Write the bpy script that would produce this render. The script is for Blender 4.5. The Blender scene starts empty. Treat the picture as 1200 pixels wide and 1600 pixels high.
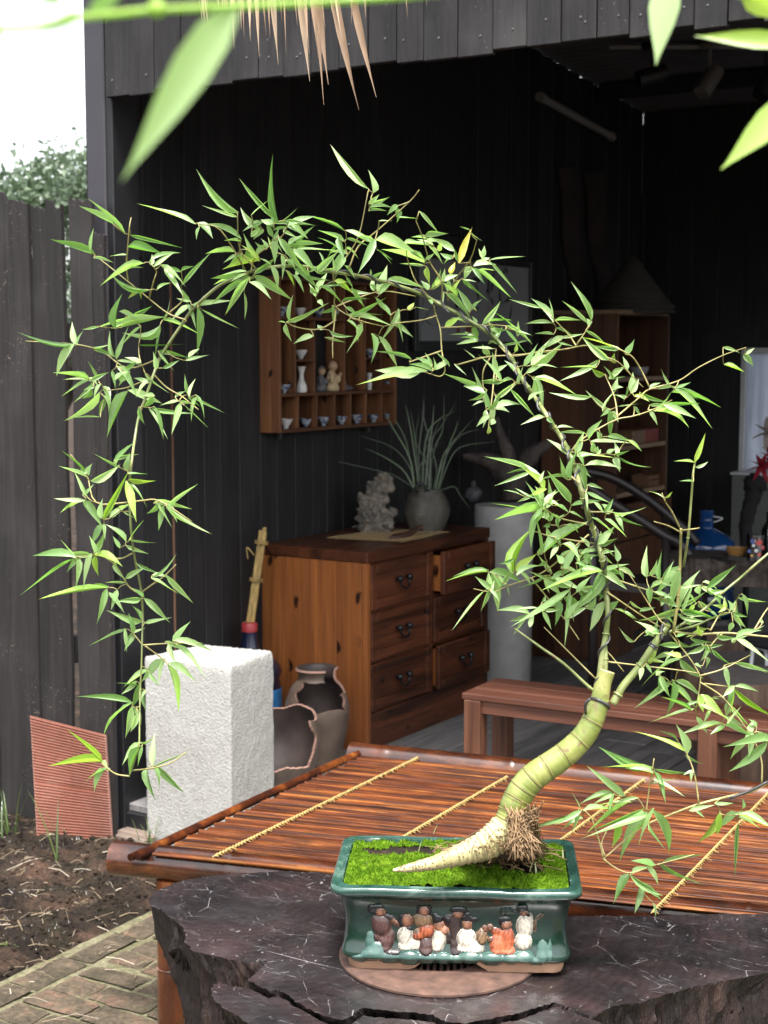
import bpy, math, random
import numpy as np
from mathutils import Vector, Matrix, noise as mnoise
random.seed(7); rng = np.random.default_rng(11)
SC = bpy.context.scene
COL = SC.collection
R = math.radians

# ---------------------------------------------------------------- camera, light, exposure
FPX = 2400.0                                    # focal length in pixels of the 1200 px wide photograph
YAW, PITCH, CAMZ = R(32.2), math.atan(251 / FPX), 1.6
CAM = np.array([0, 0, CAMZ])
_fh = np.array([-math.sin(YAW), math.cos(YAW), 0.0]); CR = np.array([math.cos(YAW), math.sin(YAW), 0.0]); ZU = np.array([0, 0, 1.0])
CF = _fh * math.cos(PITCH) - ZU * math.sin(PITCH); CU = _fh * math.sin(PITCH) + ZU * math.cos(PITCH)
cd = bpy.data.cameras.new('camera'); cam = bpy.data.objects.new('camera', cd); COL.objects.link(cam)
cd.sensor_fit = 'HORIZONTAL'; cd.sensor_width = 36; cd.lens = 36 * FPX / 1200
cd.clip_start = 0.05; cd.clip_end = 500
cam.matrix_world = Matrix(((CR[0], CU[0], -CF[0], 0), (CR[1], CU[1], -CF[1], 0), (CR[2], CU[2], -CF[2], CAMZ), (0, 0, 0, 1)))
cd.dof.use_dof = True; cd.dof.focus_distance = 2.78; cd.dof.aperture_fstop = 12
SC.camera = cam

SUN_EL, SUN_AZ = R(68), R(140)                   # azimuth clockwise from +Y: behind the camera, to its right
w = bpy.data.worlds.new('World'); SC.world = w; w.use_nodes = True
nt = w.node_tree; nt.nodes.clear()
sky = nt.nodes.new('ShaderNodeTexSky'); sky.sky_type = 'NISHITA'; sky.sun_disc = False
sky.sun_elevation = SUN_EL; sky.sun_rotation = SUN_AZ; sky.air_density = 1.0; sky.dust_density = 4.0; sky.ozone_density = 1.0
hs = nt.nodes.new('ShaderNodeHueSaturation'); hs.inputs['Saturation'].default_value = 0.22
bg = nt.nodes.new('ShaderNodeBackground'); bg.inputs['Strength'].default_value = 0.15
wo = nt.nodes.new('ShaderNodeOutputWorld')
nt.links.new(sky.outputs[0], hs.inputs['Color']); nt.links.new(hs.outputs[0], bg.inputs['Color']); nt.links.new(bg.outputs[0], wo.inputs[0])
sd = bpy.data.lights.new('sun', 'SUN'); sd.energy = 2.1; sd.angle = R(14); sd.color = (1.0, 0.975, 0.94)
sun = bpy.data.objects.new('sun', sd); COL.objects.link(sun)
sdir = Vector((math.sin(SUN_AZ) * math.cos(SUN_EL), math.cos(SUN_AZ) * math.cos(SUN_EL), math.sin(SUN_EL)))
sun.rotation_euler = sdir.to_track_quat('Z', 'Y').to_euler()
SC.view_settings.view_transform = 'Standard'; SC.view_settings.look = 'None'
SC.view_settings.exposure = 1.88; SC.view_settings.gamma = 1.0; SC.view_settings.use_curve_mapping = False
SC.cycles.max_bounces = 6; SC.cycles.diffuse_bounces = 3; SC.cycles.glossy_bounces = 3; SC.cycles.transmission_bounces = 4
SC.cycles.transparent_max_bounces = 6; SC.cycles.caustics_reflective = False; SC.cycles.caustics_refractive = False
SC.cycles.use_denoising = True

# ---------------------------------------------------------------- surveying: rays of the photograph cut with real planes
def ray(x, y): return CF * FPX + CR * (x - 600) + CU * (800 - y)
def onz(x, y, z): v = ray(x, y); return CAM + v * ((z - CAMZ) / v[2])
def ony(x, y, Y): v = ray(x, y); return CAM + v * (Y / v[1])
def onx(x, y, X): v = ray(x, y); return CAM + v * (X / v[0])
def dep(x, y, D): return CAM + ray(x, y) * (D / FPX)
def onplane(x, y, p, n): v = ray(x, y); return CAM + v * (np.dot(np.array(p) - CAM, n) / np.dot(v, n))

# ---------------------------------------------------------------- mesh helpers
class MB:
    def __init__(s): s.v = []; s.f = []; s.m = []; s.n = 0
    def add(s, V, F, mi=0):
        V = np.asarray(V, float).reshape(-1, 3); s.v.append(V)
        s.f += [tuple(int(i) + s.n for i in f) for f in F]; s.m += [mi] * len(F); s.n += len(V); return s
    def box(s, lo, hi, b=0.003, mi=0, T=None):
        lo = np.minimum(lo, hi) if False else np.array(lo, float); hi = np.array(hi, float)
        lo, hi = np.minimum(lo, hi), np.maximum(lo, hi)
        b = min(b, *(0.45 * (hi - lo)))
        V = []; idx = {}
        for sx in (0, 1):
            for sy in (0, 1):
                for sz in (0, 1):
                    c = np.array([(lo, hi)[q][k] for k, q in enumerate((sx, sy, sz))]); d = np.array([1 - 2 * sx, 1 - 2 * sy, 1 - 2 * sz]) * b
                    for a in range(3):
                        p = c + d; p[a] = c[a]; idx[(sx, sy, sz, a)] = len(V); V.append(p)
        F = []
        for a in range(3):
            o = [k for k in range(3) if k != a]
            for q in (0, 1):
                quad = []
                for (u, t) in ((0, 0), (1, 0), (1, 1), (0, 1)):
                    k = [0, 0, 0]; k[a] = q; k[o[0]] = u; k[o[1]] = t; quad.append(idx[(*k, a)])
                F.append(quad)
                # edges parallel to a
            for (u, t) in ((0, 0), (1, 0), (1, 1), (0, 1)):
                k0 = [0, 0, 0]; k0[o[0]] = u; k0[o[1]] = t; k1 = list(k0); k1[a] = 1
                F.append([idx[(*k0, o[0])], idx[(*k1, o[0])], idx[(*k1, o[1])], idx[(*k0, o[1])]])
        for sx in (0, 1):
            for sy in (0, 1):
                for sz in (0, 1): F.append([idx[(sx, sy, sz, a)] for a in range(3)])
        V = np.array(V); c = (lo + hi) / 2; G = []
        for f in F:                                   # wind every face outwards
            P = V[list(f)]; nrm = np.cross(P[1] - P[0], P[2] - P[0])
            G.append(f if np.dot(nrm, P.mean(0) - c) > 0 else f[::-1])
        if T is not None: V = (np.array(T)[:3, :3] @ V.T).T + np.array(T)[:3, 3]
        return s.add(V, G, mi)
    def tube(s, P, r, n=8, cap=True, mi=0, jit=0.0):
        P = np.asarray(P, float); k = len(P); r = np.full(k, r, float) if np.isscalar(r) else np.asarray(r, float)
        T = np.gradient(P, axis=0); T /= np.linalg.norm(T, axis=1)[:, None] + 1e-12
        a = np.array([0, 0, 1.0]) if abs(T[0][2]) < 0.9 else np.array([1.0, 0, 0])
        u = np.cross(T[0], a); u /= np.linalg.norm(u); V = []
        an = np.arange(n) * 2 * math.pi / n
        for i in range(k):
            u = u - T[i] * np.dot(u, T[i]); u /= np.linalg.norm(u) + 1e-12; w = np.cross(T[i], u)
            rr = r[i] * (1 + jit * rng.standard_normal(n)) if jit else np.full(n, r[i])
            V.append(P[i] + (np.cos(an) * rr)[:, None] * u + (np.sin(an) * rr)[:, None] * w)
        F = [(i * n + j, i * n + (j + 1) % n, (i + 1) * n + (j + 1) % n, (i + 1) * n + j) for i in range(k - 1) for j in range(n)]
        if cap: F += [tuple(range(n))[::-1], tuple((k - 1) * n + j for j in range(n))]
        return s.add(np.vstack(V), F, mi)
    def lathe(s, prof, n=32, c=(0, 0, 0), M=None, mi=0, mask=None, jit=None):
        prof = np.array(prof, float); k = len(prof); an = np.arange(n) * 2 * math.pi / n
        V = np.array([[p[0] * math.cos(a), p[0] * math.sin(a), p[1]] for p in prof for a in an])
        if jit is not None: V = jit(V)
        F = [(i * n + j, i * n + (j + 1) % n, (i + 1) * n + (j + 1) % n, (i + 1) * n + j) for i in range(k - 1) for j in range(n)]
        if mask is not None: F = [f for f in F if mask(V[list(f)].mean(0))]
        if M is not None: V = (np.array(M)[:3, :3] @ V.T).T
        return s.add(V + np.array(c), F, mi)
    def prism(s, poly, z0, z1, mi=0):
        n = len(poly); V = [(p[0], p[1], z0) for p in poly] + [(p[0], p[1], z1) for p in poly]
        return s.add(V, [tuple(range(n))[::-1], tuple(range(n, 2 * n))] + [(i, (i + 1) % n, n + (i + 1) % n, n + i) for i in range(n)], mi)
    def blob(s, c, r, n=10, mi=0, amp=0.0, f=4.0, seed=0.0, rot=None):
        m = n // 2 + 1; V = []
        for i in range(m + 1):
            t = math.pi * i / m
            for j in range(n):
                a = 2 * math.pi * j / n; d = Vector((math.sin(t) * math.cos(a), math.sin(t) * math.sin(a), math.cos(t)))
                k = 1 + (amp * mnoise.fractal(d * f + Vector((seed, seed * 1.7, 0)), 0.8, 2.0, 4) if amp else 0)
                V.append(np.array(d) * k * np.array(r))
        V = np.array(V)
        if rot is not None: V = (np.array(rot)[:3, :3] @ V.T).T
        F = [(i * n + j, (i + 1) * n + j, (i + 1) * n + (j + 1) % n, i * n + (j + 1) % n) for i in range(m) for j in range(n)]
        return s.add(V + np.array(c), F, mi)
    def grid(s, P, mi=0, keep=None, wrap=False):
        P = np.asarray(P, float); a, b = P.shape[:2]
        F = [(i * b + j, i * b + (j + 1) % b, (i + 1) * b + (j + 1) % b, (i + 1) * b + j) for i in range(a - 1) for j in range(b if wrap else b - 1)
             if keep is None or keep[i, j]]
        return s.add(P.reshape(-1, 3), F, mi)

def tag(o, label=None, cat=None, group=None, kind=None):
    if label: o['label'] = label
    if cat: o['category'] = cat
    if group: o['group'] = group
    if kind: o['kind'] = kind
    return o
def empty(name, loc, label=None, cat=None, group=None, rz=0, kind=None):
    o = bpy.data.objects.new(name, None); COL.objects.link(o); o.location = loc; o.rotation_euler.z = rz; o.empty_display_size = 0.1
    return tag(o, label, cat, group, kind)
def rootloc(p):
    q = np.zeros(3)
    while p is not None: q += np.array(p.location); p = p.parent
    return q
def build(name, mb, mat, parent=None, smooth=None, world=True, loc=None, weld=False):
    V = np.vstack(mb.v); off = rootloc(parent) if (parent is not None and world) else np.zeros(3)
    if parent is None and loc is not None: off = np.array(loc, float)
    me = bpy.data.meshes.new(name); me.from_pydata((V - off).tolist(), [], mb.f)
    if weld:
        import bmesh
        bm_ = bmesh.new(); bm_.from_mesh(me); bmesh.ops.remove_doubles(bm_, verts=bm_.verts, dist=5e-4); bm_.to_mesh(me); bm_.free()
    for m in (mat if isinstance(mat, (list, tuple)) else [mat]): me.materials.append(m)
    if len(set(mb.m)) > 1: me.polygons.foreach_set('material_index', mb.m)
    if smooth is not None:
        me.polygons.foreach_set('use_smooth', [True] * len(me.polygons))
        if smooth < 180: me.set_sharp_from_angle(angle=R(smooth))
    me.update()
    o = bpy.data.objects.new(name, me); COL.objects.link(o)
    if parent is not None: o.parent = parent
    elif loc is not None: o.location = loc
    return o
def copy_tree(o, parent=None):
    c = o.copy(); COL.objects.link(c)
    if parent is not None: c.parent = parent
    for ch in list(o.children): copy_tree(ch, c)
    return c
def spline(P, m=6):
    P = np.asarray(P, float); Q = np.vstack([2 * P[0] - P[1], P, 2 * P[-1] - P[-2]]); out = []
    for i in range(1, len(Q) - 2):
        for t in np.arange(m) / m:
            a, b, c, d = Q[i - 1], Q[i], Q[i + 1], Q[i + 2]
            out.append(0.5 * (2 * b + (c - a) * t + (2 * a - 5 * b + 4 * c - d) * t * t + (3 * b - a - 3 * c + d) * t ** 3))
    out.append(P[-1]); return np.array(out)
def fbm(x, y, z=0.0, o=4): return mnoise.fractal(Vector((x, y, z)), 0.9, 2.0, o)
def sstep(a, b, x): t = np.clip((x - a) / (b - a), 0, 1); return t * t * (3 - 2 * t)
def frame_z(d, up=(0, 0, 1)):                        # rotation whose Z axis is d
    d = Vector(d).normalized(); q = d.to_track_quat('Z', 'Y'); return np.array(q.to_matrix())

# ---------------------------------------------------------------- materials
class NT:
    def __init__(s, name):
        s.m = bpy.data.materials.new(name); s.m.use_nodes = True; s.t = s.m.node_tree; s.t.nodes.clear()
        s.out = s.t.nodes.new('ShaderNodeOutputMaterial')
    def n(s, t, ins=None, **kw):
        d = s.t.nodes.new('ShaderNode' + t)
        for k, v in kw.items(): setattr(d, k, v)
        for k, v in (ins or {}).items():
            if isinstance(v, bpy.types.NodeSocket): s.t.links.new(v, d.inputs[k])
            else: d.inputs[k].default_value = v
        return d
    def math(s, op, a, b=0.0, clamp=False): return s.n('Math', {0: a, 1: b}, operation=op, use_clamp=clamp).outputs[0]
    def vm(s, op, a, b): return s.n('VectorMath', {0: a, 1: b}, operation=op).outputs[0]
    def ramp(s, fac, stops, interp='LINEAR'):
        d = s.n('ValToRGB', {'Fac': fac}); e = d.color_ramp.elements; d.color_ramp.interpolation = interp
        while len(e) < len(stops): e.new(0.5)
        for k, (p, c) in zip(e, stops):
            k.position = p; k.color = (*c, 1) if not np.isscalar(c) else (c, c, c, 1)
        return d.outputs['Color']
    def mix(s, fac, a, b, mode='MIX'):
        d = s.n('Mix', {0: fac}, data_type='RGBA', blend_type=mode)
        for i, v in ((6, a), (7, b)):
            if isinstance(v, bpy.types.NodeSocket): s.t.links.new(v, d.inputs[i])
            else: d.inputs[i].default_value = (*v, 1) if not np.isscalar(v) else (v, v, v, 1)
        return d.outputs[2]
    def coord(s, scale=(1, 1, 1), rnd=True, rot=(0, 0, 0)):
        c = s.n('TexCoord').outputs['Object']
        if rnd:
            r = s.n('ObjectInfo').outputs['Random']
            o = s.n('CombineXYZ', {0: s.math('MULTIPLY', r, 37.0), 1: s.math('MULTIPLY', r, 91.0), 2: s.math('MULTIPLY', r, 53.0)}).outputs[0]
            c = s.vm('ADD', c, o)
        return s.n('Mapping', {'Vector': c, 'Scale': scale, 'Rotation': rot}).outputs[0]
    def noise(s, v, sc=5.0, det=4.0, dis=0.0, rough=0.55): return s.n('TexNoise', {'Vector': v, 'Scale': sc, 'Detail': det, 'Distortion': dis, 'Roughness': rough}).outputs[0]
    def bump(s, h, st=0.3, dist=0.01, nrm=None):
        i = {'Height': h, 'Strength': st, 'Distance': dist}
        if nrm is not None: i['Normal'] = nrm
        return s.n('Bump', i).outputs[0]
    def bsdf(s, **k):
        names = dict(col='Base Color', rough='Roughness', nrm='Normal', metal='Metallic', spec='Specular IOR Level', coat='Coat Weight', crough='Coat Roughness', trans='Transmission Weight', ior='IOR', alpha='Alpha', sub='Subsurface Weight', em='Emission Color', es='Emission Strength')
        ins = {}
        for a, v in k.items():
            if a in ('col', 'em') and not isinstance(v, bpy.types.NodeSocket): v = (*v, 1)
            ins[names[a]] = v
        b = s.n('BsdfPrincipled', ins); s.t.links.new(b.outputs[0], s.out.inputs[0]); return b
    def rnd(s): return s.n('ObjectInfo').outputs['Random']
def plain(name, col, rough=0.6, var=0.15, sc=20.0, bump=0.15, **k):
    t = NT(name); v = t.coord(); n = t.noise(v, sc, 5); c2 = tuple(c * (1 - var) for c in col); c3 = tuple(min(1, c * (1 + var)) for c in col)
    c = t.ramp(n, [(0.3, c2), (0.7, c3)])
    t.bsdf(col=c, rough=rough, nrm=t.bump(n, bump, 0.004), **k); return t.m
def wood(name, dark, light, axis=2, sc=14.0, stretch=0.06, rough=0.55, bump=0.35, var=0.5, knots=0.0, coat=0.0, mid=None, kscale=4.0, spec=0.4, grey=0.0, lo=0.33, hi=0.68):
    t = NT(name); S = [1.0, 1.0, 1.0]; S[axis] = stretch
    v = t.coord(S); a = t.noise(v, sc, 6, 0.8, 0.6); b = t.noise(v, sc * 6, 4, 0.2, 0.6)
    st = [(lo, dark), (hi, light)] if mid is None else [(lo, dark), ((lo + hi) / 2, mid), (hi, light)]
    c = t.ramp(a, st)
    c = t.mix(0.55, c, t.ramp(b, [(0.3, 0.45), (0.62, 1.0)]), 'MULTIPLY')
    if knots:
        S2 = [1.0, 1.0, 1.0]; S2[axis] = 0.55
        sp = t.n('SeparateXYZ', {0: t.coord(S2)}).outputs; pl_ = [q for q in range(3) if q != axis]
        wob = t.math('MULTIPLY', t.math('SUBTRACT', t.noise(t.coord(), 9, 3), .5), .12)
        vv = t.n('CombineXYZ', {0: t.math('ADD', t.math('ADD', sp[pl_[0]], sp[pl_[1]]), wob), 1: sp[axis]}).outputs[0]
        vo = t.n('TexVoronoi', {'Vector': vv, 'Scale': kscale, 'Randomness': 1.0}, voronoi_dimensions='2D')
        k = t.ramp(vo.outputs['Distance'], [(0.05 * knots, 1.0), (0.09 * knots, 0.75), (0.12 * knots, 0.0)])
        k = t.mix(1.0, k, t.ramp(t.n('SeparateColor', {0: vo.outputs['Color']}).outputs[0], [(.40, 0.0), (.46, 1.0)]), 'MULTIPLY'); c = t.mix(k, c, tuple(x * 0.12 for x in dark))
    if grey:
        g = t.noise(t.coord([1, 1, 1]), 3.0, 5)
        c = t.mix(t.ramp(g, [(0.5, 0.0), (0.72, grey)]), c, (0.16, 0.15, 0.15))
    hv = t.n('HueSaturation', {'Color': c, 'Value': t.math('ADD', t.math('MULTIPLY', t.rnd(), var), 1 - var / 2)}).outputs[0]
    rr = t.ramp(b, [(0.3, min(1, rough + 0.12)), (0.7, max(0.05, rough - 0.1))])
    t.bsdf(col=hv, rough=rr, nrm=t.bump(b, bump, 0.004), coat=coat, crough=0.15, spec=spec); return t.m
M = {}
def dim(m, k):
    r = [n for n in m.node_tree.nodes if n.type == 'VALTORGB'][0]
    for e in r.color_ramp.elements: e.color = (e.color[0] * k, e.color[1] * k, e.color[2] * k, 1)
    return m
M['wall'] = wood('charred_plank', (0.009, 0.0095, 0.011), (0.026, 0.026, 0.029), 2, 16, 0.04, 0.62, 0.6, 0.7, grey=0.05)
def flecks(m, sc=160, lo=.70, col=(.30, .27, .24), area=.56):
    nt_ = m.node_tree; b = [n for n in nt_.nodes if n.type == 'BSDF_PRINCIPLED'][0]; src = b.inputs['Base Color'].links[0].from_socket; v = nt_.nodes.new('ShaderNodeTexCoord').outputs['Object']
    mk = None
    for s_, l_, d_ in ((sc, lo, .04), (5.0, area, .12)):
        n = nt_.nodes.new('ShaderNodeTexNoise'); n.inputs['Scale'].default_value = s_; n.inputs['Detail'].default_value = 3; nt_.links.new(v, n.inputs['Vector'])
        r = nt_.nodes.new('ShaderNodeMapRange'); r.inputs[1].default_value = l_; r.inputs[2].default_value = l_ + d_; nt_.links.new(n.outputs[0], r.inputs[0])
        if mk is None: mk = r.outputs[0]
        else: q = nt_.nodes.new('ShaderNodeMath'); q.operation = 'MULTIPLY'; nt_.links.new(mk, q.inputs[0]); nt_.links.new(r.outputs[0], q.inputs[1]); mk = q.outputs[0]
    x = nt_.nodes.new('ShaderNodeMix'); x.data_type = 'RGBA'; nt_.links.new(mk, x.inputs[0]); nt_.links.new(src, x.inputs[6]); x.inputs[7].default_value = (*col, 1); nt_.links.new(x.outputs[2], b.inputs['Base Color']); return m
M['header'] = wood('stained_board', (0.020, 0.018, 0.020), (0.055, 0.047, 0.047), 2, 14, 0.08, 0.6, 0.5, 0.6, grey=0.15)
M['fence'] = wood('weathered_fence', (0.017, 0.0145, 0.014), (0.060, 0.048, 0.044), 2, 15, 0.05, 0.75, 0.8, 0.7, grey=0.08)
flecks(M['fence'], 140, .66, (.22, .17, .14), .5); flecks(M['header'], 120, .68, (.13, .115, .11), .5); flecks(M['wall'], 110, .70, (.08, .07, .065), .52)
M['post'] = plain('painted_steel', (0.075, 0.070, 0.085), 0.45, 0.08, 8, 0.05)
M['darksteel'] = plain('dark_steel', (0.012, 0.012, 0.014), 0.5, 0.2)
M['raw'] = wood('raw_edge', (0.10, 0.05, 0.03), (0.24, 0.13, 0.08), 2, 30, 0.05, 0.8)
M['floor'] = wood('grey_deck', (0.13, 0.125, 0.125), (0.29, 0.275, 0.27), 1, 9, 0.08, 0.6, 0.3, 0.3)
M['screw'] = plain('screw_head', (0.25, 0.24, 0.23), 0.4, 0.2, metal=0.8)
M['roof'] = plain('corrugated_metal', (0.05, 0.052, 0.058), 0.5, 0.2, 6, 0.02, metal=0.3)
M['pine'] = wood('orange_pine', (0.15, 0.042, 0.011), (0.42, 0.15, 0.042), 2, 12, 0.05, 0.42, 0.2, 0.25, knots=1.05, kscale=7.5, coat=0.15, lo=.22, hi=.80)
M['pine2'] = wood('shelf_pine', (0.085, 0.032, 0.013), (0.24, 0.105, 0.045), 2, 16, 0.05, 0.5, 0.2, 0.4, knots=0.7, kscale=8)
M['dark'] = wood('dark_stained_pine', (0.028, 0.009, 0.004), (0.15, 0.045, 0.018), 1, 14, 0.07, 0.4, 0.25, 0.4, knots=0.8, kscale=9, coat=0.12)
M['darkz'] = wood('dark_stained_pine_upright', (0.03, 0.011, 0.006), (0.14, 0.05, 0.02), 2, 14, 0.07, 0.4, 0.25, 0.4, coat=0.12)
M['bench'] = wood('red_brown_bench', (0.075, 0.024, 0.014), (0.22, 0.085, 0.05), 0, 14, 0.05, 0.5, 0.3, 0.4)
M['benchz'] = wood('red_brown_leg', (0.085, 0.03, 0.015), (0.26, 0.11, 0.06), 2, 14, 0.05, 0.5, 0.3, 0.4)
M['cab'] = wood('cabinet_wood', (0.05, 0.02, 0.010), (0.15, 0.068, 0.035), 2, 12, 0.06, 0.5, 0.2, 0.3)
M['cabl'] = wood('pale_shelf_edge', (0.14, 0.09, 0.055), (0.28, 0.19, 0.12), 1, 12, 0.06, 0.5, 0.2, 0.3)
for k_, f_ in (('wall', .7), ('header', .5), ('fence', .6), ('post', .6), ('floor', .7), ('pine', .8), ('pine2', .75), ('dark', .85), ('bench', .75), ('benchz', .75), ('cab', .8), ('screw', .7)): dim(M[k_], f_)
M['iron'] = plain('black_iron', (0.03, 0.03, 0.032), 0.3, 0.3, 60, 0.1, metal=0.7)
M['black'] = plain('black_cloth', (0.006, 0.006, 0.007), 0.9, 0.3)
M['wire'] = plain('grey_wire', (0.08, 0.077, 0.082), 0.35, 0.2, 60, 0.05, metal=0.4)
# ---------------------------------------------------------------- ground
XL, YF, YB = -3.79, 4.03, 9.0                    # left wall, front of the shed, back wall
def soil_mat():
    t = NT('garden_soil'); v = t.coord((1, 1, 1), False); a = t.noise(v, 7, 6, 0.6, 0.65); b = t.noise(v, 60, 5, 0, 0.7); g = t.noise(v, 4.3, 5, 1.0)
    c = t.ramp(a, [(0.34, (0.013, 0.009, 0.007)), (0.50, (0.038, 0.026, 0.018)), (0.62, (0.085, 0.052, 0.035)), (0.74, (0.16, 0.09, 0.065))])
    c = t.mix(t.ramp(g, [(0.52, 0.0), (0.66, 0.5)]), c, (0.020, 0.020, 0.009))
    c = t.mix(0.7, c, t.ramp(b, [(0.3, 0.35), (0.7, 1.2)]), 'MULTIPLY')
    t.bsdf(col=c, rough=0.95, nrm=t.bump(b, 1.0, 0.03), spec=0.2); return t.m
M['soil'] = soil_mat()
def brick_mat(name, mortar=False):
    t = NT(name); v = t.coord((1, 1, 1), not mortar); a = t.noise(v, 9, 6, 0.7, 0.65); b = t.noise(v, 70, 4)
    if mortar: c = t.ramp(a, [(0.3, (0.16, 0.15, 0.07)), (0.7, (0.33, 0.30, 0.19))])
    else:
        m = t.math('ADD', a, t.math('MULTIPLY', t.math('SUBTRACT', t.rnd(), 0.5), 0.16))
        c = t.ramp(m, [(0.36, (0.085, 0.068, 0.042)), (0.54, (0.155, 0.118, 0.078)), (0.66, (0.22, 0.13, 0.088)), (0.76, (0.40, 0.15, 0.09))])
    c = t.mix(0.6, c, t.ramp(b, [(0.32, 0.35), (0.62, 1.15)]), 'MULTIPLY'); c = t.mix(.5, c, t.ramp(t.noise(v, 28, 5, .8, .7), [(.35, .5), (.6, 1.1)]), 'MULTIPLY')
    t.bsdf(col=c, rough=0.85, nrm=t.bump(t.math('ADD', b, t.noise(v, 25, 4)), 0.8, 0.008), spec=0.25); return t.m
M['brick'] = dim(brick_mat('mossy_brick'), .75); M['mortar'] = dim(brick_mat('mossy_mortar', True), .75)

mb = MB(); mb.grid([[(x, y, -0.16) for y in (-60, 0, 60, 200)] for x in (-150, -20, 20, 150)])
ground = build('ground', mb, M['soil']); ground['kind'] = 'structure'
# brick path with its mortar bed
mb = MB(); NXg, NYg = 70, 90; G = np.zeros((NXg, NYg, 3))
for i in range(NXg):
    for j in range(NYg):
        x = -3.03 + 3.6 * i / (NXg - 1); y = 1.2 + 2.72 * j / (NYg - 1); G[i, j] = (x, y, -0.1065 + 0.004 * fbm(x * 9, y * 9))
path = build('path', mb.grid(G), M['mortar'], None, 180); path['kind'] = 'structure'
def brick(lo, hi, k):
    m = MB(); x0, y0 = lo; x1, y1 = hi; nx, ny = 5, 4; P = np.zeros((nx, ny, 3)); top = -0.0985 + random.uniform(-0.003, 0.002)
    sx, sy = random.uniform(-.006, .006), random.uniform(-.006, .006)
    for i in range(nx):
        for j in range(ny):
            u, v_ = i / (nx - 1), j / (ny - 1); x = x0 + (x1 - x0) * u; y = y0 + (y1 - y0) * v_
            e = (u in (0, 1)) or (v_ in (0, 1))
            if e: x += random.uniform(-.004, .004); y += random.uniform(-.004, .004)
            P[i, j] = (x, y, top + sx * (u - .5) + sy * (v_ - .5) - (0.004 if e else 0) + random.uniform(-.0012, .0012))
    m.grid(P); build('brick', m, M['brick'], path, 50)
yy = 2.05; row = 0
while yy < 3.85:
    off = -0.02 if row % 2 else 0.085
    x = -2.885
    for c in range(9):
        L = 0.205 if (c or row % 2) else 0.105
        if c == 0 and row % 2 == 0: L = 0.128
        brick((x + 0.006, yy + 0.006), (x + L - 0.006, yy + 0.098), c); x += L
        if x > -1.6: break
    yy += 0.104; row += 1
yy = 2.0
while yy < 3.9:
    brick((-2.995 + random.uniform(-.006, .006), yy + 0.006), (-2.9, yy + 0.205), 0); yy += 0.213
# the garden soil bed
def soil_h(x, y):
    e = sstep(-3.0, -3.14, x + 0.035 * fbm(y * 6, 3.1))
    return -0.108 + e * (0.018 + 0.018 * fbm(x * 5, y * 5) + 0.016 * fbm(x * 17, y * 17) + 0.010 * abs(fbm(x * 40, y * 40))) - (1 - e) * 0.03 - 0.05 * sstep(3.86, 4.05, y)
mb = MB(); G = np.zeros((150, 150, 3))
for i in range(150):
    for j in range(150):
        x = -4.9 + 1.98 * i / 149; y = 2.3 + 1.95 * j / 149; G[i, j] = (x, y, soil_h(x, y))
so = build('soil_bed', mb.grid(G), M['soil'], None, 180); so['kind'] = 'structure'
# litter: straw, chips, dry stalks
M['straw'] = plain('dry_straw', (0.24, 0.18, 0.11), 0.8, 0.35, 12)
M['straw2'] = plain('pale_husk', (0.42, 0.35, 0.27), 0.8, 0.2, 12)
mb = MB()
for k in range(520):
    x = random.uniform(-4.2, -2.9) if k % 9 else random.uniform(-2.95, -2.4); y = random.uniform(2.7, 3.9); a = random.uniform(0, 6.28); L = random.choice((0.012, 0.02, 0.03, 0.05, 0.09)) * random.uniform(.6, 1.3)
    z = (soil_h(x, y) if x < -3.0 else -0.096) + 0.004
    d = np.array([math.cos(a), math.sin(a), random.uniform(-.05, .25) if x < -3.0 else 0.0]); p = np.array([x, y, z])
    mid = p + d * L * .5 + np.array([0, 0, random.uniform(0, .15) * L])
    mb.tube([p, mid, p + d * L], random.uniform(.0005, .0016), 4, mi=(k % 5 == 0))
lit = build('straw_litter', mb, [M['straw'], M['straw2']]); lit['kind'] = 'stuff'
mb = MB()
for k in range(2600):                                  # soil crumbs and dead moss
    x = random.uniform(-4.3, -3.02); y = random.uniform(2.6, 3.92); r = random.uniform(.002, .009) * random.uniform(.5, 1.5)
    mb.blob((x, y, soil_h(x, y) + r * .3), (r, r * random.uniform(.6, 1), r * .7), 6, amp=.5, f=2, seed=k)
cl = build('soil_crumbs', mb, M['soil'], None, 180); cl['kind'] = 'stuff'
def blade(m, p, d, L, wd, droop, n=5, mi=0):
    d = np.array(d, float); d /= np.linalg.norm(d); s = np.cross(d, [0, 0, 1.0]); s = s / (np.linalg.norm(s) + 1e-9) if np.linalg.norm(s) > .05 else np.array([math.cos(L * 900), math.sin(L * 900), 0])
    P = []; h = np.array([d[0], d[1], 0]); h = h / (np.linalg.norm(h) + 1e-9)
    for i in range(n + 1):
        t = i / n; c = np.array(p) + d * L * t + h * droop * L * t * t * .6 - np.array([0, 0, droop * L * t * t]); ww = wd * (1 - t ** 2.2) * .5 + .0002
        P.append([c - s * ww, c + s * ww])
    m.grid(P, mi)
def grass_mat(name, a, b):
    t = NT(name); g = t.n('NewGeometry'); c = t.ramp(t.math('FRACT', t.math('ADD', g.outputs['Random Per Island'], t.rnd())), [(0.0, a), (1.0, b)])
    d = t.n('BsdfDiffuse', {'Color': c}); tr = t.n('BsdfTranslucent', {'Color': c}); gl = t.n('BsdfGlossy', {'Color': (1, 1, 1, 1), 'Roughness': .35})
    m1 = t.n('MixShader', {0: .4, 1: d.outputs[0], 2: tr.outputs[0]}); m2 = t.n('MixShader', {0: .05, 1: m1.outputs[0], 2: gl.outputs[0]})
    t.t.links.new(m2.outputs[0], t.out.inputs[0]); return t.m
M['deadmoss'] = grass_mat('dead_moss_fibre', (0.014, 0.013, 0.008), (0.11, 0.085, 0.045))
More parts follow.
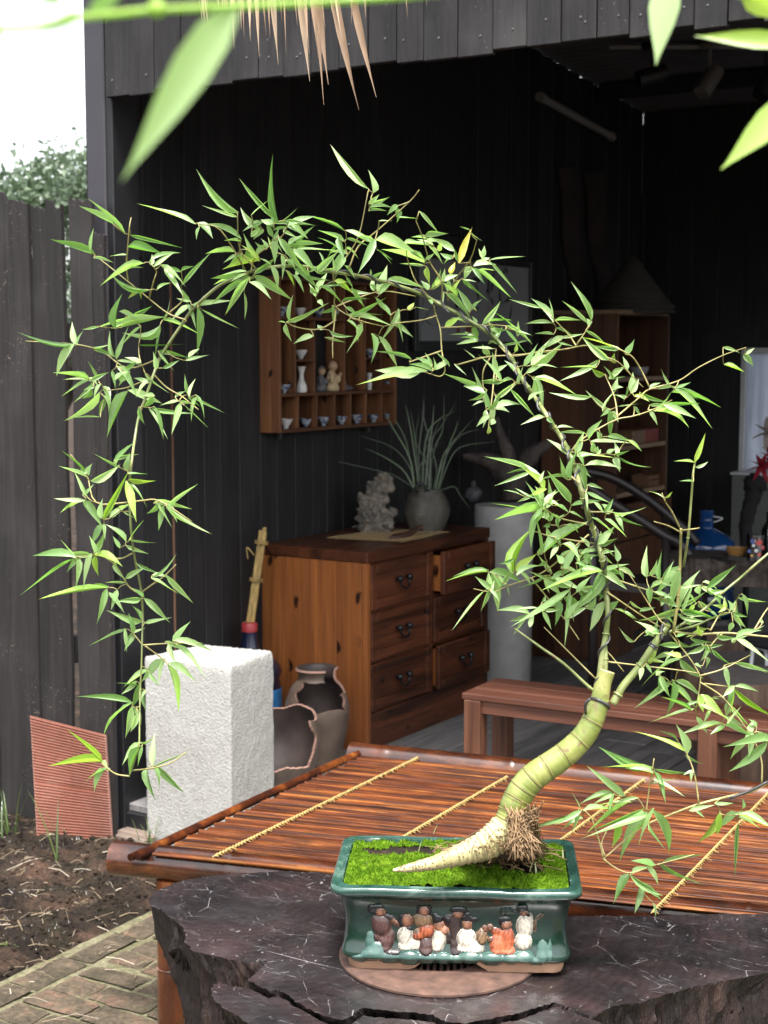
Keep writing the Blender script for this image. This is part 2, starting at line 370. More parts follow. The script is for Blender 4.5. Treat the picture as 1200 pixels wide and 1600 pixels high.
tri = []; rr_ = random.Random(3)
while len(tri) < 3 * 16000:
    x, y = rr_.uniform(-4.25, -3.02), rr_.uniform(2.6, 3.9)
    if fbm(x * 6, y * 6, 5.0) + .5 * fbm(x * 20, y * 20, 1.0) < -.05: continue
    p = np.array([x, y, soil_h(x, y) - .001]); a = rr_.uniform(0, 6.28); L = rr_.uniform(.005, .018); s = np.array([math.cos(a), math.sin(a), 0]) * rr_.uniform(.0005, .0013); q = np.array([rr_.gauss(0, .7), rr_.gauss(0, .7), rr_.uniform(.2, 1)]) * L
    tri += [p - s, p + s, p + q]
m = MB(); m.add(np.array(tri), [(i, i + 1, i + 2) for i in range(0, len(tri), 3)]); dm = build('dead_moss', m, M['deadmoss']); dm['kind'] = 'stuff'
M['grass'] = grass_mat('weed_green', (0.08, 0.14, 0.03), (0.16, 0.24, 0.07))
for (px, py, hpx, n, lab) in ((14, 1312, 125, 9, 'tall grass tuft growing at the foot of the fence, farthest left'), (97, 1310, 80, 3, 'thin upright grass shoots between the fence tuft and the terracotta tile'),
                              (95, 1345, 150, 3, 'long arching grass blade in front of the ribbed terracotta tile'), (232, 1318, 60, 6, 'short green grass at the lower left corner of the white block')):
    b = onz(px, py, -0.1); e = empty('grass_tuft', b, lab, 'grass tuft', 'weeds in the garden soil'); m = MB(); H = hpx * 5 / FPX
    for k in range(n):
        a = random.uniform(0, 6.28); lean = random.uniform(.05, .4) if n > 3 else .3
        blade(m, b + np.array([random.uniform(-.02, .02), random.uniform(-.02, .02), 0]), (math.cos(a) * lean, math.sin(a) * lean * .5, 1), H * random.uniform(.6, 1.05), .006, random.uniform(.05, .35))
    build('blades', m, M['grass'], e, 180)['kind'] = 'stuff'
b = onz(46, 1592, -0.09); b = onz(15, 1478, -.09); e = empty('seedling', b, 'tiny bright green seedling in the dark soil beside the brick path', 'seedling'); m = MB()
for k in range(5): blade(m, b, (math.cos(k * 1.3), math.sin(k * 1.3), .8), .035, .016, .5)
build('leaves', m, M['grass'], e, 180)['kind'] = 'stuff'

# ---------------------------------------------------------------- the timber shed
shed = empty('timber_shed', (XL, YF, 0), 'black stained timber plank shed with a wide open front', 'shed')
roofz = lambda y: 3.07 + (9.0 - y) * 0.095
# floor of grey boards
mb = MB(); mb.box((-3.9, 4.02, -0.2), (2.2, 9.2, -0.03), .004)
fl = build('floor', mb, M['darksteel']); fl['kind'] = 'structure'
x = -3.86
while x < -0.4:
    wd = random.uniform(.19, .23); y = 4.03; ends = [4.03, random.uniform(5.4, 7.2), 9.15]
    for a, b_ in zip(ends[:-1], ends[1:]):
        m = MB(); m.box((x + .003, a + .003, -.03), (x + wd - .003, b_ - .003, random.uniform(-.003, .001)), .004); build('plank', m, M['floor'], fl)
    x += wd
m = MB(); m.box((x + .003, 4.03, -.03), (2.2, 9.15, 0), .004); build('floor_boards', m, M['floor'], fl)
# left wall: single boards with visible joints
y = 4.14; k = 0; raw_at = [onx(268, 700, XL)[1]]
while y < 9.0:
    wd = random.uniform(.10, .16) if y < 6.3 else random.uniform(.14, .2)
    top = roofz(y + wd / 2) - 0.0085; zs = [-0.12 if y < 4.3 else 0.0, top]
    if k % 3 == 1: zs.insert(1, random.uniform(1.7, 2.3))
    dx = random.uniform(0, .006)
    for a, b_ in zip(zs[:-1], zs[1:]):
        m = MB(); m.box((XL - .025, y + .0015, a), (XL + dx, min(y + wd - .0015, 8.998), b_ - .002), .003); build('wall_plank', m, M['wall'], shed)
    y += wd; k += 1
for yy_ in raw_at:
    m = MB(); m.box((XL - .01, yy_ - .004, .2), (XL + .0085, yy_ + .004, 1.9 if yy_ == raw_at[0] else 1.3), .001); build('raw_edge_strip', m, M['raw'], shed)
m = MB(); m.box((XL - .06, 4.13, -.15), (XL - .03, 9.1, 3.0)); build('added_light_stop', m, M['black'], shed)  # unseen sheet added to stop daylight leaking through the board gaps
# back wall, with the opening of the small window
WX0, WX1, WZ0, WZ1 = -3.125, -2.45, 0.80, 1.62
x = XL + .002
while x < 2.1:
    wd = random.uniform(.15, .19)
    if x + wd > WX0 > x: wd = WX0 - x
    if x + wd > WX1 > x: wd = WX1 - x
    inw = WX0 - .001 <= x < WX1 - .001
    for a, b_ in (((0.0, WZ0), (WZ1, 3.057)) if inw else ((0.0, 3.057),)):
        m = MB(); m.box((x + .0015, 9.0, a), (x + wd - .0015, 9.03, b_), .003); build('wall_plank', m, M['wall'], shed)
    x += wd
m = MB()
for lo, hi in (((XL, 9.032, -.1), (WX0 - .03, 9.05, 3.0)), ((WX1 + .03, 9.032, -.1), (2.2, 9.05, 3.0)), ((WX0 - .03, 9.032, -.1), (WX1 + .03, 9.05, WZ0 - .03)), ((WX0 - .03, 9.032, WZ1 + .03), (WX1 + .03, 9.05, 3.0))): m.box(lo, hi, .002)
build('added_light_stop', m, M['black'], shed)  # same added sheet behind the back wall, keeps light out of the joints
for yq in (4.3, 6.6, 8.9): m = MB(); m.box((2.04, yq, -.1), (2.14, yq + .1, roofz(yq) - .02), .004); build('side_post', m, M['darksteel'], shed)  # unseen right side left open between these posts so daylight reaches the interior
m = MB(); m.box((XL + .001, 8.97, 0), (XL + .03, 8.999, 2.56), .003); build('added_slit_cover', m, M['wall'], shed)  # added to shut the lower part of the bright slit in the corner
# corrugated roof, ridges across the shed
ys = np.arange(3.7, 9.4, .0095); G = np.array([[(xx, yv, roofz(yv) + .011 * math.sin(yv * 2 * math.pi / .076)) for yv in ys] for xx in (XL - .028, -2.0, 0.0, 2.4)])
build('roof_sheet', MB().grid(G), M['roof'], shed, 180)
for yv in (5.3, 6.8, 8.3):
    m = MB(); m.box((XL + .03, yv - .03, roofz(yv) - .1), (2.1, yv + .03, roofz(yv) - .016), .004); build('purlin', m, M['darksteel'], shed)
# posts, lintel beam and the header of vertical boards with screw heads
X0, X1 = ony(134, 200, 4.0)[0], ony(163, 200, 4.0)[0]
m = MB(); m.box((X0, 4.0, -.15), (X1, 4.10, 3.5), .005); build('corner_post', m, M['post'], shed)
m = MB(); m.box((X1 + .001, 4.006, -.15), (X1 + .03, 4.135, 2.62), .003); build('door_post', m, M['darksteel'], shed)
m = MB(); m.box((X1 + .003, 4.035, 2.5), (2.1, 4.12, 2.66), .004); build('lintel_beam', m, M['darksteel'], shed)
bx = [-3.619, -3.511, -3.403, -3.292, -3.186, -3.08, -2.976, -2.879, -2.774, -2.67, -2.566, -2.466, -2.373, -2.258, -2.142, -2.031, -1.925, -1.818, -1.723, -1.621, -1.536, -1.444, -1.347]
while bx[-1] < 2.0: bx.append(bx[-1] + random.uniform(.095, .115))
scr = MB()
for a, b_ in zip(bx[:-1], bx[1:]):
    zb = 2.452 + random.uniform(-.006, .008); fy = 3.985 - random.uniform(0, .007)
    m = MB(); m.box((a + .0012, fy, zb), (b_ - .0012, 4.008, 3.5), .0025); build('header_board', m, M['header'], shed)
    for q in range(1 + (random.random() < .25)):
        c = ((a + b_) / 2 + random.uniform(-.025, .025), fy, zb + random.uniform(.045, .07))
        scr.lathe([(.0, .0022), (.0028, .0022), (.0040, .0010), (.0042, -.001)], 10, c, frame_z((0, -1, 0)))
build('screw_heads', scr, M['screw'], shed, 40)['kind'] = 'stuff'
# small window in the back wall
def frosted():
    t = NT('frosted_pane'); v = t.coord((1, 1, .12), False); n = t.noise(v, 22, 5, .6); c = t.ramp(n, [(.3, (.42, .45, .50)), (.7, (.62, .65, .70))])
    tr = t.n('BsdfTranslucent', {'Color': c}); g = t.n('BsdfGlossy', {'Color': (.5, .5, .5, 1), 'Roughness': .3}); mx = t.n('MixShader', {0: .12, 1: tr.outputs[0], 2: g.outputs[0]})
    t.t.links.new(mx.outputs[0], t.out.inputs[0]); return t.m
M['frost'] = frosted(); M['white'] = plain('white_paint', (.62, .64, .66), .4, .06, 10, .03)
win = empty('window', (WX0, 9.0, WZ0), 'small frosted window in the back wall of the shed', 'window')
m = MB(); m.box((WX0 + .02, 9.01, WZ0 + .02), (WX1 - .02, 9.016, WZ1 - .02), .001); build('pane', m, M['frost'], win)
m = MB()
for lo, hi in (((WX0, 8.985, WZ0), (WX0 + .03, 9.03, WZ1)), ((WX1 - .03, 8.985, WZ0), (WX1, 9.03, WZ1)), ((WX0 + .031, 8.987, WZ1 - .03), (WX1 - .031, 9.028, WZ1 - .001)), ((WX0 + .031, 8.987, WZ0 + .001), (WX1 - .031, 9.028, WZ0 + .03))): m.box(lo, hi, .002)
build('frame', m, M['white'], win)

# ---------------------------------------------------------------- fence of rough planks
fence = empty('plank_fence', (-4.1, 3.93, -.15), 'weathered rough plank fence left of the shed with uneven tops', 'fence')
for (xa, xb, tops, dy) in ((-4.45, -4.156, (2.19, 2.16), 0), (-4.150, -4.036, (2.10, 2.17, 2.165, 2.11), .004), (-4.032, -3.936, (2.125, 2.12, 2.115), -.003), (-3.932, -3.856, (2.10, 2.085), .006), (-3.852, -3.775, (2.11, 2.12, 2.07, 2.10), -.008), (-3.746, -3.644, (2.115, 2.10), .0), (-3.640, -3.588, (2.0, 1.985), -.006)):
    m = MB(); n = 8; zs = np.linspace(-.2, 1.0, 8)
    F_, B_ = [], []
    for i in range(n + 1):
        u = i / n; xx = xa + (xb - xa) * u; tz = np.interp(u, np.linspace(0, 1, len(tops)), tops) + random.uniform(-.008, .008)
        col = [(xx + (random.uniform(-.004, .004) if i in (0, n) else 0), 3.93 + dy + random.uniform(-.0015, .0015), -.2 + (tz + .2) * t) for t in np.linspace(0, 1, 15)]
        F_.append(col); B_.append([(c[0], c[1] + .016, c[2]) for c in col][::-1])
    P = np.array([f + b_ for f, b_ in zip(F_, B_)]); m.grid(P)
    m.grid(np.array([P[0], P[0][::-1]])[:, :15] if False else np.array([P[0][:15], P[0][15:][::-1]])); m.grid(np.array([P[-1][15:][::-1], P[-1][:15]]))
    build('fence_plank', m, M['fence'], fence, 30)
for z_ in (.5, 1.6): m = MB(); m.box((-4.45, 3.955, z_), (-3.78, 3.985, z_ + .1)); build('rail', m, M['fence'], fence)

# ---------------------------------------------------------------- tree behind the fence
M['treeleaf'] = grass_mat('citrus_leaf', (0.045, 0.08, 0.04), (0.15, 0.205, 0.12))
M['bark'] = plain('tree_bark', (.07, .055, .04), .9, .4, 30, .6)
tc = ony(70, 300, 8.6)
tree = empty('leafy_tree', (tc[0], tc[1], -.16), 'round leafy tree seen above the fence against the white sky', 'tree')
m = MB(); base = np.array([tc[0], tc[1], -.16]); limbs = []
m.tube(spline([base, base + [.05, 0, .7], base + [0, .05, 1.3]]), np.linspace(.10, .07, 13), 10, jit=.05)
for k in range(9):
    a = k * .7 + random.uniform(-.2, .2); r = random.uniform(.6, 1.25); h = random.uniform(1.6, 2.4)
    e = base + np.array([math.cos(a) * r, math.sin(a) * r, h]); pts = spline([base + [0, .05, 1.2], base + [math.cos(a) * r * .35, math.sin(a) * r * .35, 1.7], e], 5); limbs.append(pts)
    m.tube(pts, np.linspace(.045, .008, len(pts)), 6)
build('trunk', m, M['bark'], tree, 180)
m = MB()
cl_ = [l[-1] + rng.normal(0, .12, 3) for l in limbs for _ in range(2)] + [l[-4] for l in limbs]
xs_ = [(20, 315, 1), (60, 305, 1), (105, 285, 1), (118, 275, .7), (95, 300, 1), (40, 300, 1), (120, 340, 1), (112, 420, .8), (8, 305, .6), (70, 320, 1), (125, 300, 1), (50, 272, .4), (97, 256, .4), (122, 250, .4), (30, 340, 1), (90, 345, 1), (60, 330, 1)]
cl_ += [ony(a, b_, 8.3 + random.uniform(-.3, .3)) for a, b_, s in xs_ for _ in range(2 if s > .5 else 1)]
cc = np.array([tc[0], tc[1], 2.15])
for c in cl_:
    for q in range(130):
        p = np.array(c) + rng.normal(0, 1, 3) * (.15, .15, .085)
        d = rng.normal(0, 1, 3); d[2] -= .3; d /= np.linalg.norm(d); s = np.cross(d, rng.normal(0, 1, 3)); s /= np.linalg.norm(s); L = random.uniform(.05, .085)
        m.add([p, p + d * L * .5 + s * L * .24, p + d * L, p + d * L * .5 - s * L * .24], [(0, 1, 2, 3)])
cr = build('crown', m, M['treeleaf'], tree)
# ---------------------------------------------------------------- things at the foot of the shed
def rough_block(name, lo, hi, mat, amp=.003, nx=26, b=.008, parent=None, seed=0, f=30, chips=False):
    lo = np.array(lo); hi = np.array(hi); c = (lo + hi) / 2; h = (hi - lo) / 2; m = MB()
    for a in range(3):
        o = [k for k in range(3) if k != a]
        for s in (-1, 1):
            n0 = max(4, int(nx * h[o[0]] / h.max())); n1 = max(4, int(nx * h[o[1]] / h.max())); P = np.zeros((n0 + 1, n1 + 1, 3))
            for i in range(n0 + 1):
                for j in range(n1 + 1):
                    p = np.zeros(3); p[a] = s * h[a]; p[o[0]] = (2 * i / n0 - 1) * h[o[0]]; p[o[1]] = (2 * j / n1 - 1) * h[o[1]]
                    q = np.clip(p, -h + b, h - b); d = p - q; L = np.linalg.norm(d); p = q + d / (L + 1e-9) * b if L > 0 else p
                    w = p + c; dn = d / (L + 1e-9); ne = int((np.abs(d) > 1e-7).sum()); chip = max(0, fbm(w[0] * 9 + (p[0] > 0) * 3, w[1] * 9, w[2] * 14 + seed) - .12) * .016 if (ne >= 2 and chips) else 0
                    p = w + dn * (amp * (fbm(w[0] * f, w[1] * f, w[2] * f + seed)) - chip)
                    P[i, j] = p
            if (s > 0) == (a != 1): P = P[:, :] 
            else: P = P[::-1]
            m.grid(P)
    return m
def chisel_mat():
    t = NT('dressed_white_stone'); v = t.coord((1, 1, 1), False); a = t.noise(v, 3.5, 5, .4); b = t.n('TexVoronoi', {'Vector': v, 'Scale': 150.0, 'Randomness': 1.0}, feature='SMOOTH_F1').outputs[0]; g = t.noise(v, 130, 4); d = t.noise(v, 120, 4, .6)
    c = t.ramp(a, [(.3, (.37, .355, .325)), (.6, (.45, .44, .41)), (.8, (.50, .49, .46))]); c = t.mix(.4, c, t.ramp(g, [(.3, .6), (.6, 1.08)]), 'MULTIPLY'); c = t.mix(t.ramp(t.noise(t.coord((1, 1, .35), False), 7, 6, 1.2, .7), [(.55, 0), (.8, .3)]), c, (.20, .185, .15))
    h = t.math('ADD', t.math('MULTIPLY', b, .5), t.math('ADD', d, t.math('MULTIPLY', g, .3)))
    t.bsdf(col=c, rough=.85, nrm=t.bump(h, .5, .006), spec=.25); return t.m
M['stone'] = chisel_mat()
q = onz(232, 1310, -.1); PX0, PX1, PY0 = q[0] - .002, -3.122, q[1]
blk = rough_block('p', (0, 0, -.13), (1, 1, .548), M['stone'], .0032, 70, .02, seed=3, chips=True)
V_ = blk.v; QC = np.array([(-3.50, 3.995), (-3.143, 4.02), (-3.178, 4.315), (-3.465, 4.275)])
for i_, a_ in enumerate(V_):
    for p in a_:
        u_, v_ = .5 + (p[0] - .5) , p[1]; q_ = QC[0] * (1 - u_) * (1 - v_) + QC[1] * u_ * (1 - v_) + QC[2] * u_ * v_ + QC[3] * (1 - u_) * v_
        k_ = .0013 * fbm(q_[0] * 60, q_[1] * 60, p[2] * 60) + .0015 * fbm(q_[0] * 6, q_[1] * 6, p[2] * 6); c_ = QC.mean(0); q_ = q_ + (q_ - c_) / (np.linalg.norm(q_ - c_) + 1e-6) * k_; p[0], p[1] = q_
tag(build('stone_block', blk, M['stone'], None, 180, weld=True, loc=((PX0 + PX1) / 2, PY0 + .16, -.13)), 'tall white rough dressed stone block standing beside the bamboo bed', 'stone block')
M['dstone'] = plain('dark_stone', (.028, .027, .03), .8, .4, 12, .6)
tag(build('dark_stone', rough_block('s', (-3.63, 4.3, .02), (-3.44, 4.5, .14), M['dstone'], .012, 16, .02, f=14), M['dstone'], None, 180, weld=True, loc=(-3.53, 4.4, .02)), 'dark flat stone behind the white block, topmost of two', 'stone', 'dark stones behind the white block')
tag(build('dark_stone', rough_block('s', (-3.65, 4.28, -.13), (-3.43, 4.52, .02), M['dstone'], .012, 16, .02, seed=9, f=14), M['dstone'], None, 180, weld=True, loc=(-3.54, 4.4, -.13)), 'dark stone behind the white block, lowest beside the door post', 'stone', 'dark stones behind the white block')
m = MB(); m.box((-3.62, 3.93, -.115), (-3.46, 4.03, -.085), .004); tag(build('wood_offcut', m, wood('old_offcut', (.12, .09, .07), (.28, .22, .18), 0), None, loc=(-3.54, 3.98, -.1)), 'flat weathered board offcut on the soil between tile and white block', 'board')
m = MB(); m.lathe([(0, .14), (.035, .14), (.038, .15), (.038, .34), (.034, .35), (0, .35)], 20, (-3.56, 4.40, 0)); tag(build('canister', m, plain('grey_plastic', (.42, .42, .43), .5, .1), None, 40, loc=(-3.56, 4.4, .14)), 'small pale grey canister on the dark stones behind the white block', 'canister')
# ribbed terracotta tile
def terra():
    t = NT('terracotta'); v = t.coord((1, 1, 1), False); a = t.noise(v, 8, 6, .5); b = t.noise(v, 90, 4); c = t.ramp(a, [(.3, (.18, .058, .036)), (.55, (.25, .085, .053)), (.75, (.31, .14, .10))])
    c = t.mix(t.ramp(t.noise(t.coord((1, 1, 6), False), 22, 4), [(.58, 0), (.85, .4)]), c, (.28, .20, .175)); c = t.mix(.35, c, t.ramp(b, [(.3, .6), (.65, 1.05)]), 'MULTIPLY'); c = t.mix(t.ramp(t.n('NewGeometry').outputs['Pointiness'], [(.51, 0), (.60, .32)]), c, (.50, .36, .31))
    t.bsdf(col=c, rough=.8, nrm=t.bump(b, .3, .003), spec=.25); return t.m
M['terra'] = terra()
BL, BR = onz(58, 1316, -.115), onz(176, 1322, -.115); TL, TR = ony(47, 1118, min(BL[1] + .10, 3.90)), ony(165, 1148, min(BR[1] + .06, 3.91))
nrm = np.cross(BR - BL, TL - BL); nrm /= np.linalg.norm(nrm); m = MB(); nr = 42; rows = []
for i in range(nr * 6 + 1):
    t_ = i / (nr * 6); rr = .0042 * max(0, math.sin(2 * math.pi * t_ * nr)) ** .6 if abs(t_ - .47) > .012 else 0.001
    if t_ < .004 or t_ > .996: rr = 0
    a, b_ = BL + (TL - BL) * t_, BR + (TR - BR) * t_; f = nrm * rr
    pts = [a - nrm * .014, a + f * .0]; pts += [a + (b_ - a) * u + (f if .015 < u < .985 else 0) for u in (.02, .25, .5, .75, .98)]; pts += [b_, b_ - nrm * .014]; rows.append(pts)
P = np.array(rows); m.grid(P); m.grid(P[:, ::8][::1] if False else np.array([P[:, 8], P[:, 0]]).transpose(1, 0, 2)); m.grid(np.array([P[-1], np.array([P[-1][k] - nrm * .016 for k in range(9)])]))
tag(build('ribbed_tile', m, M['terra'], None, 35, loc=(BL + BR) / 2), 'red ribbed terracotta tile leaning against the dark fence', 'tile')

# ---------------------------------------------------------------- bamboo bed
def varnish(name, axis, stops, sc=9, rough=.22, stretch=.05, coat=.6):
    t = NT(name); S = [1.0] * 3; S[axis] = stretch; v = t.coord(S); a = t.noise(v, sc, 5, 1.0, .6); b = t.noise(v, sc * 9, 4)
    m_ = t.math('ADD', a, t.math('MULTIPLY', t.math('SUBTRACT', t.rnd(), .5), .17)); c = t.ramp(m_, stops); c = t.mix(.35, c, t.ramp(b, [(.3, .5), (.65, 1.05)]), 'MULTIPLY')
    c = t.mix(.75, c, t.ramp(t.noise(t.coord((1, 1, 1), False), 5.5, 4, .6), [(.35, .35), (.62, 1.1)]), 'MULTIPLY')
    t.bsdf(col=c, rough=t.ramp(b, [(.3, rough + .2), (.7, rough)]), nrm=t.bump(b, .25, .003), coat=coat, crough=.12, spec=.5 if coat > .3 else .22); return t.m
M['slat'] = varnish('varnished_slat', 0, [(.30, (.025, .007, .002)), (.45, (.085, .018, .004)), (.57, (.20, .050, .009)), (.70, (.38, .13, .024)), (.82, (.58, .30, .07))], 9, .38, .05, .04)
M['pole'] = varnish('varnished_culm', 0, [(.34, (.020, .006, .004)), (.54, (.095, .026, .009)), (.74, (.36, .12, .03))], 7, .16, .25)
M['polez'] = varnish('varnished_leg', 2, [(.3, (.035, .010, .006)), (.5, (.16, .045, .014)), (.72, (.42, .16, .04))], 7, .18, .25)
M['rope'] = plain('straw_rope', (.46, .32, .11), .75, .3, 60, .4)
BZ = .36
FLc, FRc, BLc = onz(215, 1335, BZ)[:2], onz(1200, 1434, BZ)[:2], onz(560, 1176, BZ)[:2]
ux = (FRc - FLc) / np.linalg.norm(FRc - FLc); BLENGTH = 2.35; vx = BLc - FLc
bed = empty('bamboo_bed', (FLc[0], FLc[1], -.1), 'low varnished bamboo slat bed with straw rope lashings behind the stump table', 'bamboo bed')
def bp(s, t, z=BZ): p = FLc + ux * s + vx * t; return np.array([p[0], p[1], z])
# slight fan: back edge runs at its own angle
BRc = onz(1200, 1238, BZ)[:2]; ub = (BRc - BLc) / np.linalg.norm(BRc - BLc)
def bp(s, t, z=BZ):
    p = (FLc + ux * s) * (1 - t) + (BLc + ub * s * .98) * t; return np.array([p[0], p[1], z])
NS = 112
for k in range(NS):
    t = (k + .5) / NS * .955 + .025; r = .0054 * random.uniform(.85, 1.12); sag = random.uniform(-.0015, .0015)
    s0 = random.uniform(.012, .03) if t > .06 else .02; n = 8; m = MB(); P = []
    for i in range(n + 1):
        s = s0 + (BLENGTH - s0) * i / n; P.append(bp(s, t + random.uniform(-.0012, .0012), BZ - .008 + sag + random.uniform(-.0012, .0012)))
    m.tube(P, r, 6); build('slat', m, M['slat'], bed, 60)
m = MB(); m.tube([bp(.0, .0, BZ - .004), bp(-.004, .5, BZ - .002), bp(.0, 1.0, BZ - .004)], .012, 8); m.tube([bp(-.02, .0, BZ - .01), bp(-.024, .5, BZ - .01), bp(-.02, 1.0, BZ - .01)], .010, 8); build('edge_strip', m, M['slat'], bed, 60)
for s in (.10, .9, 1.7, 2.2):
    m = MB(); m.tube([bp(s, 0.07, BZ - .045), bp(s, 1.0, BZ - .045)], .02, 10); build('cross_bar', m, M['pole'], bed, 60)
def culm(P0, P1, r, nodes, n=14, per=6):
    P, rr = [], []; P0, P1 = np.array(P0), np.array(P1)
    ts = sorted(set([0, 1] + [x for q in nodes for x in (q - .012, q - .004, q, q + .004, q + .012) if 0 < x < 1] + list(np.linspace(0, 1, 10))))
    for t in ts:
        d = min([abs(t - q) for q in nodes] + [1]); rr.append(r * (1.07 if d < .002 else (.985 if d < .006 else 1.0)) * (1 + .02 * math.sin(t * 9))); P.append(P0 + (P1 - P0) * t)
    return P, rr
fz = .318
A_ = onz(178, 1340, fz); Bf = A_[:2] + ux * 2.5; P, rr = culm(A_, (Bf[0], Bf[1], fz), .044, (.13, .29, .46, .63, .8)); m = MB(); m.tube(P, rr, 18); build('front_rail', m, M['pole'], bed, 50)
A_ = onz(548, 1178, .345); Bf = A_[:2] + ub * 2.4; P, rr = culm(A_, (Bf[0], Bf[1], .335), .038, (.05, .22, .4, .58, .8)); m = MB(); m.tube(P, rr, 18); build('back_rail', m, M['pole'], bed, 50)
for (s, t, zt) in ((.115, -.0, .30), (1.9, -.0, .30), (.12, 1.0, .32), (1.9, 1.0, .32)):
    b_ = bp(s, t, -.1) if t > .5 else (lambda f: np.array([f[0], f[1], -.1]))(onz(178, 1340, fz)[:2] + ux * .155) if s < 1 else (lambda f: np.array([f[0], f[1], -.1]))(onz(178, 1340, fz)[:2] + ux * 1.9)
    P, rr = culm(b_ - [0, 0, .02 if t < .5 else -.1], b_ + [0, 0, zt + .08], .036, (.42, .88)); m = MB(); m.tube(P, rr, 16); build('leg', m, M['polez'], bed, 50)
for (pa, pb) in (((345, 1333), (655, 1183)), ((640, 1302), (790, 1215)), ((880, 1310), (1010, 1215)), ((1025, 1420), (1200, 1240))):
    a, b_ = onz(*pa, BZ + .003), onz(*pb, BZ + .003); d = b_ - a
    ta = (a[1] - bp(0.5, 0)[1]); # extend both ends to the rails
    L0 = np.linalg.norm(d); e0 = a - d * 0.02; e1 = b_ + d * 0.02
    if pa == (640, 1302): e0 = a - d * .75
    if pa == (880, 1310): e0 = a - d * .55
    n = int(np.linalg.norm(e1 - e0) / .0135); dirn = d / L0; side = np.array([dirn[1], -dirn[0], 0]); m = MB()
    for k in range(n):
        c = e0 + (e1 - e0) * (k + .5) / n; tw = random.uniform(.6, 1.3)
        m.tube([c - dirn * .011 * tw - side * .0052 * tw - [0, 0, .004], c + [0, 0, .0035], c + dirn * .011 * tw + side * .0052 * tw - [0, 0, .004]], [.0010, .0019, .0010], 6)
        if k % 5 == 0: m.tube([c - dirn * .004 + side * .003 + [0, 0, .002], c + side * random.uniform(.010, .022) - dirn * .014 + [0, 0, .0]], .0006, 3)
    m.tube(spline([e0 - [0, 0, .001], (e0 + e1) / 2 - [0, 0, .001], e1 - [0, 0, .001]], 10), .0018, 6)
    build('rope_lashing', m, M['rope'], bed, 60)

# ---------------------------------------------------------------- stump table
def stump_top():
    t = NT('polished_stump_top'); v = t.coord((1, 1, 1), False); a = t.noise(v, 4.5, 6, 1.2, .6); b = t.noise(v, 55, 5, .5)
    c = t.ramp(a, [(.3, (.009, .0075, .008)), (.5, (.022, .015, .0155)), (.68, (.044, .026, .026))])
    tc = t.n('TexCoord').outputs['Object']
    w1 = t.n('TexWave', {'Vector': t.n('Mapping', {'Vector': tc, 'Location': (.52, -.10, 0)}).outputs[0], 'Scale': 16.0, 'Distortion': 5.0, 'Detail': 3.0, 'Detail Scale': 1.5}, wave_type='RINGS', rings_direction='Z').outputs[1]
    c = t.mix(.35, c, t.ramp(w1, [(.2, .55), (.8, 1.15)]), 'MULTIPLY')
    msk = None
    for ang, s1, s2, th in ((.5, 2.5, 190, .71), (1.35, 4, 230, .71), (-.2, 2, 240, .71)):
        s = t.noise(t.coord((s1, s2, 1), False, (0, 0, ang)), 1.0, 3, 1.6); r_ = t.ramp(s, [(th, 0), (th + .03, 1)]); msk = r_ if msk is None else t.mix(1.0, msk, r_, 'LIGHTEN')
    vw = t.n('VectorMath', {0: t.coord((1, 1, 0), False), 1: t.vm('MULTIPLY', t.n('TexNoise', {'Vector': v, 'Scale': 6.0, 'Detail': 3.0}).outputs['Color'], (.07, .07, 0))}, operation='ADD').outputs[0]
    for sc_, sx_, th_ in ((10.0, .5, .0045), (17.0, .35, .006), (6.0, 1.0, .003)):
        de = t.n('TexVoronoi', {'Vector': t.n('Mapping', {'Vector': vw, 'Scale': (sx_, 1, 1), 'Rotation': (0, 0, sc_)}).outputs[0], 'Scale': sc_}, feature='DISTANCE_TO_EDGE', voronoi_dimensions='2D').outputs['Distance']
        ln = t.mix(1.0, t.ramp(de, [(th_ * .4, 1), (th_ * 1.6, 0)]), t.ramp(t.noise(v, 9 + sc_, 4, .5), [(.52, 0), (.64, 1)]), 'MULTIPLY'); msk = t.mix(1.0, msk, ln, 'LIGHTEN')
    area = t.ramp(t.noise(v, 6, 4, .5), [(.36, 0), (.52, 1)]); fle = t.ramp(t.noise(t.coord((1, .45, 1), False, (0, 0, .4)), 110, 3, .5), [(.655, 0), (.69, 1)])
    msk = t.mix(1.0, t.mix(1.0, msk, area, 'MULTIPLY'), t.mix(1.0, fle, t.ramp(t.noise(v, 5, 4), [(.48, 0), (.62, .9)]), 'MULTIPLY'), 'LIGHTEN')
    dust = t.ramp(t.noise(v, 14, 6, 1.0, .7), [(.5, 0), (.85, .15)])
    c = t.mix(t.math('MULTIPLY', dust, 1.0), c, (.13, .12, .13)); c = t.mix(t.math('MULTIPLY', msk, .6), c, (.40, .38, .38))
    t.bsdf(col=c, rough=t.math('ADD', t.ramp(b, [(.3, .30), (.7, .12)]), t.ramp(t.noise(v, 7, 4, .8), [(.4, 0.0), (.65, .22)])), nrm=t.bump(t.math('ADD', t.math('MULTIPLY', b, .4), t.math('MULTIPLY', t.noise(v, 9, 3), .6)), .22, .008), coat=.7, crough=.42); return t.m
M['stop'] = stump_top()
def bark_mat():
    t = NT('blackened_bark'); v = t.coord((1, 1, .18), False); a = t.noise(v, 16, 6, .8, .65); b = t.noise(v, 75, 5)
    c = t.ramp(a, [(.3, (.006, .005, .005)), (.52, (.022, .014, .013)), (.68, (.06, .034, .028)), (.78, (.20, .17, .16))]); c = t.mix(.5, c, t.ramp(b, [(.35, .4), (.65, 1.2)]), 'MULTIPLY')
    t.bsdf(col=c, rough=.62, nrm=t.bump(t.math('ADD', a, b), .8, .02), spec=.4); return t.m
M['sbark'] = bark_mat()
SZ = .46
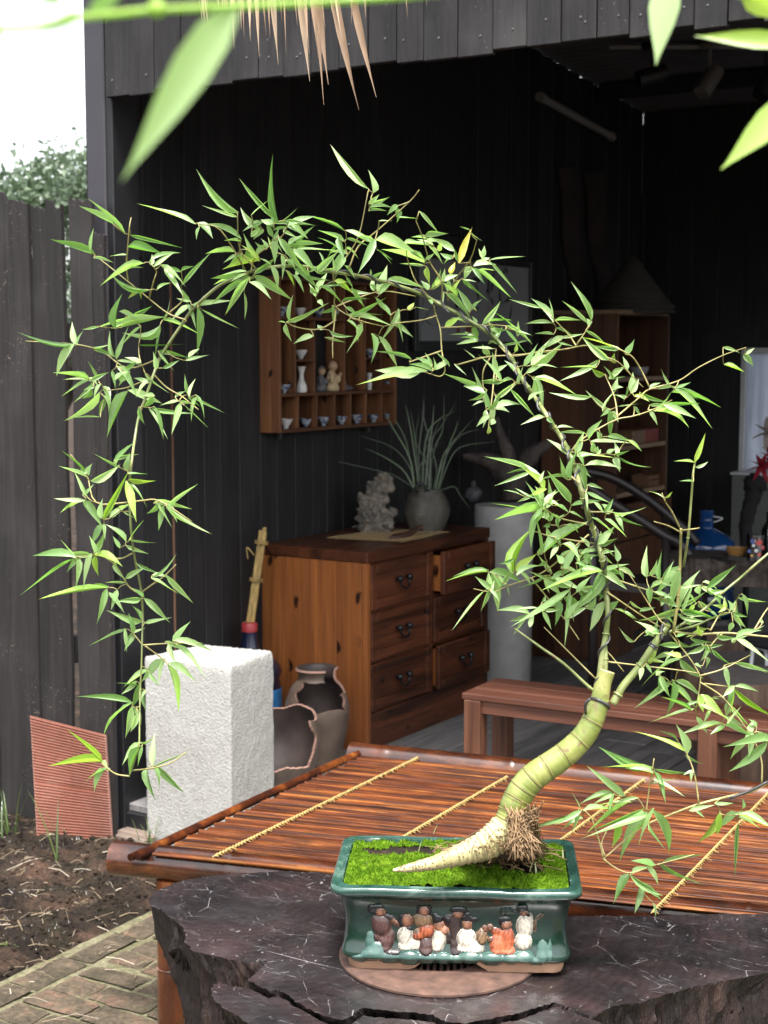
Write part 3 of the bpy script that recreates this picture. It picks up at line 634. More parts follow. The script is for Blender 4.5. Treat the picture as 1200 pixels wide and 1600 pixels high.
P1z = [(45, 190), (60, 235), (110, 250), (150, 285), (210, 330), (240, 360), (245, 430), (260, 440), (290, 480), (350, 495), (440, 515), (590, 545), (640, 540), (700, 533), (672, 566), (640, 596), (600, 630), (590, 640), (640, 670), (710, 700), (760, 690), (800, 715), (860, 760), (930, 800), (1010, 840), (1110, 862)]
P1 = [(220 + a / 3.53, 1350 + b / 3.53) for a, b in P1z]
crack_hi = [(543, 1590), (556, 1583), (566, 1574), (588, 1577), (610, 1580), (642, 1582), (676, 1586), (698, 1597), (727, 1599), (757, 1594), (785, 1588), (812, 1583), (840, 1574), (868, 1566)]
front_r = [(930, 1590), (947, 1578), (960, 1571), (1000, 1567), (1035, 1556), (1085, 1542), (1140, 1531), (1200, 1520), (1290, 1512), (1370, 1492), (1395, 1470), (1350, 1445), (1270, 1433), (1200, 1428)]
back = [(1130, 1428), (1072, 1429), (1025, 1431), (892, 1431), (750, 1404), (600, 1374), (503, 1363), (447, 1361), (404, 1363), (347, 1366), (305, 1372), (271, 1380), (244, 1392), (235, 1400)]
P2z = [(1110, 880), (1000, 852), (930, 815), (860, 778), (800, 733), (755, 712), (700, 722), (640, 695), (585, 668), (550, 660), (480, 655), (430, 635), (400, 650), (385, 680), (400, 720), (440, 760), (500, 800), (560, 840), (640, 890)]
P2 = [(868, 1567), (840, 1578), (812, 1588), (785, 1593), (757, 1600), (727, 1606), (698, 1604), (676, 1592), (642, 1588), (610, 1586), (588, 1584), (566, 1582), (552, 1594)] + [(220 + a / 3.53, 1350 + b / 3.53) for a, b in P2z] + [(430, 1625), (520, 1680), (640, 1720), (780, 1720), (890, 1690), (945, 1640), (950, 1600), (930, 1590)]
def dens(poly, step):
    out = []
    for i in range(len(poly)):
        a, b_ = np.array(poly[i]), np.array(poly[(i + 1) % len(poly)]); n = max(1, int(np.linalg.norm(b_ - a) / step)); out += [a + (b_ - a) * k / n for k in range(n)]
    return np.array(out)
W1 = np.array([onz(x, y, SZ)[:2] for x, y in P1 + crack_hi + front_r + back]); W2 = np.array([onz(x, y, SZ)[:2] for x, y in P2])
SCN = np.array([-1.42, 2.38])
st = empty('stump_table', (SCN[0], SCN[1], -.1), 'dark cracked tree stump table with a scratched polished top', 'stump table')
def slab(poly, ztop, seed, smoothk):
    D = dens(poly, .004); n = len(D)
    cl = np.roll(D, 1, 0) - np.roll(D, -1, 0)
    D = D + np.array([[.0035 * fbm(x * 60, y * 60, seed) + .003 * fbm(x * 170, y * 170, seed), .0035 * fbm(x * 60, y * 60, seed + 5) + .003 * fbm(x * 170, y * 170, seed + 3)] for x, y in D])
    zs = [ztop - .0015] + [ztop - (ztop + .11) * q ** 1.25 for q in np.linspace(.02, 1, 44)]
    tp = MB(); tp.add([(x, y, ztop) for x, y in D * 1.0], [tuple(range(n))[::-1]])
    # make sure the top faces up
    A = 0.5 * np.sum(D[:, 0] * np.roll(D[:, 1], -1) - np.roll(D[:, 0], -1) * D[:, 1])
    if A > 0: tp.f = [tuple(range(n))]
    sd_ = MB(); rows = [[(x, y, ztop) for x, y in D]]
    for z in zs:
        f = (ztop - z) / (ztop + .11); row = []
        for x, y in D:
            v = np.array([x, y]) - SCN; r = np.linalg.norm(v); v = v / r
            k = -(.05 + .15 * r) * f ** .8 + (.05 * sstep(.6, 1, f)) * 1.0
            ang = math.atan2(v[1], v[0]); rid = .030 * fbm(ang * 9, z * 3, seed) + .014 * fbm(ang * 26, z * 4, seed) - .040 * (1 - abs(fbm(x * 26 + z * 2, y * 26, z * 3.5 + seed))) ** 4 - .016 * (1 - abs(fbm(x * 70, y * 70, z * 9 + seed))) ** 3 + .008 * fbm(x * 60, y * 60, z * 40)
            row.append((x + v[0] * (k + rid * min(1, f * 12)), y + v[1] * (k + rid * min(1, f * 12)), z))
        rows.append(row)
    P = np.array(rows); sd_.grid(P if A < 0 else P[::-1], wrap=True); return tp, sd_
for (poly, zt, sd0) in ((W1, SZ, 1.0), (W2, SZ - .006, 8.0)):
    a, b_ = slab(poly, zt, sd0, 0); build('table_top', a, M['stop'], st); build('bark_side', b_, M['sbark'], st, 50)
# splintered chunk in the crack
m = MB(); c = onz(368, 1522, .42); m.blob(c, (.032, .02, .03), 12, amp=.6, f=2.5, seed=4); build('splinter', m, M['sbark'], st, 180); m = MB(); m.blob(onz(285, 1470, .41), (.02, .02, .05), 12, amp=.7, f=2.5, seed=9); build('splinter', m, M['sbark'], st, 180)

# rusty round grate under the pot
M['rust'] = plain('rusty_iron', (.10, .052, .036), .8, .5, 30, .45)
PTH = R(28.5); PC = np.array([-1.41, 2.503]) - .025 * np.array([-math.sin(PTH), math.cos(PTH)]); pc = np.array([math.cos(PTH), math.sin(PTH)]); pn = np.array([-math.sin(PTH), math.cos(PTH)])
def pot(u, v, z): q = PC + pc * u + pn * v; return np.array([q[0], q[1], z])
gc = onz(680, 1506, SZ + .006); gc = np.array([gc[0], gc[1], SZ]) + np.array([-.018, .045, 0])
gr = empty('drain_grate', gc, 'flat round rusty iron grate lying under the green pot', 'grate')
m = MB(); m.lathe([(.088, .002), (.088, .009), (.184, .009), (.189, .006), (.189, .002), (.184, .0005)], 64, gc); build('ring', m, M['rust'], gr, 40)
for k in range(14):
    a = -1.2 + (k - 6.5) * .018 * 8; x = (k - 6.5) * .0125; y = math.sqrt(max(0, .089 ** 2 - x * x)); cth = np.array([pc[0], pc[1], 0]); nth = np.array([pn[0], pn[1], 0])
    m = MB(); m.tube([gc + cth * x - nth * y + [0, 0, .005], gc + cth * x + nth * y + [0, 0, .005]], .0034, 6); build('bar', m, M['rust'], gr, 60)

# ---------------------------------------------------------------- glazed pot
def glaze(name, a, b, c_):
    t = NT(name); v = t.coord((1, 1, 1), False); n1 = t.noise(v, 10, 5, 1.2); n2 = t.noise(v, 60, 4, .4); c = t.ramp(n1, [(.3, a), (.55, b), (.78, c_)]); c = t.mix(.3, c, t.ramp(n2, [(.35, .55), (.62, 1.05)]), 'MULTIPLY')
    t.bsdf(col=c, rough=.16, coat=.4, crough=.06, nrm=t.bump(n2, .15, .003)); return t.m
M['glaze'] = glaze('dark_green_glaze', (.003, .014, .009), (.007, .028, .018), (.026, .062, .044))
M['glazel'] = glaze('pale_green_glaze', (.008, .032, .024), (.035, .085, .066), (.20, .30, .24))
M['glazec'] = glaze('cloud_glaze', (.018, .06, .05), (.06, .13, .105), (.22, .29, .25))
M['clay'] = plain('unglazed_clay', (.36, .21, .13), .8, .18, 14, .25)
pt = empty('bonsai_pot', (PC[0], PC[1], SZ + .009), 'green glazed rectangular bonsai pot with seated robed figures in relief', 'plant pot')
PZ = SZ + .009
HYA = .025
def rrect(hx, hy, rc, n=7, wav=0.0):
    out = []
    for (sx, sy, a0) in ((1, -1, -90), (1, 1, 0), (-1, 1, 90), (-1, -1, 180)):
        for i in range(n + 1): a = R(a0 + 90 * i / n); out.append((sx * (hx - rc) + rc * math.cos(a), sy * (hy - rc) + rc * math.sin(a)))
    return dens(out, .012)[:, :]
def shell(prof, rc, name, mat, sm=60):
    base = rrect(.2, .1, rc, 6); n = len(base); rows = []
    for hx, hy, z in prof:
        row = []
        for x, y in base:
            sx = np.sign(x) if abs(x) > 1e-6 else 0; sy = np.sign(y)
            row.append(pot(x * hx / .2, np.sign(y) * (abs(y) * hy / .1 + HYA * min(1, abs(y) / .06)), PZ + z + .0007 * math.sin(x * 40 + y * 60) * (z > .14) + .0006 * fbm(x * 30, y * 30, z * 30)))
        rows.append(row)
    m = MB(); m.grid(np.array(rows), wrap=True); return build(name, m, mat, pt, sm)
shell([(.198, .098, .018), (.206, .107, .020), (.211, .112, .026), (.211, .111, .034), (.207, .106, .044), (.205, .103, .06), (.204, .102, .08), (.205, .103, .10), (.208, .105, .118), (.212, .110, .132), (.217, .117, .140), (.222, .124, .144)], .026, 'body', M['glaze'])
shell([(.220, .122, .142), (.225, .1265, .1455), (.2295, .130, .149), (.2305, .131, .156), (.228, .129, .161), (.223, .124, .1625), (.220, .121, .1605), (.217, .118, .1595), (.213, .114, .1625), (.2095, .1105, .1615), (.208, .109, .155), (.207, .108, .13)], .024, 'rim', M['glazel'])
mb = MB(); mb.grid(np.array([[pot(u * .19, v * .115, PZ + .019) for v in (-1, 0, 1)] for u in (-1, 0, 1)])); build('floor_plate', mb, M['clay'], pt)
# unglazed foot, cut away in an arch at front and back
base = rrect(.199, .128, .026, 6); rows = []
for hz, kx in ((0, .99), (.006, 1.0), (.014, 1.0), (.0205, .995)):
    row = []
    for x, y in base:
        cut = sstep(.072, .045, abs(x + .01)) if abs(y) > .08 else 0
        row.append(pot(x * kx, y * kx, PZ + max(hz, cut * .0165) + (.0012 * fbm(x * 50, y * 50) if hz < .01 else 0)))
    rows.append(row)
m = MB(); P = np.array(rows); m.grid(P, wrap=True); Q = P.copy()
for i in range(len(P)):
    for j, (x, y) in enumerate(base): Q[i, j] = pot(x * .93, y * .9, P[i, j][2])
m.grid(Q[::-1], wrap=True); m.grid(np.array([Q[0], P[0]]), wrap=True); build('foot', m, M['clay'], pt, 50)
# relief on the front: height fields of smoothly joined forms
FN = np.array([-pn[0], -pn[1], 0]); FP = pot(0, -.1265, PZ + .08)
def rel(tile, x, y):
    ox = 540 if tile == 1 else 720; p = onplane(ox + x / 6, 1380 + y / 6, FP, FN); d = p[:2] - PC; return np.dot(d, pc), p[2] - PZ
def surf_v(z): return np.interp(z, [.02, .026, .034, .044, .06, .08, .10, .118, .132, .14], [-.132, -.137, -.136, -.130, -.127, -.126, -.127, -.130, -.135, -.142])
def relief(name, blobs, mat, parent, fold=0.0, res=.0022, fdir=0.0, lift=0.0):
    B = []
    for bl in blobs:
        t, x, y, rx, ry = bl[:5]; rot = R(bl[5]) if len(bl) > 5 else 0; h = bl[6] if len(bl) > 6 else 1.0
        u, v = rel(t, x, y); B.append((u, v, rx / 6 * .00127, ry / 6 * .00127, rot, h))
    u0 = min(b[0] - max(b[2], b[3]) for b in B) - .002; u1 = max(b[0] + max(b[2], b[3]) for b in B) + .002; v0 = min(b[1] - max(b[2], b[3]) for b in B) - .002; v1 = max(b[1] + max(b[2], b[3]) for b in B) + .002
    nu, nv = int((u1 - u0) / res) + 2, int((v1 - v0) / res) + 2; fold *= 1.5; H = np.zeros((nu, nv)); P = np.zeros((nu, nv, 3))
    for i in range(nu):
        for j in range(nv):
            u, v = u0 + i * res, v0 + j * res; h = -.004
            for (cu, cv, ru, rv, ro, hh) in B:
                du, dv = u - cu, v - cv; a = (du * math.cos(ro) - dv * math.sin(ro)) / ru; b_ = (du * math.sin(ro) + dv * math.cos(ro)) / rv; q = 1 - a * a - b_ * b_
                k = min(ru, rv) * .52 * hh * (math.sqrt(q) if q > 0 else q * .6); h = max(h, k) + (.0008 * math.exp(-abs(h - k) / .0012) if q > -.3 else 0)
            if h > 0 and fold: h += .32 * fold * math.sin((u + v * .5 * math.sin(cu * 900)) * 1000 + 5 * fbm(u * 60, v * 60, 2.2))
            H[i, j] = h; P[i, j] = pot(u, surf_v(v) - h - lift, PZ + v)
    keep = np.zeros((nu, nv), bool); keep[:-1, :-1] = np.maximum.reduce([H[:-1, :-1], H[1:, :-1], H[:-1, 1:], H[1:, 1:]]) > 0
    m = MB(); m.grid(P, keep=keep); return build(name, m, mat, parent, 180)
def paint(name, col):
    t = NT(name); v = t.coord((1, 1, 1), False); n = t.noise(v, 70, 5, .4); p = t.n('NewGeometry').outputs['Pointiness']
    c = t.ramp(n, [(.3, tuple(x * .7 for x in col)), (.65, tuple(x * 1.12 for x in col))]); c = t.mix(1.0, c, t.ramp(p, [(.46, .12), (.497, .95), (.55, 1.2)]), 'MULTIPLY')  # creases darkened, raised folds lightened by curvature: shading put into the glaze colour
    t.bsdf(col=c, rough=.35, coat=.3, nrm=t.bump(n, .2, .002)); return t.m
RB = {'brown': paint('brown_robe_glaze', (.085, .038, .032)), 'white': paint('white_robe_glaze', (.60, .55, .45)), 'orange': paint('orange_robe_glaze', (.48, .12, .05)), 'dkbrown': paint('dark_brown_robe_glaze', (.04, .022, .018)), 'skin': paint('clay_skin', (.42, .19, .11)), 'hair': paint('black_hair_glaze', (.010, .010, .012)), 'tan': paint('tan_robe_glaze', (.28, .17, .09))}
FIG = [
 ('robe in brown, standing hunched over a flute', 'brown', [(1, 340, 390, 88, 95), (1, 395, 530, 60, 105, 20), (1, 300, 505, 42, 40), (1, 300, 340, 50, 50)], [(1, 325, 262, 40, 42), (1, 440, 340, 30, 20, 40), (1, 475, 375, 30, 16, 50)], [(1, 305, 218, 48, 26), (1, 245, 235, 32, 34, 0, .6), (1, 290, 260, 18, 36)], [('dkbrown', [(1, 410, 320, 48, 26, 20), (1, 440, 630, 66, 24)])]),
 ('figure in white seated with bald forehead', 'white', [(1, 560, 490, 72, 88), (1, 640, 565, 80, 48), (1, 560, 580, 66, 40)], [(1, 577, 345, 46, 58)], [(1, 528, 350, 30, 58, 0, .7), (1, 590, 425, 30, 24)], []),
 ('bearded standing figure with an orange sash', 'tan', [(1, 725, 345, 92, 72), (1, 690, 470, 55, 50)], [(1, 738, 258, 42, 46)], [(1, 690, 250, 20, 45, 0, .7), (1, 785, 250, 18, 45, 0, .7), (1, 745, 335, 42, 50)], [('orange', [(1, 762, 440, 68, 62), (1, 690, 485, 58, 40, -20)]), ('brown', [(1, 755, 580, 58, 80)])]),
 ('figure in white wearing a black cap, hand at the chin', 'white', [(1, 880, 500, 70, 92), (1, 860, 570, 60, 60)], [(1, 880, 398, 42, 52), (1, 928, 445, 38, 38)], [(1, 862, 332, 46, 42), (1, 840, 300, 22, 26)], [('dkbrown', [(1, 966, 505, 24, 52)])]),
 ('dark brown standing figure in a wide hat', 'dkbrown', [(1, 1025, 400, 58, 130, 0, .7), (1, 1030, 570, 50, 90, 0, .7), (1, 965, 350, 50, 60, 0, .7)], [(1, 1055, 288, 40, 32, 0, .8)], [(1, 1060, 245, 72, 26, 0, .8), (1, 960, 345, 30, 36)], []),
 ('figure in white seated with a topknot', 'white', [(2, 50, 510, 92, 88), (2, 125, 590, 92, 55), (2, 20, 590, 70, 45)], [(2, 58, 385, 40, 46), (2, 225, 425, 22, 30)], [(2, 60, 325, 46, 34), (2, 62, 290, 22, 22), (2, 120, 335, 34, 18)], [('tan', [(2, 195, 500, 46, 72)])]),
 ('orange robed figure seated with raised arm', 'orange', [(2, 440, 520, 60, 108), (2, 335, 570, 62, 92), (2, 448, 620, 56, 46), (2, 330, 450, 60, 36, 15)], [(2, 425, 385, 44, 40), (2, 276, 415, 26, 30), (2, 285, 525, 22, 24)], [(2, 410, 340, 46, 30), (2, 385, 370, 20, 40)], []),
 ('tall figure in white standing at the right end', 'white', [(2, 600, 400, 78, 108), (2, 585, 540, 76, 84), (2, 648, 325, 28, 52)], [(2, 590, 272, 32, 28)], [(2, 575, 228, 48, 32), (2, 630, 300, 16, 30)], [('tan', [(2, 735, 310, 40, 12, -45), (2, 690, 400, 14, 50)])]),
]
for lab, rc, robe, skin, hair, extra in FIG:
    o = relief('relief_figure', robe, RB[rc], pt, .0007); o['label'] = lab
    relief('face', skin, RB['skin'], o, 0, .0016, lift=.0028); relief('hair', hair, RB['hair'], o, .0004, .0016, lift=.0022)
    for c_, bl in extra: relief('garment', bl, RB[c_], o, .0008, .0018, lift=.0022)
    for ch in list(o.children): ch.location = (0, 0, 0)
cl_ = [(1, 150, 700, 70, 24), (1, 270, 665, 100, 42), (1, 420, 695, 86, 40), (1, 600, 690, 92, 56), (1, 760, 700, 80, 40), (1, 915, 700, 66, 40), (1, 1040, 710, 60, 30), (2, 95, 690, 92, 44), (2, 290, 705, 95, 48), (2, 470, 705, 80, 40), (2, 590, 690, 78, 46), (2, 765, 650, 46, 80), (2, 835, 620, 18, 70), (2, 690, 730, 70, 24), (1, 232, 560, 40, 76), (1, 305, 610, 60, 40)]
cl_ = [(t_, x_, y_ - 14, rx_ * 1.1, ry_ * 1.35) for t_, x_, y_, rx_, ry_ in cl_]
relief('cloud_band', cl_, M['glazec'], pt, .0004, .0026)
relief('relief_tree', [(2, 425, 250, 56, 46, 0, .6), (2, 480, 270, 60, 14, 10, .5), (2, 380, 290, 20, 30, 0, .5)], M['glaze'], pt, .0012, .0018)
# earth and moss in the pot
def pz(u, v): return .146 + .006 * (1 - (u / .2) ** 2) + .006 * (1 - (v / .125) ** 2) + .0025 * fbm(u * 22, v * 22, 2.0)
def bare(u, v): return .85 * max(math.exp(-(((u + .11) / .095) ** 2 + ((v - .078) / .05) ** 2)), math.exp(-(((u - .125) / .05) ** 2 + ((v + .02) / .04) ** 2)), .8 * math.exp(-(((u - .03) / .05) ** 2 + ((v - .05) / .03) ** 2))) + .35 * fbm(u * 30, v * 30, 7.0)
G = np.array([[pot(u, v, PZ + pz(u, v) + .002 * fbm(u * 120, v * 120)) for v in np.linspace(-.134, .134, 60)] for u in np.linspace(-.208, .208, 100)])
build('potting_soil', MB().grid(G), M['soil'], pt, 180)
def moss_mat():
    t = NT('green_moss'); g = t.n('NewGeometry'); v = t.coord((1, 1, 1), False); n = t.noise(v, 38, 6, .8, .7); f = t.math('ADD', t.math('MULTIPLY', g.outputs['Random Per Island'], .35), t.math('MULTIPLY', n, .75))
    c = t.ramp(f, [(.2, (.012, .035, .004)), (.42, (.05, .12, .008)), (.6, (.12, .23, .014)), (.78, (.28, .40, .04))]); d = t.n('BsdfDiffuse', {'Color': c}); tr = t.n('BsdfTranslucent', {'Color': c})
    mx = t.n('MixShader', {0: .35, 1: d.outputs[0], 2: tr.outputs[0]}); t.t.links.new(mx.outputs[0], t.out.inputs[0]); return t.m
M['moss'] = moss_mat(); m = MB(); nu, nv = 190, 124; P = np.zeros((nu, nv, 3)); keep = np.zeros((nu, nv), bool)
def mossh(u, v): return .012 * (1 - sstep(.28, .5, bare(u, v))) * max(0, .55 + .75 * abs(fbm(u * 34, v * 34, 1.0)) ** .5 + .4 * fbm(u * 70, v * 70, 3.0)) - .001 - .004 * max(0, fbm(u * 16, v * 16, 9.0))
for i in range(nu):
    for j in range(nv):
        u, v = -.2065 + .413 * i / (nu - 1), -.132 + .264 * j / (nv - 1); h = mossh(u, v); P[i, j] = pot(u, v, PZ + pz(u, v) + h + .0018 * fbm(u * 260, v * 260)); keep[i, j] = h > .0008
m.grid(P, keep=keep); tri = []
for k in range(34000):
    u, v = random.uniform(-.205, .205), random.uniform(-.131, .131); h = mossh(u, v)
    if h < .001: continue
    p = pot(u, v, PZ + pz(u, v) + h - .0005); a = random.uniform(0, 6.28); L = random.uniform(.0025, .006); s = np.array([math.cos(a), math.sin(a), 0]) * .0009; q = np.array([random.gauss(0, .4), random.gauss(0, .4), 1]) * L
    tri += [p - s, p + s, p + q]
m.add(np.array(tri), [(i, i + 1, i + 2) for i in range(0, len(tri), 3)]); build('moss', m, M['moss'], pt)['kind'] = 'stuff'
m = MB(); M['sprout'] = grass_mat('pale_sprout', (.35, .42, .16), (.55, .58, .30))
for (x, y, h) in ((677, 1303, 22), (654, 1330, 22), (748, 1358, 26), (770, 1345, 30), (776, 1352, 26), (828, 1362, 24), (838, 1365, 20), (845, 1330, 18), (575, 1355, 12), (880, 1345, 22), (640, 1362, 18), (690, 1366, 14), (872, 1340, 14)):
    b_ = onz(x, y, PZ + .158); blade(m, b_, (random.gauss(0, .25), random.gauss(0, .25), 1), h * .00116, .0035, .1, 4)
build('sprouts', m, M['sprout'], pt, 180)['kind'] = 'stuff'
# ---------------------------------------------------------------- the bamboo
def D0(x, y):
    d = 2.80 + .07 * math.sin(x * .011 + .6) + .06 * math.sin(y * .013 + 1.1) + .05 * fbm(x * .02, y * .02, 4.4)
    k = sstep(820, 1080, y) * sstep(560, 700, x); return d * (1 - k) + 2.775 * k
def B3(x, y, dd=0.0): return dep(x, y, D0(x, y) + dd)
MPX = 2.79 / FPX
def cane_mat(name, a, b, c_, rough=.35):
    t = NT(name); v = t.coord((1, 1, 1), False); n = t.noise(v, 14, 5, .8); f = t.noise(v, 120, 4); c = t.ramp(n, [(.3, a), (.52, b), (.74, c_)]); c = t.mix(.3, c, t.ramp(f, [(.3, .65), (.6, 1.05)]), 'MULTIPLY')
    t.bsdf(col=c, rough=rough, nrm=t.bump(f, .12, .002), coat=.15, crough=.3); return t.m
M['trunk'] = cane_mat('yellow_green_culm', (.11, .16, .025), (.27, .30, .075), (.45, .42, .16))
M['rootc'] = cane_mat('pale_rhizome', (.30, .27, .10), (.48, .42, .20), (.60, .52, .30), .6)
M['node'] = plain('node_scar', (.20, .15, .06), .7, .3, 60)
M['stem'] = cane_mat('green_cane', (.11, .15, .04), (.21, .25, .08), (.34, .36, .15))
M['twig'] = cane_mat('straw_twig', (.22, .20, .06), (.38, .33, .12), (.48, .38, .18), .5)
M['dkfib'] = plain('dark_root_core', (.05, .03, .018), .95, .5, 60, .9); M['fibre'] = plain('root_fibre', (.27, .17, .085), .85, .5, 40)
bam = empty('potted_bamboo', tuple(pot(-.0, 0, PZ + .15)), 'arching bamboo bonsai with a swollen yellow green base growing in the green pot', 'bamboo plant')
def scars(m):
    nt_ = m.node_tree; b = [n for n in nt_.nodes if n.type == 'BSDF_PRINCIPLED'][0]; src = b.inputs['Base Color'].links[0].from_socket; v = nt_.nodes.new('ShaderNodeTexCoord').outputs['Object']
    n = nt_.nodes.new('ShaderNodeTexNoise'); n.inputs['Scale'].default_value = 42; n.inputs['Detail'].default_value = 6; n.inputs['Distortion'].default_value = 1.2; nt_.links.new(v, n.inputs['Vector'])
    r = nt_.nodes.new('ShaderNodeValToRGB'); r.color_ramp.elements[0].position = .60; r.color_ramp.elements[1].position = .72; nt_.links.new(n.outputs[0], r.inputs[0])
    x = nt_.nodes.new('ShaderNodeMix'); x.data_type = 'RGBA'; nt_.links.new(r.outputs[0], x.inputs[0]); nt_.links.new(src, x.inputs[6]); x.inputs[7].default_value = (.16, .11, .05, 1); nt_.links.new(x.outputs[2], b.inputs['Base Color'])
scars(M['trunk']); scars(M['rootc']); scars(M['stem'])
def Dt(x, y): return np.interp(y, [1050, 1200, 1280, 1330, 1360], [2.775, 2.775, 2.775, 2.765, 2.735])
TR = [(948, 1050, 12.5), (942, 1068, 13), (938, 1088, 14), (934, 1105, 16), (925, 1128, 17.5), (912, 1150, 18.5), (893, 1170, 19.5), (872, 1187, 20.5), (850, 1202, 21.5), (830, 1217, 22), (815, 1236, 22.5), (804, 1258, 22.5), (797, 1280, 22.5), (784, 1302, 23.5)]
T = [dep(x, y, Dt(x, y)) for x, y, r in TR]; S = spline(T, 10); rad = np.interp(np.linspace(0, len(TR) - 1, len(S)), range(len(TR)), [r for *_, r in TR]) * MPX
arc = np.r_[0, np.cumsum(np.linalg.norm(np.diff(S, axis=0), axis=1))]
nodes = []; a_ = .052
while a_ < arc[-1] - .01: nodes.append(a_); a_ += random.uniform(.85, 1.15) * np.interp(a_ / arc[-1], [0, .25, .5, .75, 1], [.040, .036, .033, .026, .014])
S2 = np.array([[np.interp(q, arc, S[:, k]) for k in range(3)] for q in np.linspace(0, arc[-1], 260)]); ar2 = np.linspace(0, arc[-1], 260); r2 = np.interp(ar2, arc, rad)
for i, q in enumerate(ar2):
    d = min(abs(q - n_) for n_ in nodes); r2[i] *= 1.0 - .022 * math.exp(-((d - .0035) / .003) ** 2) + .012 * math.exp(-(d / .0016) ** 2)
m = MB(); m.tube(S2, r2, 28, jit=.003); build('trunk', m, M['trunk'], bam, 60)
def ring_at(m, P, T_, r, tr, n=20, tilt=0.0):
    T_ = T_ / np.linalg.norm(T_); u = np.cross(T_, CF); u /= np.linalg.norm(u); w_ = np.cross(T_, u); pts = [P + (u * math.cos(a) + w_ * math.sin(a)) * r + T_ * tilt * r * math.cos(a + 1.0) for a in np.linspace(0, 2 * math.pi, n + 1)]; m.tube(pts, tr, 5, cap=False)
for n_ in nodes:
    P = np.array([np.interp(n_, ar2, S2[:, k]) for k in range(3)]); i = min(258, int(np.searchsorted(ar2, n_))); m = MB(); ring_at(m, P, S2[i + 1] - S2[i - 1], np.interp(n_, ar2, r2) * 1.005, .0010, 28, random.uniform(-.16, .16)); build('node_ring', m, M['node'], bam, 180)
# cut top
m = MB(); e = S2[0]; t0 = S2[0] - S2[6]; t0 /= np.linalg.norm(t0); m.lathe([(.0135, -.002), (.0146, .001), (.0138, .003), (.0105, .002), (.010, -.002), (0, -.003)], 24, e, frame_z(t0)); build('cut_top', m, M['rootc'], bam, 40)
# rhizome running out to the left
RZ = [(790, 1294, 24), (776, 1309, 25), (756, 1322, 22), (732, 1331, 18), (705, 1340, 14), (680, 1348, 10.5), (655, 1353, 8), (634, 1357, 5.5), (614, 1360, 2)]
T = [dep(x, y, Dt(x, y)) for x, y, r in RZ]; S = spline(T, 14); rr = np.interp(np.linspace(0, len(RZ) - 1, len(S)), range(len(RZ)), [r for *_, r in RZ]) * MPX
for i in range(len(S)): rr[i] *= 1.03 + .032 * math.sin(i * 1.15 + .8 * math.sin(i * .31)) + .09 * fbm(i * .22, 1)
m = MB(); m.tube(S, rr, 22, jit=.01); build('rhizome', m, M['rootc'], bam, 180)
m = MB()
for i in range(4, len(S) - 4, 3):
    for q in range(9):
        a = random.uniform(0, 6.28); tdir = S[i + 1] - S[i - 1]; tdir /= np.linalg.norm(tdir); u = np.cross(tdir, [0, 0, 1.]); u /= np.linalg.norm(u); v_ = np.cross(tdir, u)
        m.blob(S[i] + (u * math.cos(a) + v_ * math.sin(a)) * rr[i], (.0016, .0016, .0014), 6)
build('root_buds', m, M['node'], bam, 180)['kind'] = 'stuff'
m = MB()
for k in range(1500):                                  # fibrous roots under the bend
    t_ = random.random(); x0 = np.interp(t_, [0, .4, 1], [830, 815, 752]) + random.gauss(0, 8); y0 = np.interp(t_, [0, .4, 1], [1266, 1302, 1328]) + random.gauss(0, 7)
    p = dep(x0, y0, 2.765 + random.uniform(-.035, .02))
    if random.random() < .55: q = onz(np.interp(t_, [0, 1], [838, 770]) + random.gauss(0, 14), random.uniform(1328, 1346), PZ + .158)
    else: q = onz(random.uniform(690, 830), 1338 + random.gauss(0, 6), PZ + .159)
    if k % 4 == 0: p = onz(random.uniform(700, 835), random.gauss(1337, 6), PZ + .166); q = p + np.array([random.gauss(0, .03), random.gauss(0, .015), random.uniform(-.004, .006)])
    mid = (p + q) / 2 + rng.normal(0, .006, 3); m.tube(spline([p, mid, q], 3), random.uniform(.0006, .0014), 4, mi=0)
for k in range(420):
    p = dep(random.uniform(795, 832), random.uniform(1268, 1335), 2.77 + random.uniform(-.04, .01)); q = onz(random.uniform(690, 800), 1341 + random.gauss(0, 5), PZ + .16 + random.uniform(0, .012)); m.tube(spline([p, (p * .35 + q * .65) + rng.normal(0, .005, 3) + [0, 0, .006], q], 4), random.uniform(.0009, .0019), 5)
for k in range(150):
    p = dep(random.gauss(806, 8), random.gauss(1284, 12), 2.765 + random.uniform(-.03, .0)); q = dep(random.gauss(818, 14), random.uniform(1315, 1345), 2.76 + random.uniform(-.04, .0)); m.tube(spline([p, (p + q) / 2 + rng.normal(0, .005, 3), q], 3), random.uniform(.0008, .0018), 5)
m.blob(dep(812, 1300, 2.79), (.018, .018, .036), 16, amp=.5, f=5, mi=1); m.blob(dep(785, 1325, 2.785), (.036, .02, .018), 16, amp=.5, f=5, seed=3, mi=1)
build('fibrous_roots', m, [M['fibre'], M['dkfib']], bam, 180)['kind'] = 'stuff'

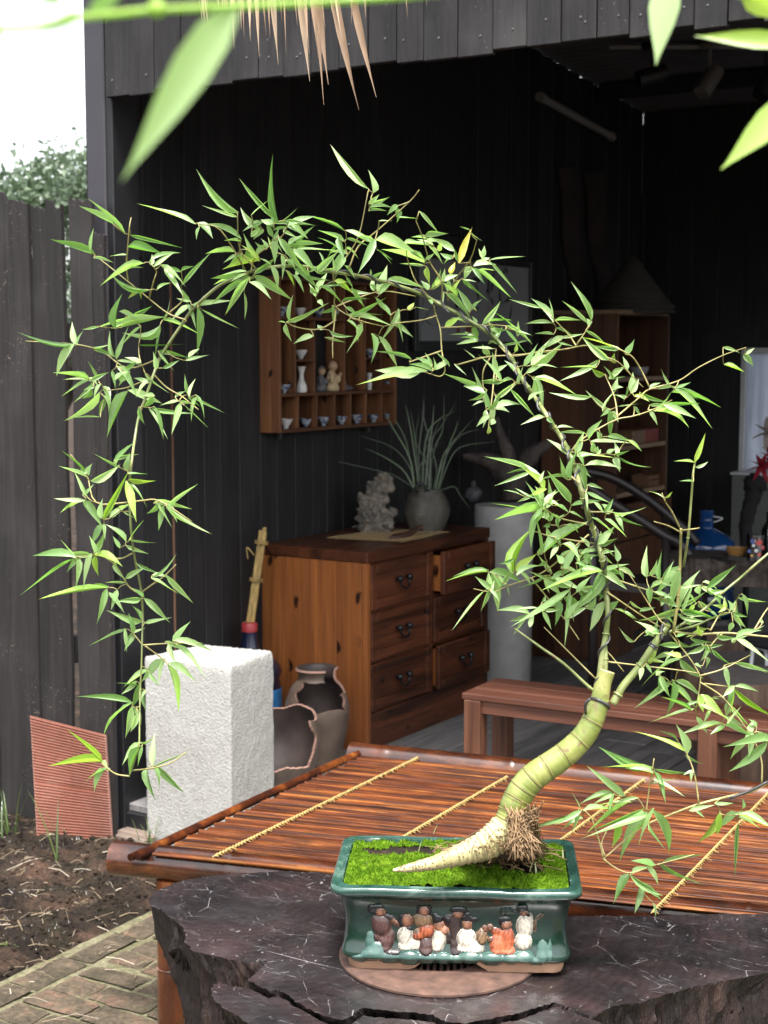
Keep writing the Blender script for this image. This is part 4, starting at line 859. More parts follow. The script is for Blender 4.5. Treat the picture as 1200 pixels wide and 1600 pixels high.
nodesP = []                                           # (x, y, D) points twigs may grow from
def cane(name, pts, r, mat, n=8, per=4, dd=0.0, joints=True, reg=True):
    P = [B3(x, y, dd) for x, y in pts]; S = spline(P, per); r = np.interp(np.linspace(0, 1, len(S)), np.linspace(0, 1, len(r)), r) * MPX if not np.isscalar(r) else np.full(len(S), r * MPX)
    m = MB(); m.tube(S, r, n)
    if joints:
        for i in range(per, len(S) - 1, per * 2): ring_at(m, S[i], S[i + 1] - S[i - 1], r[i] * 1.12, r[i] * .28, 10)
    o = build(name, m, mat, bam, 180)
    if reg: nodesP.extend([(a, b, dd) for a, b in pts])
    return o, S, r
MAIN = [(935, 1092), (937, 1060), (941, 1025), (947, 990), (950, 955), (947, 925), (946, 900), (941, 875), (935, 850), (926, 825), (918, 800), (911, 777), (905, 755), (899, 735), (893, 715), (886, 700), (878, 685), (866, 667), (855, 650), (845, 635), (835, 620), (825, 605), (815, 590), (800, 560), (788, 545), (775, 530), (745, 508), (715, 490), (685, 474), (655, 458), (620, 446), (590, 438), (555, 430), (520, 425), (480, 417), (440, 416), (400, 422), (375, 432), (345, 445), (320, 465), (300, 485), (287, 503), (265, 535), (250, 560), (240, 585), (228, 620), (217, 650), (210, 690), (206, 720), (202, 760), (203, 800), (206, 840), (212, 880), (220, 920), (223, 960), (222, 1000), (221, 1040), (219, 1080), (218, 1130), (217, 1165), (210, 1190), (202, 1213)]
o, SM, RM = cane('main_stem', MAIN, [5.8, 4.6, 4.1, 3.9, 3.7, 3.5, 3.4, 3.2, 3.0, 2.9, 2.8, 2.6, 2.5, 2.3, 2.1, 1.9, 1.6, 1.4, 1.1], M['stem'])
cane('side_stem', [(957, 1100), (966, 1085), (975, 1070), (1000, 1040), (1020, 1010), (1035, 988), (1044, 976)], [6.4, 6, 5.6, 5.4, 5.2], M['stem'], 14)
cane('side_stem', [(945, 1055), (946, 1030), (945, 1010)], [4.4, 4, 4], M['stem'], 12)
cane('shoot', [(1052, 988), (1060, 930), (1063, 870), (1064, 826)], [2.8, 2.4, 2.1], M['twig'])
cane('shoot', [(1068, 885), (1075, 840), (1080, 780), (1083, 740), (1086, 722)], [2.2, 1.8, 1.5], M['stem'])
cane('shoot', [(1045, 988), (1062, 978), (1100, 952), (1130, 925), (1158, 902), (1185, 878), (1230, 840)], [2.3, 2.2, 2.1, 2.0], M['stem'])
cane('shoot', [(1050, 986), (1085, 978), (1110, 967), (1140, 957)], [2.2, 2, 1.5], M['stem'])
cane('shoot', [(1050, 987), (1090, 991), (1132, 989), (1170, 992), (1230, 998)], [2.1, 1.8, 1.5], M['twig'])
cane('shoot', [(804, 982), (840, 1008), (881, 1037), (921, 1074), (934, 1080)], [1.8, 2.4, 2.8], M['stem'])
cane('shoot', [(1240, 1208), (1200, 1223), (1173, 1237), (1137, 1245), (1090, 1257), (1047, 1273), (1013, 1287), (980, 1310), (943, 1342)], [2.6, 2.2, 1.6, 1.2], M['twig'])
TW = [[(678, 478), (680, 490), (688, 515), (690, 545), (693, 565), (695, 580), (688, 588), (675, 585), (660, 580)], [(683, 493), (660, 500), (620, 505), (600, 510)], [(690, 548), (650, 562), (640, 566)], [(690, 512), (740, 510), (770, 508)],
 [(715, 570), (760, 558), (800, 555), (860, 550)], [(780, 540), (800, 556), (840, 550), (880, 546), (920, 540), (940, 555), (965, 565), (985, 585), (1005, 605)], [(900, 540), (890, 525), (867, 500)], [(900, 540), (922, 508)], [(893, 705), (905, 690), (935, 670), (965, 655), (990, 650), (1020, 640), (1050, 625)], [(965, 655), (960, 620), (945, 585)],
 [(965, 650), (1000, 620), (1015, 608), (1060, 595), (1090, 575), (1130, 555), (1165, 543)], [(1015, 605), (1000, 575), (985, 555), (955, 540)], [(520, 425), (523, 460), (525, 480), (560, 500), (600, 510)], [(523, 480), (560, 465), (600, 455), (650, 463)], [(525, 500), (505, 512), (485, 515), (460, 510), (449, 504)], [(525, 480), (520, 530), (520, 560)],
 [(525, 425), (535, 410), (560, 370), (575, 300)], [(545, 420), (560, 385), (590, 360), (640, 315), (655, 297)], [(392, 425), (400, 400), (440, 370), (450, 345)], [(400, 420), (375, 390), (371, 335)], [(385, 425), (345, 360), (310, 350)], [(287, 503), (290, 500), (263, 490), (233, 467), (200, 440), (160, 408), (148, 400)], [(200, 440), (198, 413), (202, 357), (205, 340)],
 [(233, 467), (240, 440), (245, 425)], [(263, 490), (285, 470), (283, 455)], [(240, 585), (235, 590), (200, 605), (170, 610)], [(240, 585), (260, 605), (285, 620), (310, 640)], [(250, 560), (200, 575), (160, 550), (118, 538), (40, 533)], [(203, 785), (225, 782), (250, 783), (300, 815)], [(202, 785), (150, 785), (135, 740), (110, 710)], [(206, 865), (187, 873), (160, 868), (120, 870)],
 [(218, 928), (200, 915), (182, 885), (160, 868)], [(218, 928), (243, 910), (257, 900), (275, 882)], [(223, 1008), (210, 992), (203, 985)], [(223, 1008), (270, 1005), (310, 1005)], [(225, 1008), (255, 1030), (263, 1040)], [(203, 1213), (183, 1210), (170, 1202), (158, 1192)], [(206, 1204), (240, 1200), (270, 1190), (290, 1175)],
 [(1010, 1288), (1010, 1265), (1018, 1210), (1022, 1185)], [(1092, 1256), (1085, 1210), (1073, 1178), (1060, 1160)], [(1190, 1226), (1190, 1190), (1180, 1160), (1175, 1150)], [(1045, 988), (1075, 1025), (1092, 1052), (1094, 1067), (1087, 1110)], [(1094, 1066), (1130, 1090), (1160, 1130), (1175, 1150)], [(1093, 1056), (1130, 1045), (1175, 1022)], [(1100, 1068), (1140, 1073)],
 [(943, 1342), (935, 1310), (925, 1280), (912, 1265)], [(943, 1342), (960, 1355), (985, 1364), (1020, 1353), (1085, 1335)], [(945, 1338), (940, 1318), (948, 1298)], [(1046, 980), (1030, 968), (1005, 930), (985, 900)], [(950, 1034), (1000, 1040), (1060, 1047), (1092, 1052)], [(940, 1010), (955, 1025), (975, 1050)], [(946, 900), (990, 915), (1030, 930), (1050, 955)], [(948, 925), (1000, 960), (1040, 985)],
 [(918, 800), (945, 800), (960, 801)], [(935, 850), (900, 845), (860, 838), (835, 830)], [(920, 835), (880, 870), (855, 890), (830, 903), (795, 915), (770, 925), (740, 920)], [(830, 903), (860, 940), (890, 978), (905, 1000)], [(905, 755), (890, 740), (888, 715)], [(920, 820), (870, 808), (850, 790), (835, 770)], [(1064, 829), (1050, 800), (1040, 785), (1034, 770)], [(1062, 831), (1045, 822), (1022, 815)], [(1065, 829), (1080, 827), (1093, 825)],
 [(765, 560), (755, 580), (755, 605), (760, 640)], [(775, 545), (770, 610), (765, 650), (763, 678)], [(930, 1060), (880, 1010), (850, 980)], [(1110, 985), (1125, 960), (1140, 957)], [(1130, 988), (1110, 1010), (1098, 1040)], [(1178, 985), (1200, 950), (1225, 930)], [(700, 470), (710, 440), (735, 405), (745, 375)], [(690, 470), (690, 440), (672, 410), (660, 370), (650, 345)], [(675, 470), (650, 440), (640, 415)]]
for pts in TW: cane('twig', pts, [1.5, 1.15, .8], M['twig'], 5, 4, random.uniform(-.02, .02))
# training wire wound round the stem
def coil(pts_S, rad_S, i0, i1, pitch, wr, name='training_wire', ph=0.0):
    seg = pts_S[i0:i1]; rs = rad_S[i0:i1]; ar = np.r_[0, np.cumsum(np.linalg.norm(np.diff(seg, axis=0), axis=1))]; n = int(ar[-1] / pitch * 14); out = []
    for k in range(n + 1):
        s = ar[-1] * k / n; P = np.array([np.interp(s, ar, seg[:, q]) for q in range(3)]); Pn = np.array([np.interp(min(s + .004, ar[-1]), ar, seg[:, q]) for q in range(3)]); Pb = np.array([np.interp(max(s - .004, 0), ar, seg[:, q]) for q in range(3)]); t_ = Pn - Pb; t_ /= np.linalg.norm(t_)
        u = np.cross(t_, CF); u /= np.linalg.norm(u); v_ = np.cross(t_, u); a = ph + 2 * math.pi * s / pitch; out.append(P + (u * math.cos(a) + v_ * math.sin(a)) * (np.interp(s, ar, rs) + wr * .9))
    m = MB(); m.tube(out, wr, 7); return build(name, m, M['wire'], bam, 180)
iend = 4 * 33; coil(SM, RM, 3, iend, .056, .0021)
m = MB(); ring_at(m, dep(937, 1099, 2.775), S2[20] - S2[0], .0185, .0028, 26, .35); ring_at(m, dep(1020, 1011, 2.78), B3(1035, 988) - B3(1000, 1040), .0078, .0021, 20, .1); ring_at(m, dep(1022, 1008, 2.78), B3(1035, 988) - B3(1000, 1040), .0078, .0021, 20, .1)
m.tube(spline([dep(915, 1115, 2.765), dep(915, 1100, 2.75), dep(922, 1092, 2.745)], 5), .0028, 7)
m.tube(spline([B3(1034, 1000, -.012), B3(1033, 985, -.012), B3(1037, 972, -.01)], 5), .0028, 7); m.tube(spline([B3(1200, 1221, -.004), B3(1170, 1236, -.004), B3(1140, 1247, -.004)], 5), .0024, 6); build('wire_loop', m, M['wire'], bam, 180)

# leaves, each read off the photograph: base x, y, tip x, y, width (in crop pixels); tuple: crop origin and scale
LV = {}
LV[(0, 280, 3)] = "585,255,450,105,26;530,210,395,135,22;610,262,800,310,24;915,210,685,125,45;925,205,990,260,40;935,225,920,275,25;600,318,735,340,26;595,355,520,352,16;445,355,270,290,30;440,370,515,380,18;670,395,490,448,26;580,420,655,412,14;720,410,805,342,30;700,390,800,310,14;850,500,975,360,30;770,420,845,525,40;850,430,900,410,12;850,435,780,410,20;700,520,510,485,22;660,520,600,545,26,y;735,520,790,480,16;900,590,1070,570,34;925,600,930,790,46;945,610,1095,690,12;885,590,800,650,40;890,570,850,520,24;545,700,540,565,30;635,655,455,690,14;455,690,395,703,16;570,695,740,650,16;765,660,905,690,26;750,685,615,770,32;355,775,335,680,38;350,775,258,895,40;345,770,120,758,8;545,840,590,700,40;540,830,505,740,28;660,690,580,760,14;440,800,535,830,24;550,850,650,865,20;650,775,830,775,12;735,890,720,820,34;740,805,860,830,28;865,850,965,822,28;760,885,830,855,22;545,880,630,975,40;420,940,275,910,22;410,940,310,935,20;420,940,300,1005,26;420,945,500,912,30;460,940,420,865,20;680,910,775,990,24;480,970,515,1040,36;465,1000,340,1145,50;490,1030,465,1100,36;600,995,500,1170,56;600,990,740,1040,36;715,1020,680,1065,36;880,1005,865,935,26;880,1010,930,1060,22;900,1020,1030,1085,16;925,1020,900,1120,30;835,1040,755,1050,26;840,1040,910,1055,20;845,1050,810,1175,44;710,1072,870,1100,26;650,1070,675,1140,30;695,1070,775,1195,22;820,1020,860,995,20;865,1060,960,1150,8;470,1115,330,1112,10;620,640,700,600,30;560,620,640,650,26;610,900,560,960,34;580,900,640,860,30;660,860,600,830,30;690,950,640,1010,30;540,940,590,900,34;430,985,395,1030,30"
LV[(310, 230, 4)] = "250,405,5,212,44;245,435,60,378,26;240,410,135,360,8;268,575,80,435,44;265,590,175,583,22;500,465,412,122,56;370,490,265,405,60;470,480,400,455,50;465,560,430,465,44;560,490,700,425,44;570,480,672,560,44;450,470,580,480,30;520,460,610,398,8;330,425,430,335,8;570,480,718,487,8;470,520,560,500,24;480,660,440,570,36,y;560,610,650,540,50;590,620,750,603,22;590,635,860,632,34;500,565,640,740,60;570,640,720,760,56;380,690,290,565,40;230,655,70,662,26;235,670,165,712,26;255,660,275,755,36;385,710,185,733,50,y;300,775,130,787,32;270,820,110,823,14;280,840,100,935,50;320,815,160,1020,60;320,845,440,925,40;340,800,560,933,70;285,910,295,1055,10;520,670,530,800,44;450,745,525,850,36;400,700,470,740,24;545,770,600,855,26,y;550,715,725,860,64;590,800,655,880,30;740,785,855,670,60;780,725,755,660,24;850,780,905,640,40;920,690,860,770,44;745,915,795,800,50;700,880,745,905,48;745,960,775,985,40;690,780,760,740,20;680,800,800,830,26;760,870,900,935,40;850,830,960,890,44,y;800,860,900,860,20;910,520,720,440,16;915,590,770,525,34;870,630,770,555,8;875,560,905,690,44;920,520,1080,575,28;925,570,1040,605,20;920,630,990,660,12;1105,575,1015,755,70;1115,640,1200,695,12;915,740,970,805,14;925,810,960,870,24;960,880,1035,990,40;1080,820,1150,785,36;1100,900,1090,815,44;1130,925,1170,760,60;1110,940,1200,1040,40;550,1090,790,990,50;550,1100,575,1200,44;545,1100,500,1080,10;900,960,1040,945,26;920,1000,985,1040,30;940,1050,1175,1105,60;1010,1030,1140,1045,20;930,1085,1010,1140,26;1030,1100,1000,1200,36;835,990,850,1100,36;780,1140,745,1110,40;820,1145,935,1200,14;1065,260,845,25,44;1090,285,1105,170,56;1080,355,1180,320,44;1070,380,1190,360,30;1065,400,1160,390,20;1130,460,1200,455,14;330,560,380,510,40;420,640,360,600,36;300,640,345,690,36;410,520,350,560,34;640,760,600,800,36;560,700,600,760,34;460,600,520,640,30;720,1180,610,1210,40;790,1190,900,1215,24;340,480,390,520,40;530,520,600,560,30"
LV[(550, 330, 4)] = "150,180,370,245,60;340,225,450,300,36;155,235,245,300,14;280,-20,280,60,60;280,40,395,35,22;420,0,525,115,24;460,155,580,140,44;475,175,385,162,26;490,215,340,195,36;455,325,228,248,40;450,340,310,325,22;480,220,560,310,20;640,250,515,170,50;545,250,560,200,44,y;460,300,510,270,34;470,350,475,440,50,y;620,300,560,265,40;670,325,740,130,60,Y;620,395,625,320,50,Y;660,310,640,240,30;740,120,680,95,12;740,130,800,185,12;820,290,825,225,40;810,300,855,290,40;860,305,1050,282,18;860,312,1010,485,26;780,365,963,512,28;750,360,820,440,40;740,345,700,415,60;760,345,880,325,44;790,365,880,368,10;500,490,550,375,60;520,470,575,430,50,y;580,440,650,400,40;600,500,600,420,50;640,510,665,430,40,y;690,420,740,490,24;715,430,840,550,22;700,430,770,440,16;590,515,720,630,50;735,635,675,495,50;780,625,720,560,14;500,580,480,535,30;580,725,660,660,44,y;750,720,640,670,30;780,790,760,710,60;750,765,625,768,16;790,800,690,790,24;785,815,670,828,20;815,710,915,580,50;780,700,760,660,34;860,710,960,740,40;960,740,1095,885,36;850,690,980,680,16;1030,745,920,650,16;1035,785,1040,700,30;1040,755,1115,765,20;850,830,945,735,50;870,740,930,745,36;940,835,1090,815,20;1020,880,1030,825,36,y;860,890,820,840,50;880,860,770,850,20;770,920,710,865,16;935,1060,815,920,50;895,1000,880,900,50;1075,965,1145,845,54;1120,960,1200,900,60;1090,1010,1180,965,40;1130,1050,1200,1045,16;1040,1080,1055,980,40;1010,1000,970,935,26;1130,1160,1140,1045,60;900,1165,1040,1075,44;830,1140,630,1018,40;820,1150,715,1095,36;900,1050,810,1060,20;1000,1050,920,1080,30;640,955,705,1015,16;600,950,500,990,40;500,975,420,915,36;500,1000,380,930,44;370,925,160,880,40;470,1000,75,1060,80;420,1010,180,1000,90;290,610,200,810,56;240,650,150,545,44;245,695,365,768,34;120,765,148,912,60;165,780,275,945,40;225,425,420,462,40;400,600,480,615,8;360,620,375,570,44,y;60,700,0,870,50"
LV[(690, 440, 4)] = "620,165,445,115,26;695,255,597,105,36;690,225,688,125,14;705,245,850,240,16;715,290,805,328,22;700,330,605,318,18;765,345,635,420,60;740,350,880,330,26;730,380,820,400,22;560,515,750,408,66;600,525,710,520,16;935,245,860,20,44;920,275,905,235,50;935,240,945,175,10;900,305,1010,375,24;1140,440,920,345,28,y;1045,490,900,370,60;1100,425,980,400,40;1150,455,1195,370,60;1080,510,1075,460,50,y;1160,550,1145,475,40;990,485,795,608,40;960,540,780,535,10;1020,580,940,550,50,y;1045,610,1140,530,44;1070,560,1140,540,20;1060,605,1140,595,12;1065,680,1100,610,44;1180,685,1195,580,70;935,720,720,712,36;1030,790,920,700,36;1055,800,1000,825,40;1050,800,1055,960,48;1140,735,1090,700,16;640,845,517,880,40;660,850,700,885,40;720,915,800,885,12;580,600,805,687,44;430,670,575,840,36;340,795,465,750,50;270,700,160,650,44;310,890,330,740,50;300,790,275,690,50;300,840,225,893,40;270,860,285,800,50;290,950,300,900,44,y;330,860,310,890,50;260,750,205,755,14;790,1085,690,985,44;900,950,745,942,16;835,1070,890,960,64;930,1000,1160,1005,36;1035,970,1160,990,36;1160,990,1240,1050,10;990,980,975,940,44;960,1070,945,1000,44;1100,1090,1085,1010,36;870,1080,1060,1085,30;1030,1075,1080,1050,40;1080,1095,1110,1170,60;900,1150,1070,1105,24;1110,1095,1250,1190,26;850,1070,890,1140,30"
LV[(840, 460, 4)] = "700,590,760,555,20;830,570,780,480,24;750,590,850,575,24;840,580,1000,650,44;860,590,1060,800,56;780,690,980,680,30;730,730,950,740,40;790,690,960,750,60;640,610,780,690,30;620,640,690,660,36,y;700,690,800,690,30;690,720,750,800,30;600,700,640,750,26;560,640,500,625,16;560,580,540,660,16;500,700,640,680,12;1165,440,1280,470,30,y;1290,370,1340,440,50;1300,375,1350,340,30;1160,330,1250,360,30"
LV[(700, 680, 4)] = "770,275,770,110,70;805,180,865,330,60;765,420,645,250,60;730,260,600,255,14;505,215,275,135,44;490,212,370,230,16;600,340,495,220,50,y;580,320,520,170,46;590,400,550,330,60;610,440,625,295,56;610,430,695,350,50;520,385,440,410,26;590,435,385,495,44;605,465,340,515,44;585,455,540,525,44;500,480,320,420,8;450,370,365,335,10;560,395,435,340,10;625,530,610,450,50;770,440,920,400,30;680,440,750,475,24;865,355,1010,415,40;870,310,955,330,30;975,480,1030,410,44;1030,480,1190,510,36;1040,495,1095,580,36;1070,500,1200,560,24;980,525,1115,605,44;900,515,1030,585,24;910,420,970,475,24;940,680,1035,585,70;605,730,845,540,60;560,750,610,660,60;640,640,620,580,44;720,680,830,750,40;830,740,990,700,50;980,710,1040,755,20;1060,790,1045,695,60;950,740,1020,800,40;730,835,800,695,60;720,800,690,750,60;650,860,560,760,50;830,850,900,760,50;840,770,940,740,40;405,865,470,615,56,y;415,770,330,805,26;430,880,545,800,44;325,940,400,850,50;250,845,70,833,20;250,855,25,878,12;245,965,250,855,60;270,855,310,1080,70;265,960,210,1085,40;230,970,50,1180,10;380,945,378,998,16;600,880,450,950,26;960,850,640,905,50;640,900,820,945,44;600,910,700,985,50;960,860,1100,950,60;985,820,1080,880,50;1070,830,1160,880,44;820,960,980,960,60;760,965,450,1160,60;690,1030,680,1165,60;740,1010,820,1070,60;720,1145,860,1080,60;985,1040,895,1200,70;880,1080,920,1020,60;1000,1010,920,990,44;1020,1085,1060,1040,50;510,1120,345,1065,36;560,1080,450,1080,16;590,1100,640,1200,40;510,1200,535,1120,44;590,1040,605,1000,30;1050,1085,1150,1140,20;700,600,760,560,30;740,560,820,590,24;640,560,600,570,40;760,480,850,510,30;700,520,640,490,30;800,800,880,830,30;720,900,800,870,30;780,930,700,900,30;850,1000,830,1060,40;780,1000,760,1130,14;680,560,720,500,36;660,640,700,690,36;620,790,560,820,36;700,760,760,720,30;880,700,840,640,30;900,640,960,620,24;780,850,850,890,34;690,700,640,760,34"
LV[(900, 780, 4)] = "440,485,437,335,60;525,505,515,335,56;645,440,600,668,80;660,640,695,470,50;470,555,590,500,30;455,550,460,645,56;540,530,600,540,24;490,580,590,610,24;530,670,580,590,26;640,685,430,780,70;640,690,870,745,40;650,670,790,590,36;640,545,760,540,24;760,545,765,590,60;820,560,970,433,56;780,540,900,610,40;870,600,900,650,40;770,640,820,700,50;740,660,700,700,36,y;660,735,790,770,30;940,690,870,660,40,y;960,700,950,640,50;990,700,1045,800,40;1010,615,1200,655,36;1170,765,1140,770,40;1000,870,1200,990,60;975,900,1020,870,40;980,770,960,830,50;880,850,980,880,36;800,830,700,850,40,y;715,870,850,895,30;800,910,700,965,40;800,930,900,915,40;640,880,715,920,40;650,920,520,905,50;650,1000,430,1070,50;660,990,580,950,40,y;600,970,490,985,36;455,1030,520,910,44,y;650,1000,765,1130,60;500,840,420,770,60;440,840,510,810,60;365,890,270,830,36;815,985,820,1055,40;850,940,960,1025,40;925,1040,960,1170,40;990,1020,1200,1075,40;740,1030,780,1050,24;740,-230,800,-390,44,y;738,-230,630,-238,14;745,-200,820,-225,24;735,-110,660,-118,16;560,-10,600,-40,20,y;545,-10,480,-60,14;400,700,480,680,30;340,640,420,690,30;300,700,380,740,24;560,600,620,640,26;700,600,760,640,30;840,700,900,740,30;560,740,620,780,26;690,780,760,760,26"
LV[(900, 960, 4)] = "595,420,400,558,56;520,385,580,500,50;585,435,730,560,24;620,415,775,490,50;740,590,490,645,36;680,580,760,540,24;750,640,815,730,40;780,500,915,610,60,y;770,565,950,630,50;840,600,800,660,30;960,450,955,550,50;945,550,940,630,60;960,560,1070,680,40;980,455,1200,630,40,y;990,450,1120,475,30;1000,310,1200,355,36;930,690,1080,750,40;930,640,1040,690,40;910,680,690,735,20;930,690,850,740,40;1070,770,975,890,60;1195,795,1000,970,70;1075,740,1110,670,60;1110,740,1060,770,50;1140,735,1200,790,40;1130,700,1090,660,40;850,520,900,525,24;500,380,540,350,40;420,330,400,400,40"
LV[(800, 1130, 3)] = "810,130,620,35,40,y;820,145,795,30,44;770,75,715,35,8;815,150,885,190,24;845,215,840,270,24;660,210,455,200,40,y;640,200,440,130,10;660,235,560,195,20;670,215,830,230,24;665,265,795,333,24;530,345,380,220,44;480,335,400,360,24;480,335,345,338,12;330,405,100,490,18;320,400,285,330,10;325,410,220,465,36;335,410,480,380,44;335,445,250,470,20;640,430,380,510,44;620,400,400,500,26;645,445,480,570,50;500,470,480,570,44,y;640,470,705,575,16;650,405,800,570,40;545,370,370,500,24;590,350,490,370,20;975,410,890,550,50,y;830,410,930,385,30;950,375,1030,375,24;1060,420,970,470,44;1065,430,1200,480,20;1060,440,1150,485,24;1060,470,1045,700,30;1080,400,1090,360,16;670,665,585,635,40;625,670,690,745,30;690,655,870,770,40;550,710,475,810,60;555,712,695,820,34;600,760,580,875,40;660,840,680,900,12;700,660,870,615,10"
LV[(0, 680, 3)] = "535,120,615,45,30;560,150,445,95,24;600,170,605,95,36;600,180,680,175,20;410,190,430,140,40;405,195,295,150,24;400,180,320,80,8;425,215,550,160,40;385,280,430,240,24;485,395,580,205,40,y;590,215,640,370,44,y;600,225,690,290,14;400,305,265,297,30;370,315,295,355,10;390,305,470,415,50;475,390,480,310,44;515,390,600,315,44;555,340,600,330,20;720,320,870,340,32;735,320,700,370,30;770,330,745,430,34;780,330,960,455,30;485,420,435,495,36;440,550,500,465,46;590,500,525,415,20;600,500,655,410,8;610,490,720,505,16;590,515,680,553,26;560,530,535,480,24;580,360,625,385,10;355,575,185,543,36;345,580,130,725,20;370,580,365,690,44;430,555,375,710,50;440,560,555,595,44,y;540,590,585,670,30;590,670,675,625,36;640,600,730,650,20;590,690,500,690,16;710,665,820,605,8;715,655,790,670,30;710,670,820,720,30;780,655,885,770,34;510,710,380,715,24;510,715,225,760,28;500,720,460,855,44;550,725,525,800,36;660,765,560,778,36;675,765,780,860,40;670,870,525,830,36;680,880,780,855,30;600,910,440,975,30;625,925,615,855,30;625,925,590,1000,40;810,970,880,885,40;830,975,940,975,8;790,980,815,1060,36;825,980,945,1115,44;770,1050,675,1140,44;790,1070,900,1140,36"
LV[(0, 980, 3)] = "785,175,840,365,40,y;695,200,590,270,34;700,215,740,265,26;655,275,555,262,10;655,265,630,380,44;670,290,680,380,36;620,355,420,300,34;620,370,590,500,44;645,400,615,485,36;665,540,585,630,36;655,560,610,680,36;665,545,720,530,20;715,650,718,515,40;690,660,690,780,40;735,650,850,765,44;480,630,270,630,30,y;475,630,515,665,36;500,660,425,745,34;720,655,870,590,8"
leaves = []
for (ox, oy, sc), txt in LV.items():
    for e in txt.split(';'):
        q = e.split(','); a = [float(v) / sc for v in q[:5]]; leaves.append((ox + a[0], oy + a[1], ox + a[2], oy + a[3], a[4] * .78, q[5] if len(q) > 5 else 'g'))
def leaf_mat(name, a, b, tcol):
    t = NT(name); g = t.n('NewGeometry'); f = t.math('FRACT', t.math('ADD', g.outputs['Random Per Island'], t.rnd())); c = t.ramp(f, [(0, a), (1, b)])
    uv = t.n('TexCoord').outputs['Object']; st_ = t.noise(t.n('Mapping', {'Vector': uv, 'Scale': (.3, 60, 1)}).outputs[0], 1.0, 3); c = t.mix(.35, c, t.ramp(st_, [(.3, .7), (.7, 1.1)]), 'MULTIPLY')
    sx = t.n('SeparateXYZ', {0: uv}).outputs; rr_ = t.math('GREATER_THAN', f, .82); c = t.mix(t.math('MULTIPLY', t.math('MULTIPLY', rr_, t.n('MapRange', {0: sx[0], 1: .90, 2: .97}).outputs[0]), t.math('LESS_THAN', sx[0], 1.05)), c, (.20, .13, .05))
    p = t.n('BsdfPrincipled', {'Base Color': c, 'Roughness': .34, 'Specular IOR Level': .8}); tr = t.n('BsdfTranslucent', {'Color': t.mix(1.0, c, tcol, 'MULTIPLY')}); mx = t.n('MixShader', {0: .5, 1: p.outputs[0], 2: tr.outputs[0]})
    t.t.links.new(mx.outputs[0], t.out.inputs[0]); return t.m
M['leaf'] = leaf_mat('bamboo_leaf', (.17, .33, .085), (.53, .71, .34), (1.1, 1.3, .6)); M['leafy'] = leaf_mat('young_leaf', (.28, .48, .06), (.48, .64, .14), (1.2, 1.3, .6)); M['leafY'] = leaf_mat('yellow_leaf', (.50, .48, .05), (.62, .56, .10), (1.2, 1.1, .5))
LEAFM = {'g': 'leaf', 'y': 'leafy', 'Y': 'leafY'}
def leaf_geo(bend, side, fold, twist=0.0):
    V, F = [], []; ts = [0, .06, .18, .36, .56, .76, .9, 1.0]
    for t in ts:
        wd = .5 * (np.interp(t, [0, .05, .16, .3, .5, .7, .86, 1], [.12, .38, .86, 1.0, .84, .5, .18, .01])); z = -bend * t * t; y = side * math.sin(t * math.pi) ; tw = twist * t
        for q in (-1, 0, 1): V.append((t, y + q * wd * math.cos(tw), z - (0 if q == 0 else -fold * wd) + q * wd * math.sin(tw) * .3))
    n = len(ts)
    for i in range(n - 1):
        a = i * 3; F += [(a, a + 1, a + 4, a + 3), (a + 1, a + 2, a + 5, a + 4)]
    return V, F
TMPL = {}
for key in 'gyY':
    TMPL[key] = []
    for k in range(18 if key == 'g' else 7):
        V, F = leaf_geo(random.choice((.03, .1, .2, .32, .42)) * random.uniform(.6, 1.2), random.uniform(-.17, .17), random.uniform(.05, .45), random.uniform(-1.0, 1.0)); me = bpy.data.meshes.new('leaf'); me.from_pydata(V, [], F); me.materials.append(M[LEAFM[key]]); me.polygons.foreach_set('use_smooth', [True] * len(F)); TMPL[key].append(me)
ntr = len(leaves); rnd4 = random.Random(5)
for (x0, y0, x1, y1, wv, key) in list(leaves):
    L_ = math.hypot(x1 - x0, y1 - y0)
    for rep in range(2 if (x0 > 690 and 660 < y0 < 1010) else 1):
      if L_ > 16 and wv > 6 and rnd4.random() < .5:
          a_ = math.atan2(y1 - y0, x1 - x0) + rnd4.choice((-1, 1)) * rnd4.uniform(.4, 1.3); l2 = L_ * rnd4.uniform(.5, .95); leaves.append((x0 + rnd4.uniform(-7, 7), y0 + rnd4.uniform(-6, 6), x0 + math.cos(a_) * l2, y0 + math.sin(a_) * l2, wv * rnd4.uniform(.6, .9), 'g' if key == 'Y' else key))
order = sorted(range(len(leaves)), key=lambda i: -math.hypot(leaves[i][2] - leaves[i][0], leaves[i][3] - leaves[i][1]) * leaves[i][4])
big = set(order[:300]); bloc = np.array(bam.location); rest = {'g': MB(), 'y': MB(), 'Y': MB()}; ends = []
